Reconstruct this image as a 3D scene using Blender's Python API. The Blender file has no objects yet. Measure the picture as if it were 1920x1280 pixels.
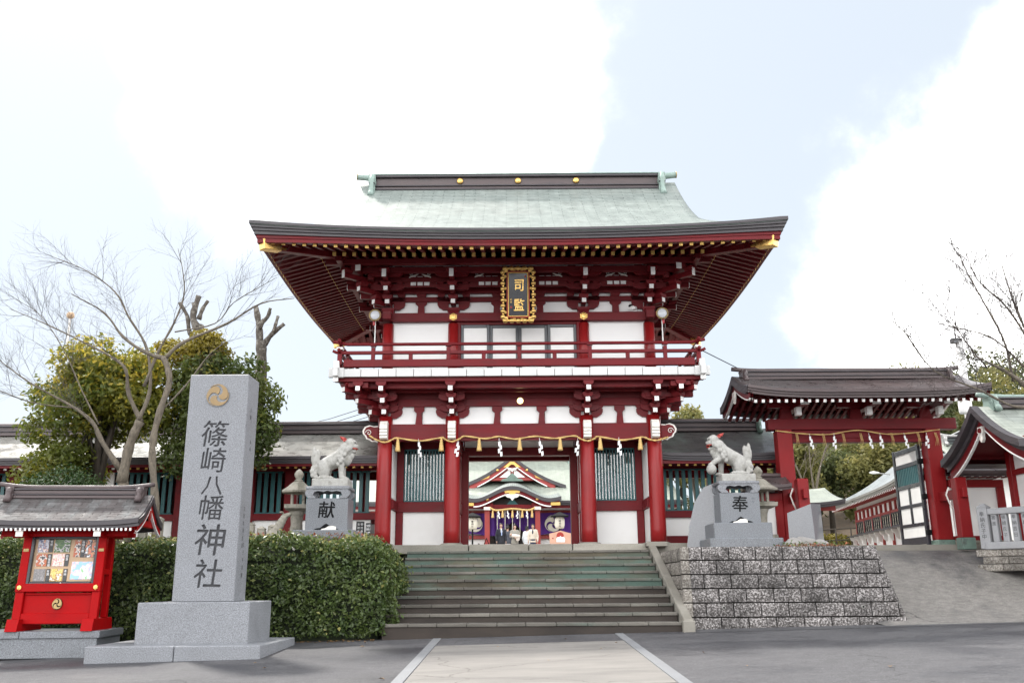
import bpy, bmesh, math, random
import numpy as np
from mathutils import Matrix, Vector, Euler
random.seed(7); RNG = np.random.default_rng(7)
SC = bpy.context.scene; COL = SC.collection
R_ = math.radians
# ------------------------------------------------------------------ camera
PITCH, ROLL = R_(14.9), R_(0.4)
_f = Vector((0, math.cos(PITCH), math.sin(PITCH))); _r = Vector((1, 0, 0)); _u = _r.cross(_f)
_rr = _r*math.cos(ROLL) - _u*math.sin(ROLL); _uu = _r*math.sin(ROLL) + _u*math.cos(ROLL)
cam = bpy.data.objects.new('camera', bpy.data.cameras.new('camera')); COL.objects.link(cam)
cam.matrix_world = Matrix(((_rr.x, _uu.x, -_f.x, 0), (_rr.y, _uu.y, -_f.y, 0), (_rr.z, _uu.z, -_f.z, .83), (0, 0, 0, 1)))
cam.data.sensor_width = 36; cam.data.lens = 1710/1920*36; cam.data.clip_end = 3000; cam.data.clip_start = .05
SC.camera = cam
# ------------------------------------------------------------------ sky, sun, exposure
SUN_AZ, SUN_EL = R_(326), R_(52)          # azimuth clockwise from +Y: behind the gate to the left
SUN_STRENGTH, SKY_STRENGTH, EXPOSURE = 1.1, 0.15, 2.08
world = bpy.data.worlds.new('World'); SC.world = world; world.use_nodes = True
nt = world.node_tree; nt.nodes.clear()
def WN(t, **k):
    n = nt.nodes.new(t)
    for a, b in k.items(): setattr(n, a, b)
    return n
L = nt.links.new
out = WN('ShaderNodeOutputWorld'); bg = WN('ShaderNodeBackground'); L(bg.outputs[0], out.inputs[0])
sky = WN('ShaderNodeTexSky', sky_type='NISHITA', sun_disc=False, sun_elevation=SUN_EL, sun_rotation=SUN_AZ, air_density=1.0, dust_density=2.0, ozone_density=1.0)
bg.inputs[1].default_value = SKY_STRENGTH
tc = WN('ShaderNodeTexCoord')
def wmath(op, a, b=None, c=None, clamp=False):
    n = WN('ShaderNodeMath', operation=op, use_clamp=clamp)
    for i, v in enumerate((a, b, c)):
        if v is None: continue
        if isinstance(v, (int, float)): n.inputs[i].default_value = v
        else: L(v, n.inputs[i])
    return n.outputs[0]
# cumulus clouds: soft heaps at directions all round the sky, broken up by noise
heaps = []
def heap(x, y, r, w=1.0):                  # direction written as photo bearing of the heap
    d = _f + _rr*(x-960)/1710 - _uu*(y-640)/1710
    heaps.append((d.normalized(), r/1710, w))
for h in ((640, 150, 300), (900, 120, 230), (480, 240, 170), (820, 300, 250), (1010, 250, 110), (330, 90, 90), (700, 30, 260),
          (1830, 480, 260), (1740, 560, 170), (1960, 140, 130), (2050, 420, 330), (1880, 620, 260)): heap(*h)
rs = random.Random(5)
for k in range(44):                        # unseen clouds added behind the camera, kept low to light the gate front
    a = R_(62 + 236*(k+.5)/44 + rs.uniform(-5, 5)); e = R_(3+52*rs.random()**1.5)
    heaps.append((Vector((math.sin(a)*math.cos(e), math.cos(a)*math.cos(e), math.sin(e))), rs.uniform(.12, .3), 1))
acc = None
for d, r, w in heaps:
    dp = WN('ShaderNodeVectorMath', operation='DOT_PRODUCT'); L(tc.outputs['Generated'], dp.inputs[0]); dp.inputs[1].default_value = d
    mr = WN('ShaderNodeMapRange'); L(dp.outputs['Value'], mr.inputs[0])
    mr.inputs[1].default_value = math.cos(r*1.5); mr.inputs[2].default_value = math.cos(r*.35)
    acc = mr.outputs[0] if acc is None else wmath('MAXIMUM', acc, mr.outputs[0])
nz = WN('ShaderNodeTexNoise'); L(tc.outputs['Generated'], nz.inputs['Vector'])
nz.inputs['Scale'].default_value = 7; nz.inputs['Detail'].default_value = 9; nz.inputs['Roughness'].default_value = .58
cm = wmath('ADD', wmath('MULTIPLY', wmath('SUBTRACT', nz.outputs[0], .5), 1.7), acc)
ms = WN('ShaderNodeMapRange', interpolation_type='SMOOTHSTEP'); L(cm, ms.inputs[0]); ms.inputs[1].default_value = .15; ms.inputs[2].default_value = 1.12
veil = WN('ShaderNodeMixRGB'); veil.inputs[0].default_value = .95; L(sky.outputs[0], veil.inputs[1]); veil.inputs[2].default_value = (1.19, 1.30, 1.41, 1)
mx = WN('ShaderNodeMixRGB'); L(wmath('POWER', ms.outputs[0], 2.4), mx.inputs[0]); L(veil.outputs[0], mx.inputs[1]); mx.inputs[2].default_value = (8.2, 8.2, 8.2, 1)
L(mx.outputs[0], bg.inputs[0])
sun = bpy.data.objects.new('sun', bpy.data.lights.new('sun', 'SUN')); COL.objects.link(sun)
sun.data.energy = SUN_STRENGTH; sun.data.angle = R_(5); sun.data.color = (1, .96, .9)
sd = Vector((math.sin(SUN_AZ)*math.cos(SUN_EL), math.cos(SUN_AZ)*math.cos(SUN_EL), math.sin(SUN_EL)))
sun.rotation_euler = sd.to_track_quat('Z', 'Y').to_euler(); sun.location = sd*60
SC.view_settings.view_transform = 'Standard'; SC.view_settings.look = 'None'
SC.view_settings.exposure = EXPOSURE; SC.view_settings.gamma = 1
SC.cycles.max_bounces = 6; SC.cycles.use_denoising = True

# ------------------------------------------------------------------ materials
MAT = {}
def newmat(name):
    m = bpy.data.materials.new(name); m.use_nodes = True; t = m.node_tree
    b = t.nodes['Principled BSDF']; MAT[name] = m
    def N(ty, **k):
        n = t.nodes.new(ty)
        for a, v in k.items(): setattr(n, a, v)
        return n
    return m, t, b, N
def rgb(c): return (c[0], c[1], c[2], 1)
def noise(t, N, vec, scale, detail=4, rough=.55):
    n = N('ShaderNodeTexNoise'); n.inputs['Scale'].default_value = scale; n.inputs['Detail'].default_value = detail; n.inputs['Roughness'].default_value = rough
    t.links.new(vec, n.inputs['Vector']); return n.outputs[0]
def mrange(t, N, v, a, b, lo=0., hi=1.):
    n = N('ShaderNodeMapRange'); t.links.new(v, n.inputs[0])
    for i, x in enumerate((a, b, lo, hi)): n.inputs[i+1].default_value = x
    return n.outputs[0]
def mix(t, N, f, a, b, mode='MIX'):
    n = N('ShaderNodeMixRGB', blend_type=mode)
    for i, v in enumerate((f, a, b)):
        if isinstance(v, (int, float)): n.inputs[i].default_value = v
        elif isinstance(v, tuple): n.inputs[i].default_value = rgb(v)
        else: t.links.new(v, n.inputs[i])
    return n.outputs[0]
def mth(t, N, op, a, b):
    n = N('ShaderNodeMath', operation=op)
    for i, v in enumerate((a, b)):
        if isinstance(v, (int, float)): n.inputs[i].default_value = v
        else: t.links.new(v, n.inputs[i])
    return n.outputs[0]
def M(name, c, rough=.55, var=.12, scale=2.5, bump=0., bscale=50., metal=0., c2=None, lo=.52, hi=.72, c2scale=None, rnd=0., spec=.5, fine=0., fscale=220., stretch=None, rvar=.1):
    KD = .86 if max(c) < .6 else 1.; c = tuple(q*KD for q in c); c2 = tuple(q*KD for q in c2) if c2 else None
    m, t, b, N = newmat(name); L = t.links.new
    g = N('ShaderNodeNewGeometry'); vec = g.outputs['Position']
    if stretch:
        mp = N('ShaderNodeMapping'); mp.inputs['Scale'].default_value = stretch; L(vec, mp.inputs[0]); vec2 = mp.outputs[0]
    else: vec2 = vec
    n1 = noise(t, N, vec2, scale, 6)
    val = mrange(t, N, n1, .25, .75, 1-var, 1+var)
    if fine: val = mth(t, N, 'MULTIPLY', val, mrange(t, N, noise(t, N, vec, fscale, 2), .3, .7, 1-fine, 1+fine))
    if rnd:
        oi = N('ShaderNodeObjectInfo'); val = mth(t, N, 'MULTIPLY', val, mrange(t, N, oi.outputs['Random'], 0, 1, 1-rnd, 1+rnd))
    col = c
    if c2: col = mix(t, N, mrange(t, N, noise(t, N, vec2, c2scale or scale*.6, 8, .65), lo, hi), c, c2)
    fin = mix(t, N, 1., col, val, 'MULTIPLY'); L(fin, b.inputs['Base Color'])
    L(mrange(t, N, n1, .3, .7, max(.02, rough-rvar), min(1, rough+rvar)), b.inputs['Roughness'])
    b.inputs['Metallic'].default_value = metal; b.inputs['Specular IOR Level'].default_value = spec
    if bump:
        bp = N('ShaderNodeBump'); bp.inputs['Strength'].default_value = min(1, bump); bp.inputs['Distance'].default_value = .02
        L(noise(t, N, vec, bscale, 5), bp.inputs['Height']); L(bp.outputs[0], b.inputs['Normal'])
    return m
def shingle(name, c1, c2, cm, w=.42, h=.115, rough=.5, stain_sheen=None, sscale=.6, lo=.5, hi=.7, bump=.6, metal=0.):
    m, t, b, N = newmat(name); L = t.links.new
    c1, c2, cm = [tuple(q*.70 for q in w_) for w_ in (c1, c2, cm)]; stain_sheen = tuple(q*.70 for q in stain_sheen) if stain_sheen else None
    uv = N('ShaderNodeUVMap'); g = N('ShaderNodeNewGeometry')
    br = N('ShaderNodeTexBrick'); L(uv.outputs[0], br.inputs[0]); br.offset = .5
    br.inputs['Color1'].default_value = rgb(c1); br.inputs['Color2'].default_value = rgb(c2); br.inputs['Mortar'].default_value = rgb(cm)
    br.inputs['Scale'].default_value = 1; br.inputs['Mortar Size'].default_value = .006; br.inputs['Mortar Smooth'].default_value = .3
    br.inputs['Brick Width'].default_value = w; br.inputs['Row Height'].default_value = h
    col = br.outputs['Color']
    if stain_sheen: col = mix(t, N, mrange(t, N, noise(t, N, g.outputs['Position'], sscale, 8, .62), lo, hi), col, mix(t, N, .8, col, stain_sheen))
    n1 = noise(t, N, g.outputs['Position'], 3.5, 8)
    mp = N('ShaderNodeMapping'); mp.inputs['Scale'].default_value = (5, .45, 1); L(uv.outputs[0], mp.inputs[0]); n2 = noise(t, N, mp.outputs[0], 1.6, 6, .65)
    col = mix(t, N, 1., col, mrange(t, N, n2, .3, .7, .90, 1.09), 'MULTIPLY')
    fin = mix(t, N, 1., col, mrange(t, N, n1, .3, .7, .86, 1.12), 'MULTIPLY'); L(fin, b.inputs['Base Color'])
    L(mrange(t, N, n1, .3, .7, rough-.12, rough+.12), b.inputs['Roughness']); b.inputs['Metallic'].default_value = metal; b.inputs['Specular IOR Level'].default_value = .22
    # each course laps over the one below: saw-tooth height along the slope
    sx = N('ShaderNodeSeparateXYZ'); L(uv.outputs[0], sx.inputs[0])
    fr = mth(t, N, 'FRACT', mth(t, N, 'DIVIDE', sx.outputs[1], h), 0)
    hgt = mth(t, N, 'SUBTRACT', mth(t, N, 'SUBTRACT', 1, fr), mth(t, N, 'MULTIPLY', br.outputs['Fac'], .5))
    bp = N('ShaderNodeBump'); bp.inputs['Strength'].default_value = bump; bp.inputs['Distance'].default_value = .014
    L(hgt, bp.inputs['Height']); L(bp.outputs[0], b.inputs['Normal'])
    return m
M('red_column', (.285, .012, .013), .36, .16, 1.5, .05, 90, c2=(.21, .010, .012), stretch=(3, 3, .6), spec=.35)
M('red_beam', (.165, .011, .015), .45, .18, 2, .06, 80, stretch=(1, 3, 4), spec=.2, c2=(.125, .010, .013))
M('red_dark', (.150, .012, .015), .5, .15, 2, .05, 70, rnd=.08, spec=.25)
M('red_board', (.38, .0025, .004), .5, .12, 2.5, .05, 90, c2=(.28, .0025, .004), spec=.1)
M('red_post', (.25, .010, .012), .42, .16, 1.6, .05, 80, spec=.25)
M('red_shop', (.36, .045, .04), .5, .1)
M('white_plaster', (.88, .875, .86), .75, .03, 1.2, .04, 40, c2=(.80, .785, .755), lo=.55, hi=.8)
M('white_paint', (.86, .85, .83), .55, .05, 4, .03, 60)
M('white_worn', (.74, .71, .66), .6, .08, 9, .05, 60, c2=(.55, .50, .45), lo=.6, hi=.75)
M('fascia_white', (.60, .60, .59), .55, .06, 3, rnd=.05)
M('gold', (.78, .50, .16), .34, .12, 20, .08, 90, metal=.85, c2=(.55, .33, .10))
M('gold_paint', (.72, .46, .13), .45, .1, 14, .06, 90, metal=.35)
M('gold_dull', (.42, .30, .13), .5, .2, 20, .1, 80, metal=.5)
M('eave_dark', (.060, .052, .058), .5, .2, 4, .08, 60, stretch=(.6, .6, 6), c2=(.095, .083, .085))
M('ridge_brown', (.095, .068, .068), .45, .2, 3, .06, 60, stretch=(1, 1, 4), c2=(.065, .052, .055))
M('ridge_green', (.27, .36, .32), .5, .14, 5, .06, 60, c2=(.20, .26, .23))
M('verdigris_dark', (.16, .24, .20), .55, .2, 6, .06, 60, c2=(.09, .10, .09))
M('teal', (.026, .125, .135), .45, .15, 3, .04, 90, rnd=.08)
M('teal_dark', (.015, .10, .105), .5, .15, 3)
M('door_grey', (.12, .125, .135), .45, .1, 4)
M('black_lacquer', (.018, .018, .026), .32, .2, 4, .04, 80)
M('ink_black', (.010, .010, .011), .7, .1, spec=.1)
M('plaque_black', (.012, .013, .02), .2, .2, 3)
M('seal_red', (.35, .03, .02), .5)
M('ochre', (.34, .24, .13), .7, .15, 12, .1, 80, c2=(.26, .21, .15), spec=.2)
M('carve_grey', (.055, .055, .06), .8, .15, 30)
M('straw', (.62, .42, .16), .7, .18, 40, .3, 160)
M('paper', (.86, .86, .86), .6, .03)
M('granite', (.225, .232, .25), .55, .10, 3, .05, 200, fine=.42, fscale=70)
M('granite_mid', (.185, .195, .212), .35, .08, 3, .03, 200, fine=.45, fscale=70, rvar=.08)
M('granite_polished', (.20, .205, .22), .14, .06, 2.5, .01, 200, fine=.20, fscale=100, rvar=.04)
M('lion_stone', (.42, .41, .385), .75, .16, 16, .5, 55, c2=(.25, .24, .21), lo=.5, hi=.7, c2scale=7)
M('lion_red', (.42, .04, .03), .5)
M('old_stone', (.34, .315, .265), .8, .2, 8, .35, 60, c2=(.15, .145, .11), lo=.48, hi=.66, fine=.1)
M('fence_stone', (.34, .34, .35), .65, .1, 5, .1, 90, fine=.16, fscale=120)
M('boulder', (.30, .285, .27), .8, .15, 7, .3, 40, c2=(.28, .27, .25))
M('concrete_kerb', (.27, .25, .215), .8, .12, 3, .15, 70, c2=(.22, .20, .165), fine=.08)
M('strip_stone', (.23, .235, .245), .6, .08, 3, .1, 120, fine=.12, fscale=150)
M('purple', (.085, .012, .235), .7, .15, 3, .05, 60, stretch=(3, 3, .5))
M('lantern_paper', (.70, .66, .56), .6, .06, 6)
M('posters_wood', (.55, .38, .24), .6, .12, 6, stretch=(6, 6, 1))
M('ema_wood', (.62, .36, .26), .6, .06, 4)
M('bark_grey', (.165, .138, .105), .9, .35, 14, .9, 35, c2=(.060, .050, .040), c2scale=12, stretch=(1.5, 1.5, .5))
M('bark_mottled', (.10, .085, .07), .9, .3, 14, .8, 40, c2=(.24, .22, .19), lo=.5, hi=.6, c2scale=9)
M('bark_dark', (.085, .07, .055), .9, .25, 10, .5, 50)
M('bark_twig', (.075, .060, .055), .85, .2, 10)
M('soil', (.12, .085, .055), .95, .3, 3, .6, 25, c2=(.20, .13, .07))
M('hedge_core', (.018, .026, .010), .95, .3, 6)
def clear_glass():
    m, t, b, N = newmat('glass_dark'); tr = N('ShaderNodeBsdfTransparent'); tr.inputs[0].default_value = (.88, .9, .9, 1); gl = N('ShaderNodeBsdfGlossy'); gl.inputs['Roughness'].default_value = .02
    fr = N('ShaderNodeFresnel'); fr.inputs[0].default_value = 1.5; ms_ = N('ShaderNodeMixShader'); t.links.new(mth(t, N, 'ADD', fr.outputs[0], .05), ms_.inputs[0]); t.links.new(tr.outputs[0], ms_.inputs[1]); t.links.new(gl.outputs[0], ms_.inputs[2]); t.links.new(ms_.outputs[0], t.nodes['Material Output'].inputs[0])
clear_glass()
M('robe', (.24, .26, .32), .7, .2, 8)
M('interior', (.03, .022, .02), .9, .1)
M('skin', (.55, .34, .25), .55, .05)
M('hair', (.015, .012, .012), .5, .1)
M('suit', (.014, .016, .026), .7, .1)
M('cream_coat', (.68, .60, .50), .75, .05)
M('tweed', (.32, .30, .26), .8, .15, 60)
M('blue_shirt', (.35, .45, .68), .7, .05)
M('navy', (.018, .024, .06), .7, .1)
M('grey_top', (.075, .08, .10), .8, .1)
M('hakama', (.74, .76, .78), .75, .04)
M('blanket', (.74, .66, .60), .8, .05)
M('lamp_metal', (.45, .44, .42), .35, .1, metal=.6)
M('lamp_glass', (.62, .64, .68), .12, .05)
M('lamp_red', (.5, .03, .04), .4)
M('pole_concrete', (.62, .61, .60), .7, .06)
M('wire', (.03, .03, .035), .6)
M('pipe', (.30, .29, .27), .6)
M('curtain', (.62, .57, .47), .8, .12, 5, stretch=(4, 12, .6))
M('sign_black', (.02, .02, .022), .35)
M('sign_grey', (.14, .14, .15), .5)
M('leaf_fallen', (.34, .20, .08), .8, .3, rnd=.4)
M('grass_dry', (.38, .26, .10), .8, .3, 5, rnd=.2)
shingle('copper_green', (.30, .34, .315), (.335, .375, .35), (.13, .16, .145), .55, .115, .55, stain_sheen=(.36, .385, .355), sscale=.5, bump=1.)
shingle('copper_pale', (.44, .475, .405), (.48, .515, .44), (.27, .30, .25), .5, .13, .5, stain_sheen=(.36, .41, .36))
shingle('copper_grey', (.33, .36, .37), (.37, .40, .41), (.18, .2, .2), .5, .12, .4, stain_sheen=(.42, .46, .46))
shingle('copper_brown', (.095, .070, .070), (.125, .092, .09), (.035, .03, .03), .55, .115, .33, stain_sheen=(.16, .15, .15), sscale=.45)
shingle('corridor_copper', (.15, .125, .115), (.20, .165, .15), (.05, .045, .04), .5, .11, .3, stain_sheen=(.50, .50, .46), sscale=.35, lo=.36, hi=.56)  # pale second tone paints the sky's sheen onto the left cloister roof
shingle('corridor_copper_green', (.10, .092, .092), (.145, .135, .13), (.03, .028, .028), .5, .11, .38, stain_sheen=(.24, .31, .27), sscale=.4, lo=.5, hi=.62)
shingle('wing_copper', (.42, .455, .415), (.47, .50, .455), (.18, .2, .18), .6, .14, .45, stain_sheen=(.30, .33, .28))
# --- asphalt, concrete, steps, block wall
def asphalt(name, c, wet, wl, wh, scale, ws):
    m, t, b, N = newmat(name); L = t.links.new; g = N('ShaderNodeNewGeometry'); p = g.outputs['Position']
    mp = N('ShaderNodeMapping'); mp.inputs['Scale'].default_value = ws; L(p, mp.inputs[0])
    w = mrange(t, N, noise(t, N, mp.outputs[0], scale, 6, .6), wl, wh)
    grain = mrange(t, N, noise(t, N, p, 75, 3, .8), .3, .7, .5, 1.55)
    vor = N('ShaderNodeTexVoronoi'); vor.inputs['Scale'].default_value = 85; L(p, vor.inputs['Vector'])
    spk = mrange(t, N, vor.outputs['Color'], .86, .97, 0, 1)
    mp2 = N('ShaderNodeMapping'); mp2.inputs['Scale'].default_value = (.7, 1, 1); L(p, mp2.inputs[0])
    base = mix(t, N, w, c, wet)
    base = mix(t, N, 1., base, mrange(t, N, noise(t, N, mp2.outputs[0], 9, 6, .72), .3, .7, .72, 1.32), 'MULTIPLY')
    base = mix(t, N, mrange(t, N, noise(t, N, p, 34, 4, .85), .56, .68, 0, .6), base, (.20, .195, .19))
    base = mix(t, N, mrange(t, N, noise(t, N, p, 22, 4, .85), .60, .70, 0, .6), base, (.018, .018, .02))
    wv = N('ShaderNodeTexNoise'); wv.inputs['Scale'].default_value = 1.6; wv.inputs['Detail'].default_value = 6; L(p, wv.inputs['Vector'])
    va = N('ShaderNodeVectorMath', operation='MULTIPLY_ADD'); L(wv.outputs['Color'], va.inputs[0]); va.inputs[1].default_value = (1.1, 1.1, 0); L(p, va.inputs[2])
    vo = N('ShaderNodeTexVoronoi', feature='DISTANCE_TO_EDGE'); vo.inputs['Scale'].default_value = .17; L(va.outputs[0], vo.inputs['Vector'])
    base = mix(t, N, mrange(t, N, vo.outputs['Distance'], .0008, .0022, .6, 0), base, (.012, .012, .012))
    base = mix(t, N, mth(t, N, 'MULTIPLY', spk, .35), base, (.34, .33, .32))
    fin = mix(t, N, 1., base, grain, 'MULTIPLY'); L(fin, b.inputs['Base Color'])
    L(mrange(t, N, w, 0, 1, .85, .5), b.inputs['Roughness'])
    bp = N('ShaderNodeBump'); bp.inputs['Strength'].default_value = .55; bp.inputs['Distance'].default_value = .008
    L(noise(t, N, p, 110, 4, .7), bp.inputs['Height']); L(bp.outputs[0], b.inputs['Normal'])
asphalt('asphalt', (.066, .064, .068), (.029, .029, .034), .44, .62, .55, (.7, 1.2, 1))
asphalt('asphalt_ramp', (.185, .172, .158), (.033, .034, .039), .50, .60, .33, (1, .5, 1))
asphalt('asphalt_new', (.070, .068, .072), (.05, .05, .055), .4, .7, .8, (1, 1, 1))
def path_concrete():
    m, t, b, N = newmat('path_concrete'); L = t.links.new; g = N('ShaderNodeNewGeometry'); p = g.outputs['Position']
    mp = N('ShaderNodeMapping'); mp.inputs['Scale'].default_value = (.5, 1.8, 1); L(p, mp.inputs[0])
    a = mrange(t, N, noise(t, N, mp.outputs[0], 1.3, 8, .65), .38, .66)
    spk = mrange(t, N, noise(t, N, p, 70, 3, .75), .42, .62)
    col = mix(t, N, a, (.225, .21, .192), (.15, .14, .13)); col = mix(t, N, mth(t, N, 'MULTIPLY', spk, .42), col, (.20, .185, .17))
    # fine cracks: edges of large warped cells
    wv = N('ShaderNodeTexNoise'); wv.inputs['Scale'].default_value = 2.2; wv.inputs['Detail'].default_value = 5; L(p, wv.inputs['Vector'])
    va = N('ShaderNodeVectorMath', operation='MULTIPLY_ADD'); L(wv.outputs['Color'], va.inputs[0]); va.inputs[1].default_value = (.7, .7, 0); L(p, va.inputs[2])
    vo = N('ShaderNodeTexVoronoi', feature='DISTANCE_TO_EDGE'); vo.inputs['Scale'].default_value = .27; L(va.outputs[0], vo.inputs['Vector'])
    cr = mrange(t, N, vo.outputs['Distance'], .0015, .004, .5, 0)
    col = mix(t, N, cr, col, (.07, .06, .05)); L(col, b.inputs['Base Color']); b.inputs['Roughness'].default_value = .9
    bp = N('ShaderNodeBump'); bp.inputs['Strength'].default_value = .6; bp.inputs['Distance'].default_value = .012
    L(noise(t, N, p, 60, 5, .7), bp.inputs['Height']); L(bp.outputs[0], b.inputs['Normal'])
path_concrete()
def step_stone(name, base, dark, moss, mlo):
    m, t, b, N = newmat(name); L = t.links.new; g = N('ShaderNodeNewGeometry'); p = g.outputs['Position']
    mp = N('ShaderNodeMapping'); mp.inputs['Scale'].default_value = (.55, 1, 1.6); L(p, mp.inputs[0])
    col = mix(t, N, mrange(t, N, noise(t, N, mp.outputs[0], 1.6, 8, .62), .38, .62), base, dark)
    col = mix(t, N, mrange(t, N, noise(t, N, mp.outputs[0], .9, 8, .6), mlo, mlo+.16, 0, .8), col, moss)
    oi = N('ShaderNodeObjectInfo')
    v = mth(t, N, 'MULTIPLY', mrange(t, N, noise(t, N, p, 90, 3, .7), .3, .7, .8, 1.2), mrange(t, N, oi.outputs['Random'], 0, 1, .82, 1.18))
    L(mix(t, N, 1., col, v, 'MULTIPLY'), b.inputs['Base Color']); b.inputs['Roughness'].default_value = .78
    bp = N('ShaderNodeBump'); bp.inputs['Strength'].default_value = .35; bp.inputs['Distance'].default_value = .01
    L(noise(t, N, p, 70, 5, .7), bp.inputs['Height']); L(bp.outputs[0], b.inputs['Normal'])
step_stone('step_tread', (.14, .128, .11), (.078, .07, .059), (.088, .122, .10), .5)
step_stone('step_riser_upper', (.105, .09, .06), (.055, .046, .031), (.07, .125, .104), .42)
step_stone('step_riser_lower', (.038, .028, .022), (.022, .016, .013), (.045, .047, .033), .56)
step_stone('platform_edge', (.30, .28, .24), (.20, .185, .155), (.22, .22, .18), .55)
def split_block(name, lt, dk, bias):
    m, t, b, N = newmat(name); L = t.links.new; g = N('ShaderNodeNewGeometry'); p = g.outputs['Position']
    s = mrange(t, N, noise(t, N, p, 34, 4, .8), bias, bias+.16)
    big = mrange(t, N, noise(t, N, p, 2.2, 6, .6), .35, .65, .65, 1.3)
    oi = N('ShaderNodeObjectInfo'); v = mth(t, N, 'MULTIPLY', big, mrange(t, N, oi.outputs['Random'], 0, 1, .85, 1.15))
    L(mix(t, N, 1., mix(t, N, s, dk, lt), v, 'MULTIPLY'), b.inputs['Base Color']); b.inputs['Roughness'].default_value = .85
    bp = N('ShaderNodeBump'); bp.inputs['Strength'].default_value = 1; bp.inputs['Distance'].default_value = .03
    L(noise(t, N, p, 30, 5, .7), bp.inputs['Height']); L(bp.outputs[0], b.inputs['Normal'])
split_block('split_block', (.46, .43, .42), (.052, .045, .042), .475)
split_block('split_block_pale', (.36, .335, .30), (.13, .112, .095), .44)  # paler mix; on the wall's left return it stands in for sunlight
M('mortar', (.045, .038, .032), .95, .2)
def leafmat(name, c1, c2, c3, trans=.25, scale=1.1, rough=.45):
    m, t, b, N = newmat(name); L = t.links.new
    at = N('ShaderNodeAttribute', attribute_name='tint'); g = N('ShaderNodeNewGeometry')
    big = mrange(t, N, noise(t, N, g.outputs['Position'], scale, 4), .38, .62)
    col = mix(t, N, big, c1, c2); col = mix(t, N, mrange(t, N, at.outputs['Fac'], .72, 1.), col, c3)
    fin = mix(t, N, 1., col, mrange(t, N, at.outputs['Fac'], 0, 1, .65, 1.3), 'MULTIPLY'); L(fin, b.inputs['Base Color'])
    b.inputs['Roughness'].default_value = rough
    tr = N('ShaderNodeBsdfTranslucent'); L(fin, tr.inputs[0]); ms_ = N('ShaderNodeMixShader'); ms_.inputs[0].default_value = trans
    L(b.outputs[0], ms_.inputs[1]); L(tr.outputs[0], ms_.inputs[2]); L(ms_.outputs[0], t.nodes['Material Output'].inputs[0])
leafmat('leaf_hedge', (.060, .098, .024), (.105, .145, .038), (.26, .24, .08), .35, 2.2, .36)
leafmat('leaf_evergreen', (.100, .130, .022), (.180, .180, .026), (.44, .34, .045), .5, .7)
leafmat('leaf_evergreen_dark', (.065, .095, .022), (.105, .130, .028), (.26, .23, .04), .45, .8)
leafmat('leaf_yellow', (.19, .17, .025), (.29, .23, .03), (.38, .26, .03), .35, .8)
leafmat('leaf_shrub', (.030, .065, .015), (.045, .085, .020), (.08, .11, .03), .2, 2)
leafmat('leaf_hill', (.145, .155, .048), (.22, .205, .065), (.30, .25, .09), .45, .25, .6)
leafmat('leaf_hill_dark', (.078, .098, .034), (.12, .138, .048), (.20, .18, .065), .4, .25, .6)
leafmat('leaf_red', (.28, .07, .04), (.22, .13, .06), (.38, .12, .05), .3, 2)
leafmat('leaf_ground', (.06, .11, .025), (.10, .15, .035), (.17, .17, .06), .3, 2)
# ------------------------------------------------------------------ building helpers
def wm(o):
    b = o.matrix_basis
    return b if o.parent is None else wm(o.parent) @ o.matrix_parent_inverse @ b
def attach(o, p):
    if p is not None:
        o.parent = p; o.matrix_parent_inverse = wm(p).inverted()
    return o
def link(name, me, parent=None, loc=(0, 0, 0), rot=(0, 0, 0), scl=None):
    o = bpy.data.objects.new(name, me); COL.objects.link(o)
    o.location = loc; o.rotation_euler = rot
    if scl: o.scale = scl
    return attach(o, parent)
def tag(o, label=None, cat=None, group=None, kind=None):
    for k, v in (('label', label), ('category', cat), ('group', group), ('kind', kind)):
        if v: o[k] = v
    return o
def thing(name, label, cat, loc=(0, 0, 0), group=None):
    o = bpy.data.objects.new(name, None); COL.objects.link(o); o.location = loc; o.empty_display_size = .2
    return tag(o, label, cat, group)
def copy_tree(o, parent=None):
    c = o.copy(); COL.objects.link(c)
    if parent is not None: c.parent = parent
    for ch in list(o.children): copy_tree(ch, c)
    return c
def mesh(name, v, f, mat, smooth=False):
    me = bpy.data.meshes.new(name); me.from_pydata([tuple(x) for x in v], [], [tuple(x) for x in f]); me.update()
    if mat: me.materials.append(MAT[mat])
    if smooth: me.polygons.foreach_set('use_smooth', [True]*len(me.polygons))
    return me
def fixn(me):
    bm = bmesh.new(); bm.from_mesh(me); bmesh.ops.recalc_face_normals(bm, faces=bm.faces); bm.to_mesh(me); bm.free(); return me
CACHE = {}
def boxmesh(sx, sy, sz, mat, bev):
    k = ('b', round(sx, 3), round(sy, 3), round(sz, 3), mat, bev)
    if k not in CACHE:
        bm = bmesh.new(); bmesh.ops.create_cube(bm, size=1, matrix=Matrix.Diagonal((sx, sy, sz, 1)))
        bv = min(bev, .25*min(sx, sy, sz))
        if bv > 0: bmesh.ops.bevel(bm, geom=bm.edges[:], offset=bv, segments=1, affect='EDGES', profile=.5)
        me = bpy.data.meshes.new('box'); bm.to_mesh(me); bm.free(); me.materials.append(MAT[mat]); CACHE[k] = me
    return CACHE[k]
def B(name, c, s, mat, parent=None, rot=(0, 0, 0), bev=.008):
    return link(name, boxmesh(s[0], s[1], s[2], mat, bev), parent, c, rot)
def R(name, x0, x1, y0, y1, z0, z1, mat, parent=None, bev=.008):
    return B(name, ((x0+x1)/2, (y0+y1)/2, (z0+z1)/2), (abs(x1-x0), abs(y1-y0), abs(z1-z0)), mat, parent, bev=bev)
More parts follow.
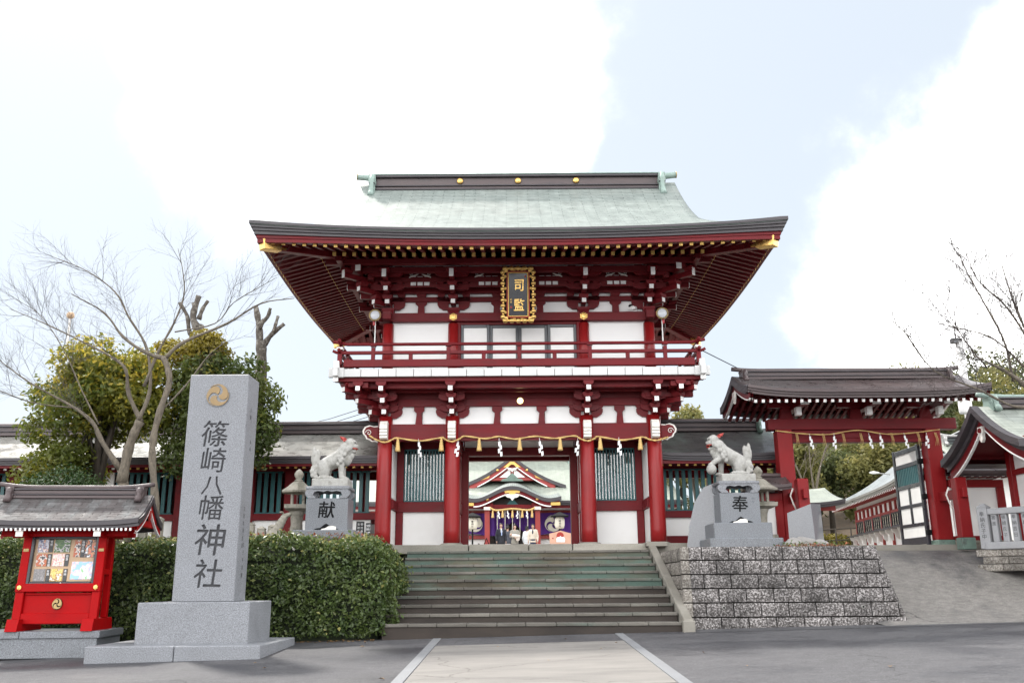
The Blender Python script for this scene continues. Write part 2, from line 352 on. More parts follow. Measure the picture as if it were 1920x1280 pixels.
def cylmesh(r0, r1, h, mat, n=16, key=None):
    k = ('c', round(r0, 4), round(r1, 4), round(h, 3), mat, n)
    if k not in CACHE:
        v = []; f = []
        for i in range(n):
            a = 2*math.pi*i/n; v += [(r0*math.cos(a), r0*math.sin(a), 0), (r1*math.cos(a), r1*math.sin(a), h)]
        for i in range(n): j = (i+1) % n; f.append((2*i, 2*j, 2*j+1, 2*i+1))
        f += [tuple(2*i for i in range(n))[::-1], tuple(2*i+1 for i in range(n))]
        me = mesh('cyl', v, f, mat)
        me.polygons.foreach_set('use_smooth', [True]*n + [False]*2); CACHE[k] = me
    return CACHE[k]
def cyl(name, p, r0, r1, h, mat, parent=None, n=16, rot=(0, 0, 0)):
    return link(name, cylmesh(r0, r1, h, mat, n), parent, p, rot)
def rod(name, a, b, r, mat, parent=None, n=8, r1=None):
    a, b = Vector(a), Vector(b); d = b-a
    return link(name, cylmesh(r, r if r1 is None else r1, d.length, mat, n), parent, a, d.to_track_quat('Z', 'Y').to_euler())
def prismmesh(pts, th, mat, key=None, smooth=False):
    """outline in (x, z), extruded th along y, centred"""
    if key and key in CACHE: return CACHE[key]
    n = len(pts); v = [(x, -th/2, z) for x, z in pts] + [(x, th/2, z) for x, z in pts]
    f = [tuple(range(n)), tuple(range(2*n-1, n-1, -1))] + [(i, i+n, (i+1) % n+n, (i+1) % n) for i in range(n)]
    me = fixn(mesh('prism', v, f, mat))
    if key: CACHE[key] = me
    return me
def prism(name, pts, th, mat, parent, loc, rot=(0, 0, 0), key=None):
    return link(name, prismmesh(pts, th, mat, key), parent, loc, rot)
def lathe(name, prof, mat, parent, loc, n=20, smooth=True, sq=0, rot=(0, 0, 0), key=None):
    """prof: list of (r, z); sq: number of sides with flats (4 or 6) when not round"""
    if key and key in CACHE: return link(name, CACHE[key], parent, loc, rot)
    m = sq or n; v = []; f = []
    for r, z in prof:
        for i in range(m):
            a = 2*math.pi*(i+.5)/m; q = r/math.cos(math.pi/m) if sq else r
            v.append((q*math.cos(a), q*math.sin(a), z))
    for k in range(len(prof)-1):
        for i in range(m): j = (i+1) % m; f.append((k*m+i, k*m+j, (k+1)*m+j, (k+1)*m+i))
    f += [tuple(range(m))[::-1], tuple(range((len(prof)-1)*m, len(prof)*m))]
    me = mesh(name, v, f, mat, smooth and not sq)
    if key: CACHE[key] = me
    return link(name, me, parent, loc, rot)
def tubemesh(paths, mat, n=6):
    """paths: list of (points, radii)"""
    v = []; f = []
    for pts, rad in paths:
        pts = [Vector(p) for p in pts]; m = len(pts); base = len(v); prev = None
        for i, p in enumerate(pts):
            t = (pts[min(i+1, m-1)] - pts[max(i-1, 0)]).normalized()
            if prev is None: a = t.orthogonal().normalized()
            else:
                a = (prev - t*prev.dot(t))
                a = a.normalized() if a.length > 1e-6 else t.orthogonal().normalized()
            prev = a; b = t.cross(a); r = rad[i] if hasattr(rad, '__len__') else rad
            for k in range(n):
                w = 2*math.pi*k/n; v.append(p + a*(r*math.cos(w)) + b*(r*math.sin(w)))
        for i in range(m-1):
            for k in range(n):
                k2 = (k+1) % n; f.append((base+i*n+k, base+i*n+k2, base+(i+1)*n+k2, base+(i+1)*n+k))
        f.append(tuple(base+k for k in range(n))[::-1]); f.append(tuple(base+(m-1)*n+k for k in range(n)))
    return mesh('tube', v, f, mat, True)
def tube(name, pts, rad, mat, parent=None, n=8):
    return link(name, tubemesh([(pts, rad)], mat, n), parent)
def gridmesh(P, mat, uv=None, thick=0, smooth=True, mat2=None):
    """P[i][j] points -> sheet with uv; thick > 0 adds an underside that far below and closes the rim"""
    m, n = len(P), len(P[0]); v = [tuple(p) for row in P for p in row]; f = []
    for i in range(m-1):
        for j in range(n-1): f.append((i*n+j, i*n+j+1, (i+1)*n+j+1, (i+1)*n+j))
    top = len(f)
    if thick:
        o = len(v); v += [(x, y, z-thick) for x, y, z in v]
        f += [tuple(o+q for q in g[::-1]) for g in f[:top]]
        rim = [(i*n, (i+1)*n) for i in range(m-1)] + [((i+1)*n+n-1, i*n+n-1) for i in range(m-1)] + [(j+1, j) for j in range(n-1)] + [((m-1)*n+j, (m-1)*n+j+1) for j in range(n-1)]
        f += [(a, b, b+o, a+o) for a, b in rim]
    me = mesh('sheet', v, f, mat)
    if smooth: me.polygons.foreach_set('use_smooth', [True]*(2*top if thick else top) + [False]*(len(f)-(2*top if thick else top)))
    if uv is not None:
        u = me.uv_layers.new(name='UVMap'); flat = [q for row in uv for q in row]; k = m*n
        for l in me.loops: u.data[l.index].uv = flat[l.vertex_index % k]
    return me
def join_meshes(parts, name='joined'):
    """parts: list of (mesh, matrix) -> one mesh, keeping materials"""
    bm = bmesh.new(); mats = []
    for me, mt in parts:
        t = me.copy(); t.transform(mt); idx = []
        for m in me.materials:
            if m not in mats: mats.append(m)
            idx.append(mats.index(m))
        if idx:
            a = np.zeros(len(t.polygons), np.int32); t.polygons.foreach_get('material_index', a)
            t.polygons.foreach_set('material_index', np.array(idx, np.int32)[a])
        bm.from_mesh(t); bpy.data.meshes.remove(t)
    me = bpy.data.meshes.new(name); bm.to_mesh(me); bm.free()
    for m in mats: me.materials.append(m)
    return me
# --- glyphs, all made in one go
GL = {}
def make_glyphs(chars, extrude=.03, offset=.0):
    obs = []
    for ch in chars:
        c = bpy.data.curves.new('g', 'FONT'); c.body = ch; c.size = 1; c.extrude = extrude; c.offset = offset; c.resolution_u = 2
        o = bpy.data.objects.new('g', c); COL.objects.link(o); obs.append((ch, o))
    dg = bpy.context.evaluated_depsgraph_get()
    for ch, o in obs:
        me = bpy.data.meshes.new_from_object(o.evaluated_get(dg)); c = o.data
        co = np.empty(len(me.vertices)*3, np.float32); me.vertices.foreach_get('co', co); co = co.reshape(-1, 3)
        if len(co): me.transform(Matrix.Translation((-(co[:, 0].max()+co[:, 0].min())/2, -(co[:, 1].max()+co[:, 1].min())/2, 0)))
        GL[(ch, offset)] = me; bpy.data.objects.remove(o); bpy.data.curves.remove(c)
make_glyphs('篠崎八幡神社文政年月吉日奉納御祭受付献氏子中寄進安産祈願', .01, .0)
for ch in '篠崎八幡神社司監献奉':          # heavier brush weight: the stroke laid over itself with small shifts
    if (ch, .0) not in GL: make_glyphs(ch, .01, .0)
    GL[(ch, .018)] = join_meshes([(GL[(ch, .0)], Matrix.Translation((dx, dy, .0015*i)) @ Matrix.Diagonal((1, 1, 3, 1))) for i, (dx, dy) in enumerate(((0, 0), (.012, 0), (-.012, 0), (0, .010), (0, -.010), (.009, .009), (-.009, -.009)))])
def glyph(name, ch, size, mat, parent, loc, rot=(math.pi/2, 0, 0), off=.018, sx=1., shear=0., depth=1.):
    k = ('gl', ch, round(size, 3), mat, off, sx, shear, depth)
    if k not in CACHE:
        me = GL[(ch, off)].copy(); me.transform(Matrix(((size*sx, size*shear, 0, 0), (-size*shear*.35, size, 0, 0), (0, 0, size*depth, 0), (0, 0, 0, 1))))
        me.materials.clear(); me.materials.append(MAT[mat]); CACHE[k] = me
    return link(name, CACHE[k], parent, loc, rot)
def inscription(name, text, size, mat, parent, loc, rot=(math.pi/2, 0, 0), step=1.1, depth=.3):
    k = ('ins', text, round(size, 3), mat)
    if k not in CACHE:
        me = join_meshes([(GL[(ch, .0)], Matrix.Translation((0, -i*step*size, 0)) @ Matrix.Diagonal((size, size, size*depth, 1))) for i, ch in enumerate(text)])
        me.materials.clear(); me.materials.append(MAT[mat]); CACHE[k] = me
    return tag(link(name, CACHE[k], parent, loc, rot), kind='stuff')
def tomoe(name, rad, mat, parent, loc, rot=(math.pi/2, 0, 0), th=.02, flip=1):
    """three comma shapes chasing each other, in one flat piece of relief"""
    v = []; f = []
    for k in range(3):
        pts = []; a0 = 2*math.pi*k/3; hc = .48; hr = .40
        outer = []; inner = []
        for i in range(25):
            t = i/24; ang = t*2.35; ro = .86+.10*min(1, ang/1.2); ri = min(ro-.02, .08+.80*min(1, ang/1.5)**.75 + .06*max(0, ang-1.5))
            outer.append((ro*math.cos(ang), ro*math.sin(ang))); inner.append((ri*math.cos(ang), ri*math.sin(ang)))
        cx, cy = (outer[0][0]+inner[0][0])/2, 0; hr = (outer[0][0]-inner[0][0])/2
        head = [(cx+hr*math.cos(q), -hr*math.sin(q)) for q in [math.pi*i/10 for i in range(1, 10)]]
        ol = outer + inner[::-1] + [(x, y) for x, y in head[::-1]]
        b = len(v); n = len(ol)
        for z in (th, 0):
            for x, y in ol:
                x2 = x*math.cos(a0)-y*math.sin(a0); y2 = x*math.sin(a0)+y*math.cos(a0); v.append((flip*x2*rad, y2*rad, z))
        f.append(tuple(range(b, b+n))); f += [(b+i, b+(i+1) % n, b+n+(i+1) % n, b+n+i) for i in range(n)]
    return link(name, fixn(mesh('tomoe', v, f, mat)), parent, loc, rot)
# --- leaves: many small bent leaf faces in one mesh with a per-leaf tint
def leafmesh(pos, nrm, size, mat, seed=1, jitter=.9, tint=None, aspect=.5):
    r = np.random.default_rng(seed); n = len(pos); pos = np.asarray(pos, float); nrm = np.asarray(nrm, float)
    d = nrm + r.normal(0, jitter, (n, 3)); d /= np.linalg.norm(d, axis=1)[:, None]+1e-9
    t = np.cross(d, r.normal(0, 1, (n, 3))); t /= np.linalg.norm(t, axis=1)[:, None]+1e-9
    b = np.cross(d, t); s = (np.asarray(size)*r.uniform(.65, 1.35, n))[:, None]
    a = aspect
    V = np.stack([pos - t*s*.5, pos + b*s*a*.5 + d*s*.10, pos + t*s*.5 - d*s*.08, pos - b*s*a*.5 + d*s*.10], 1).reshape(-1, 3)
    me = bpy.data.meshes.new('leaves'); me.vertices.add(4*n); me.vertices.foreach_set('co', V.astype(np.float32).ravel())
    me.loops.add(6*n); me.polygons.add(2*n)
    q = np.arange(n)[:, None]*4; me.loops.foreach_set('vertex_index', np.concatenate([q+0, q+1, q+2, q+0, q+2, q+3], 1).astype(np.int32).ravel())
    me.polygons.foreach_set('loop_start', np.arange(0, 6*n, 3, dtype=np.int32))
    me.update(calc_edges=True)
    at = me.attributes.new('tint', 'FLOAT', 'POINT')
    tv = r.uniform(0, 1, n) if tint is None else np.clip(tint + r.normal(0, .15, n), 0, 1)
    at.data.foreach_set('value', np.repeat(tv, 4).astype(np.float32))
    me.materials.append(MAT[mat]); return me
def blob_points(blobs, n, seed, shell=.55):
    """points spread through a set of ellipsoids (centre, radii), more near the outside; returns points and outward normals"""
    r = np.random.default_rng(seed); vol = np.array([b[1][0]*b[1][1]*b[1][2] for b in blobs])**.7; cnt = r.multinomial(n, vol/vol.sum()); P = []; Nn = []
    for (c, q), k in zip(blobs, cnt):
        u = r.normal(0, 1, (k, 3)); u /= np.linalg.norm(u, axis=1)[:, None]
        rad = shell + (1-shell)*r.random(k)**.6; rad *= 1 + .12*r.normal(0, 1, k)
        P.append(np.array(c) + u*rad[:, None]*np.array(q)); Nn.append(u*.8 + np.array([0, 0, .5]))
    return np.concatenate(P), np.concatenate(Nn)
# --- organic bodies: rounded solids fused by remeshing
def ell(bm, c, r, rot=(0, 0, 0), seg=14):
    bmesh.ops.create_uvsphere(bm, u_segments=seg, v_segments=max(6, seg*2//3), radius=1, matrix=Matrix.Translation(c) @ Euler(rot).to_matrix().to_4x4() @ Matrix.Diagonal((r[0], r[1], r[2], 1)))
def cap(bm, a, b, r0, r1, k=5, seg=10):
    a, b = Vector(a), Vector(b)
    for i in range(k+1):
        t = i/k; q = r0+(r1-r0)*t; ell(bm, a.lerp(b, t), (q, q, q), seg=seg)
def conv(bm, a, b, r0, r1, n=10):
    """tapered limb with round ends"""
    a, b = Vector(a), Vector(b); d = b-a
    ell(bm, a, (r0, r0, r0), seg=n); ell(bm, b, (r1, r1, r1), seg=n)
    m = Matrix.Translation((a+b)/2) @ d.to_track_quat('Z', 'Y').to_matrix().to_4x4()
    bmesh.ops.create_cone(bm, cap_ends=True, segments=n, radius1=r0, radius2=r1, depth=d.length, matrix=m)
ORG = []
def organic(name, fill, mat, parent, voxel, smooth=2):
    """fill(bm) adds overlapping solids; they are fused to one skin later"""
    bm = bmesh.new(); fill(bm); me = bpy.data.meshes.new(name); bm.to_mesh(me); bm.free(); me.materials.append(MAT[mat])
    o = link(name, me, parent); m = o.modifiers.new('fuse', 'REMESH'); m.mode = 'VOXEL'; m.voxel_size = voxel; m.use_smooth_shade = True
    s = o.modifiers.new('soft', 'SMOOTH'); s.iterations = smooth; s.factor = .5
    ORG.append(o); return o
def bake_organic():
    dg = bpy.context.evaluated_depsgraph_get(); done = {}
    for o in ORG:
        me = bpy.data.meshes.new_from_object(o.evaluated_get(dg)); o.modifiers.clear(); o.data = me
    ORG.clear()
# ------------------------------------------------------------------ ground, path, steps, terraces, ramp
def zg(x, y):
    return .02*max(-9, min(9, x)) + .03*(max(0, min(16, y))-16)
xs = [-400, -120, -50, -25, -14] + [-9+1.0*i for i in range(19)] + [14, 25, 50, 120, 400]
ys = [-300, -80, -20, -6, 0] + [1.0*i for i in range(1, 17)] + [18, 24, 60, 150, 420]
def sstep(t): t = max(0, min(1, t)); return t*t*(3-2*t)
me = gridmesh([[(x, y, zg(x, y)) for x in xs] for y in ys], 'asphalt', smooth=True)
tag(link('ground', me), 'grey patched asphalt forecourt in front of the steps', kind='structure')
def sheet(name, x0, x1, y0, y1, dz, mat, parent=None, nx=6, ny=6):
    P = [[(x0+(x1-x0)*i/nx, y0+(y1-y0)*j/ny, zg(x0+(x1-x0)*i/nx, y0+(y1-y0)*j/ny)+dz) for i in range(nx+1)] for j in range(ny+1)]
    return link(name, gridmesh(P, mat), parent)
tag(sheet('concrete_path', -1.19, 1.66, 9.85, 14.55, .008, 'path_concrete'), 'pale worn concrete strip of the approach path', kind='structure')
tag(sheet('asphalt_patch', 3.0, 13.5, 15.62, 16.3, .004, 'asphalt_new'), 'dark asphalt seam along the foot of the block wall', kind='structure')
tag(sheet('path_shade_band', -1.19, 1.66, 14.56, 15.86, .004, 'asphalt'), 'grey band of path below the lowest step, coloured for the gate shadow', kind='structure')  # darker sheet holding the gate's shadow on the concrete as colour
for sx, lab in ((-1.27, 'left'), (1.74, 'right')):
    t = thing('path_edging', 'pale stone edging strip along the %s side of the concrete path' % lab, 'edging', (sx, 12, zg(sx, 12)), 'edging strips of the approach path')
    y = 15.84
    for k, ln in enumerate((2.1, 2.3, 2.2, 2.3, 2.2, 2.3)):
        a, b = y-ln+.008, y; m = (a+b)/2
        B('edging_stone', (sx, m, zg(sx, m)-.02), (.135, b-a, .062), 'strip_stone', t, rot=(math.atan(.03), math.atan(-.02), 0), bev=.004); y -= ln
# stairs
SX0, SX1, SY0, NST = -2.2, 2.80, 15.88, 11
RISE, TREAD, Z0, ZP = .1447, .385, .06, 1.652
st = thing('stone_stairs', 'wide weathered stone steps stained green climbing to the gate', 'stairs', (.3, 17.8, 0))
rj = random.Random(3)  # upper leaves tinted lighter to paint in the sunlit top band
for k in range(NST-1):
    y = SY0 + k*TREAD; zt = Z0 + (k+1)*RISE
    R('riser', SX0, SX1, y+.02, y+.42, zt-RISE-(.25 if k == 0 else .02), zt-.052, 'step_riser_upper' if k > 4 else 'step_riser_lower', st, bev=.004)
    x = SX0 - rj.uniform(0, .3)
    while x < SX1-.02:
        w = .50 + rj.uniform(-.02, .02); a, b = max(x, SX0), min(x+w, SX1)
        if SX1-b < .12: b = SX1
        B('tread_slab', ((a+b)/2, y+.205+rj.uniform(-.003, .003), zt-.026+rj.uniform(-.002, .002)), (b-a-.007, .42, .052), 'step_tread', st, rot=(rj.uniform(-.004, .004), rj.uniform(-.003, .003), 0), bev=.008)
        x = x+w if b < SX1 else SX1
yt = SY0 + 10*TREAD
for a, b in ((-2.9, -.95), (-.94, .32), (.33, 1.25), (1.26, 2.85), (2.86, 4.2)):
    R('landing_stone', a, b-.008, yt, yt+.75, ZP-.19, ZP+rj.uniform(-.003, .003), 'platform_edge', st, bev=.012)
R('landing_riser', SX0, SX1, yt+.02, yt+.5, ZP-.45, ZP-.19, 'step_riser_upper', st)
for sx, nm in ((2.90, 'r'), (-2.31, 'l')):
    if nm == 'l': continue
    a = Vector((sx, SY0-.02, .22)); b = Vector((sx, yt+.1, ZP+.02)); d = b-a; n = 4
    for i in range(n):
        p = a.lerp(b, (i+.5)/n) - Vector((0, 0, .14))
        B('stringer_stone', p, (.16, d.length/n-.01, .34), 'concrete_kerb', st, rot=(math.atan2(d.z, d.y), 0, 0), bev=.015)
    B('stringer_foot', (sx, SY0+.02, .10), (.2, .24, .26), 'concrete_kerb', st, bev=.012)
B('stringer_cap', (3.0, yt+.1, ZP-.03), (.45, .7, .09), 'concrete_kerb', st, bev=.01)
# gate platform and courtyard behind
def zc(x, y): return ZP-.004 + .40*sstep((y-27)/17) + (.0 if x < 7 else -.05)
cx_ = [-40, -20, -10, -5, -2.4, 0, 2.8, 4.2, 7, 10, 16, 24, 40]; cy_ = [yt+.4, 21, 23, 25, 27, 30, 33, 36, 39, 42, 45, 50, 60, 75]
tag(link('courtyard', gridmesh([[(x, y, zc(x, y)) for x in cx_] for y in cy_], 'concrete_kerb', thick=1.9)), 'pale paved platform and court behind the gate', kind='structure')
tag(link('planting_bed', gridmesh([[(x, y, 1.50+.05*math.sin(x*1.7+y)) for x in [-40+.95*i for i in range(40)]+[-2.42]] for y in (16.9, 17.6, 18.4, 19.2, yt+.45)], 'soil', thick=1.6)), 'raised bed of soil behind the clipped hedge', kind='structure')
# terrace with split-faced block wall
WX0, WX1, WZ = 2.99, 6.82, 1.44
wl = thing('retaining_wall', 'speckled split-faced concrete block wall right of the steps', 'wall', (4.8, 17, 0))
link('core', gridmesh([[(WX0+.08, y, WZ-.03), (WX1-.45, y, WZ-.03)] for y in (16.72, 20.2)], 'soil', thick=.05), wl)
v = [(WX0+.06, 16.47, -.1), (WX1-.06, 16.47, -.1), (WX1-.06, 20.2, -.1), (WX0+.06, 20.2, -.1), (WX0+.06, 16.67, WZ-.08), (WX1-.40, 16.67, WZ-.08), (WX1-.40, 20.2, WZ-.08), (WX0+.06, 20.2, WZ-.08)]
link('mortar_core', fixn(mesh('core', v, [(0, 1, 5, 4), (1, 2, 6, 5), (2, 3, 7, 6), (3, 0, 4, 7), (4, 5, 6, 7), (0, 3, 2, 1)], 'mortar')), wl)
def roughblock(w, d, h, mat, var):
    k = ('rb', round(w, 2), round(d, 2), round(h, 3), mat, var)
    if k not in CACHE:
        r = random.Random(var*17+3); v = []; f = []; nx, nz = 4, 3
        for j in range(nz+1):
            for i in range(nx+1):
                edge = i in (0, nx) or j in (0, nz)
                v.append((-w/2+w*i/nx, -d/2 + (.012 if edge else 0) - (0 if edge else r.uniform(.0, .022)), -h/2+h*j/nz))
        for j in range(nz):
            for i in range(nx): q = j*(nx+1)+i; f.append((q, q+1, q+nx+2, q+nx+1))
        n = len(v); ring = [i for i in range(nx+1)] + [j*(nx+1)+nx for j in range(1, nz+1)] + [nz*(nx+1)+i for i in range(nx-1, -1, -1)] + [j*(nx+1) for j in range(nz-1, 0, -1)]
        for q in ring: v.append((v[q][0], d/2, v[q][2]))
        m = len(ring); f += [(ring[i], n+i, n+(i+1) % m, ring[(i+1) % m]) for i in range(m)]; f.append(tuple(n+i for i in range(m)))
        CACHE[k] = fixn(mesh('block', v, f, mat))
    return CACHE[k]
CH = .240
for c in range(6):
    zt = WZ - c*CH; zb = zt-CH+.020; zc_ = (zt+zb)/2; h = zt-zb
    fy = 16.62 - .2*(WZ-zc_)/1.5; xr = WX1-.40 + .42*(WZ-zc_)/1.5
    x = WX0 + .10 - (0 if c % 2 else .24); i = 0
    while x < xr-.03:
        a, b = max(x, WX0+.10), min(x+.475, xr)
        if b-a > .05:
            me = roughblock(b-a-.020, .16, h, 'split_block', i % 5)
            if b >= xr-1e-6:       # end block cut to the batter of the wall end
                me = me.copy(); xl = max(v_.co.x for v_ in me.vertices)
                for v_ in me.vertices:
                    if v_.co.x > xl-.02: v_.co.x -= .28*v_.co.z
            link('block', me, wl, ((a+b)/2, fy, zc_), (-.13, 0, 0))
        x += .475; i += 1
    # corner quoins and left return beside the steps, coloured paler as if sunlit
    link('quoin', roughblock(.15, .2, h, 'split_block_pale', c), wl, (WX0+.03, fy+.02, zc_), (-.13, 0, 0))
    y = fy+.13 + (.2 if c % 2 else 0); i = 0
    y0min = SY0 + max(0, (zb-.25-Z0)/RISE*TREAD)
    yy = fy+.13
    while yy < 19.4:
        ln = .46 if not (i == 0 and c % 2) else .24
        if yy+ln/2 < SY0 + (zt-.05)/RISE*TREAD + .2 or c == 0:
            link('block', roughblock(ln-.013, .14, h, 'split_block_pale', (i+c) % 5), wl, (WX0+.06, yy+ln/2, zc_), (0, 0, -math.pi/2))
        yy += ln; i += 1
    yy = fy+.05; i = 0
    while yy < 20.1:
        link('block', roughblock(.447, .14, h, 'split_block_pale' if i == 0 else 'split_block', (i+c+2) % 5), wl, (xr-.06, yy+.28, zc_), (-.27, 0, math.pi/2)); yy += .46; i += 1
for px, pz in ((4.72, 1.17), (6.02, .42), (3.62, .42)):
    fy = 16.62 - .2*(WZ-pz)/1.5
    rod('drain_pipe', (px, fy-.125, pz), (px, fy+.1, pz), .028, 'pipe', wl, 12); rod('pipe_bore', (px, fy-.128, pz), (px, fy-.08, pz), .018, 'ink_black', wl, 10)
# ramp up to the side gate
def zr(x, y):
    g = zg(x, min(y, 16)); return g*(1-sstep((y-15.9)/4.3)) + 1.475*sstep((y-15.9)/4.3) + .003
tag(link('ramp', gridmesh([[(x, y, zr(x, y)) for x in [6.2+.45*i for i in range(20)]] for y in [15.9+.3*i for i in range(26)]], 'asphalt_ramp')), 'asphalt ramp rising to the side gate', kind='structure')
tag(link('gate_sill', boxmesh(4.6, .3, .12, 'platform_edge', .01), None, (8.4, 20.28, 1.45)), 'low stone sill under the side gate', 'sill')
# stray leaves on the asphalt
rl = random.Random(9)
ORD = ['first', 'second', 'third', 'fourth', 'fifth', 'sixth', 'seventh', 'eighth', 'ninth', 'tenth', 'eleventh', 'twelfth']
for i, (x, y) in enumerate(sorted([(rl.uniform(-3.5, 5.0), rl.uniform(10.2, 15.4)) for _ in range(12)], key=lambda q: q[0]/q[1])):
    me = leafmesh([(0, 0, 0)], [(0, 0, 1)], [rl.uniform(.05, .085)], 'leaf_fallen', 40+i, .15, aspect=.6)
    lab = '%s small dry fallen leaf from the left on the open forecourt' % ORD[i]
    tag(link('fallen_leaf', me, None, (x, y, zg(x, y)+.016)), lab, 'leaf', 'fallen leaves on the forecourt')
# ------------------------------------------------------------------ two-storey tower gate
GX, GY, FY = .16, 22.8, 21.0
gate = thing('tower_gate', 'two-storey dark red shrine gate with pale green curved copper roof', 'gate', (GX, GY, ZP))
CXS = (-3.115, -1.555, 1.555, 3.115)
# --- columns
for ci, cx in enumerate(CXS):
    for yy in (21.0, 22.8, 24.6):
        c = lathe('column', [(.182, 0), (.182, .3), (.172, 1.5), (.165, 2.9)], 'red_column', gate, (GX+cx, yy, ZP+.06), n=28, key='gcol')
        lathe('column_base', [(.30, 0), (.30, .03), (.235, .075), (.20, .085)], 'platform_edge', c, (GX+cx, yy, ZP-.004), n=28, key='gcolb')
    lathe('upper_column', [(.132, 0), (.128, 1.3)], 'red_column', gate, (GX+cx, FY, 5.55), n=24, key='gcolu')
    lathe('upper_column', [(.132, 0), (.128, 1.3)], 'red_column', gate, (GX+cx, 24.6, 5.55), n=24, key='gcolu')
for s in (-1, 1): lathe('upper_column', [(.132, 0), (.128, 1.3)], 'red_column', gate, (GX+s*3.115, GY, 5.55), n=24, key='gcolu')
# --- lower tie beams with carved ends
for yy in (FY, 24.6):
    for a, b in zip(CXS[:-1], CXS[1:]): R('tie_beam', GX+a+.13, GX+b-.13, yy-.10, yy+.10, 4.04, 4.43, 'red_beam', gate)
for s in (-1, 1):
    for a, b in ((21.0, 22.8), (22.8, 24.6)): R('tie_beam', GX+s*3.115-.09, GX+s*3.115+.09, a+.13, b-.13, 4.045, 4.425, 'red_beam', gate)
# white carved beam noses in front of each column
nose = [(-.0, .19), (.16, .20), (.24, .12), (.25, .02), (.215, -.01), (.245, -.05), (.215, -.08), (.235, -.12), (.20, -.15), (.215, -.19), (.15, -.22), (0, -.22)]
for cx in CXS: link('beam_nose', prismmesh(nose, .175, 'white_worn', 'nose'), gate, (GX+cx, FY-.12, 4.27), (0, 0, -math.pi/2))
# side scrolls at the corners: red cloud shape with white outline and spiral
def scroll_outline(k): return [(x*k, z*k) for x, z in ((0, .17), (.10, .16), (.20, .19), (.31, .15), (.36, .06), (.345, -.02), (.30, -.06), (.27, -.13), (.20, -.15), (.14, -.20), (.06, -.19), (0, -.22))]
for s in (-1, 1):
    bx_ = GX+s*3.28; o = link('scroll_end', prismmesh(scroll_outline(1), .12, 'white_worn', 'scr1'), gate, (bx_, FY, 4.23), (0, 0, 0 if s > 0 else math.pi))
    link('scroll_face', prismmesh([(x*.88, z*.86) for x, z in scroll_outline(1)], .136, 'red_beam', 'scr2'), o, (bx_, FY, 4.23), (0, 0, 0 if s > 0 else math.pi))
    sp = [(bx_+s*(.21+.075*(1-t)*math.cos(9*t)), FY-.075, 4.24+.075*(1-t)*math.sin(9*t)) for t in [i/22 for i in range(22)]]
    tube('spiral', sp, .009, 'white_worn', o, 5)
# --- lower frieze: white panels, wedge struts, upper beams
def wedge(wt, wb, h): return [(-wb/2, 0), (wb/2, 0), (wt/2*.86, h*.72), (wt/2, h*.74), (wt/2, h), (-wt/2, h), (-wt/2, h*.74), (-wt/2*.86, h*.72)]
for a, b, n in ((CXS[0], CXS[1], 1), (CXS[1], CXS[2], 2), (CXS[2], CXS[3], 1)):
    w = (b-a)
    for i in range(n+1):
        R('frieze_panel', GX+a+w*i/(n+1)+.08, GX+a+w*(i+1)/(n+1)-.02, FY+.0, FY+.03, 4.40, 4.86, 'white_plaster', gate, bev=0)
    for i in range(n):
        prism('strut', [(-.085, 0), (.085, 0), (.055, .27), (.12, .33), (.12, .42), (-.12, .42), (-.12, .33), (-.055, .27)], .1, 'red_beam', gate, (GX+a+w*(i+1)/(n+1), FY-.02, 4.42), key='lstrut')
    for e in (a, b):
        d = 1 if e == a else -1
        prism('side_arm', [(0, .0), (.13, .0), (.24, .07), (.27, .13), (.27, .20), (0, .20)], .1, 'red_beam', gate, (GX+e+d*.12, FY-.01, 4.57), rot=(0, 0, 0 if d > 0 else math.pi), key='sarm')
        prism('block', [(-.065, 0), (.065, 0), (.10, .05), (.10, .12), (-.10, .12), (-.10, .05)], .13, 'red_beam', gate, (GX+e+d*.30, FY-.012, 4.772), key='sblk')
for sgn in (1,):
    R('frieze_beam', GX-3.25, GX+3.25, FY-.085, FY+.07, 4.845, 5.02, 'red_beam', gate)
    R('frieze_board', GX-3.3, GX+3.3, FY-.05, FY+.05, 5.02, 5.33, 'red_dark', gate)
for s in (-1, 1):
    R('frieze_board', GX+s*3.115-.05, GX+s*3.115+.05, 21.0, 24.6, 4.42, 5.33, 'red_dark', gate)
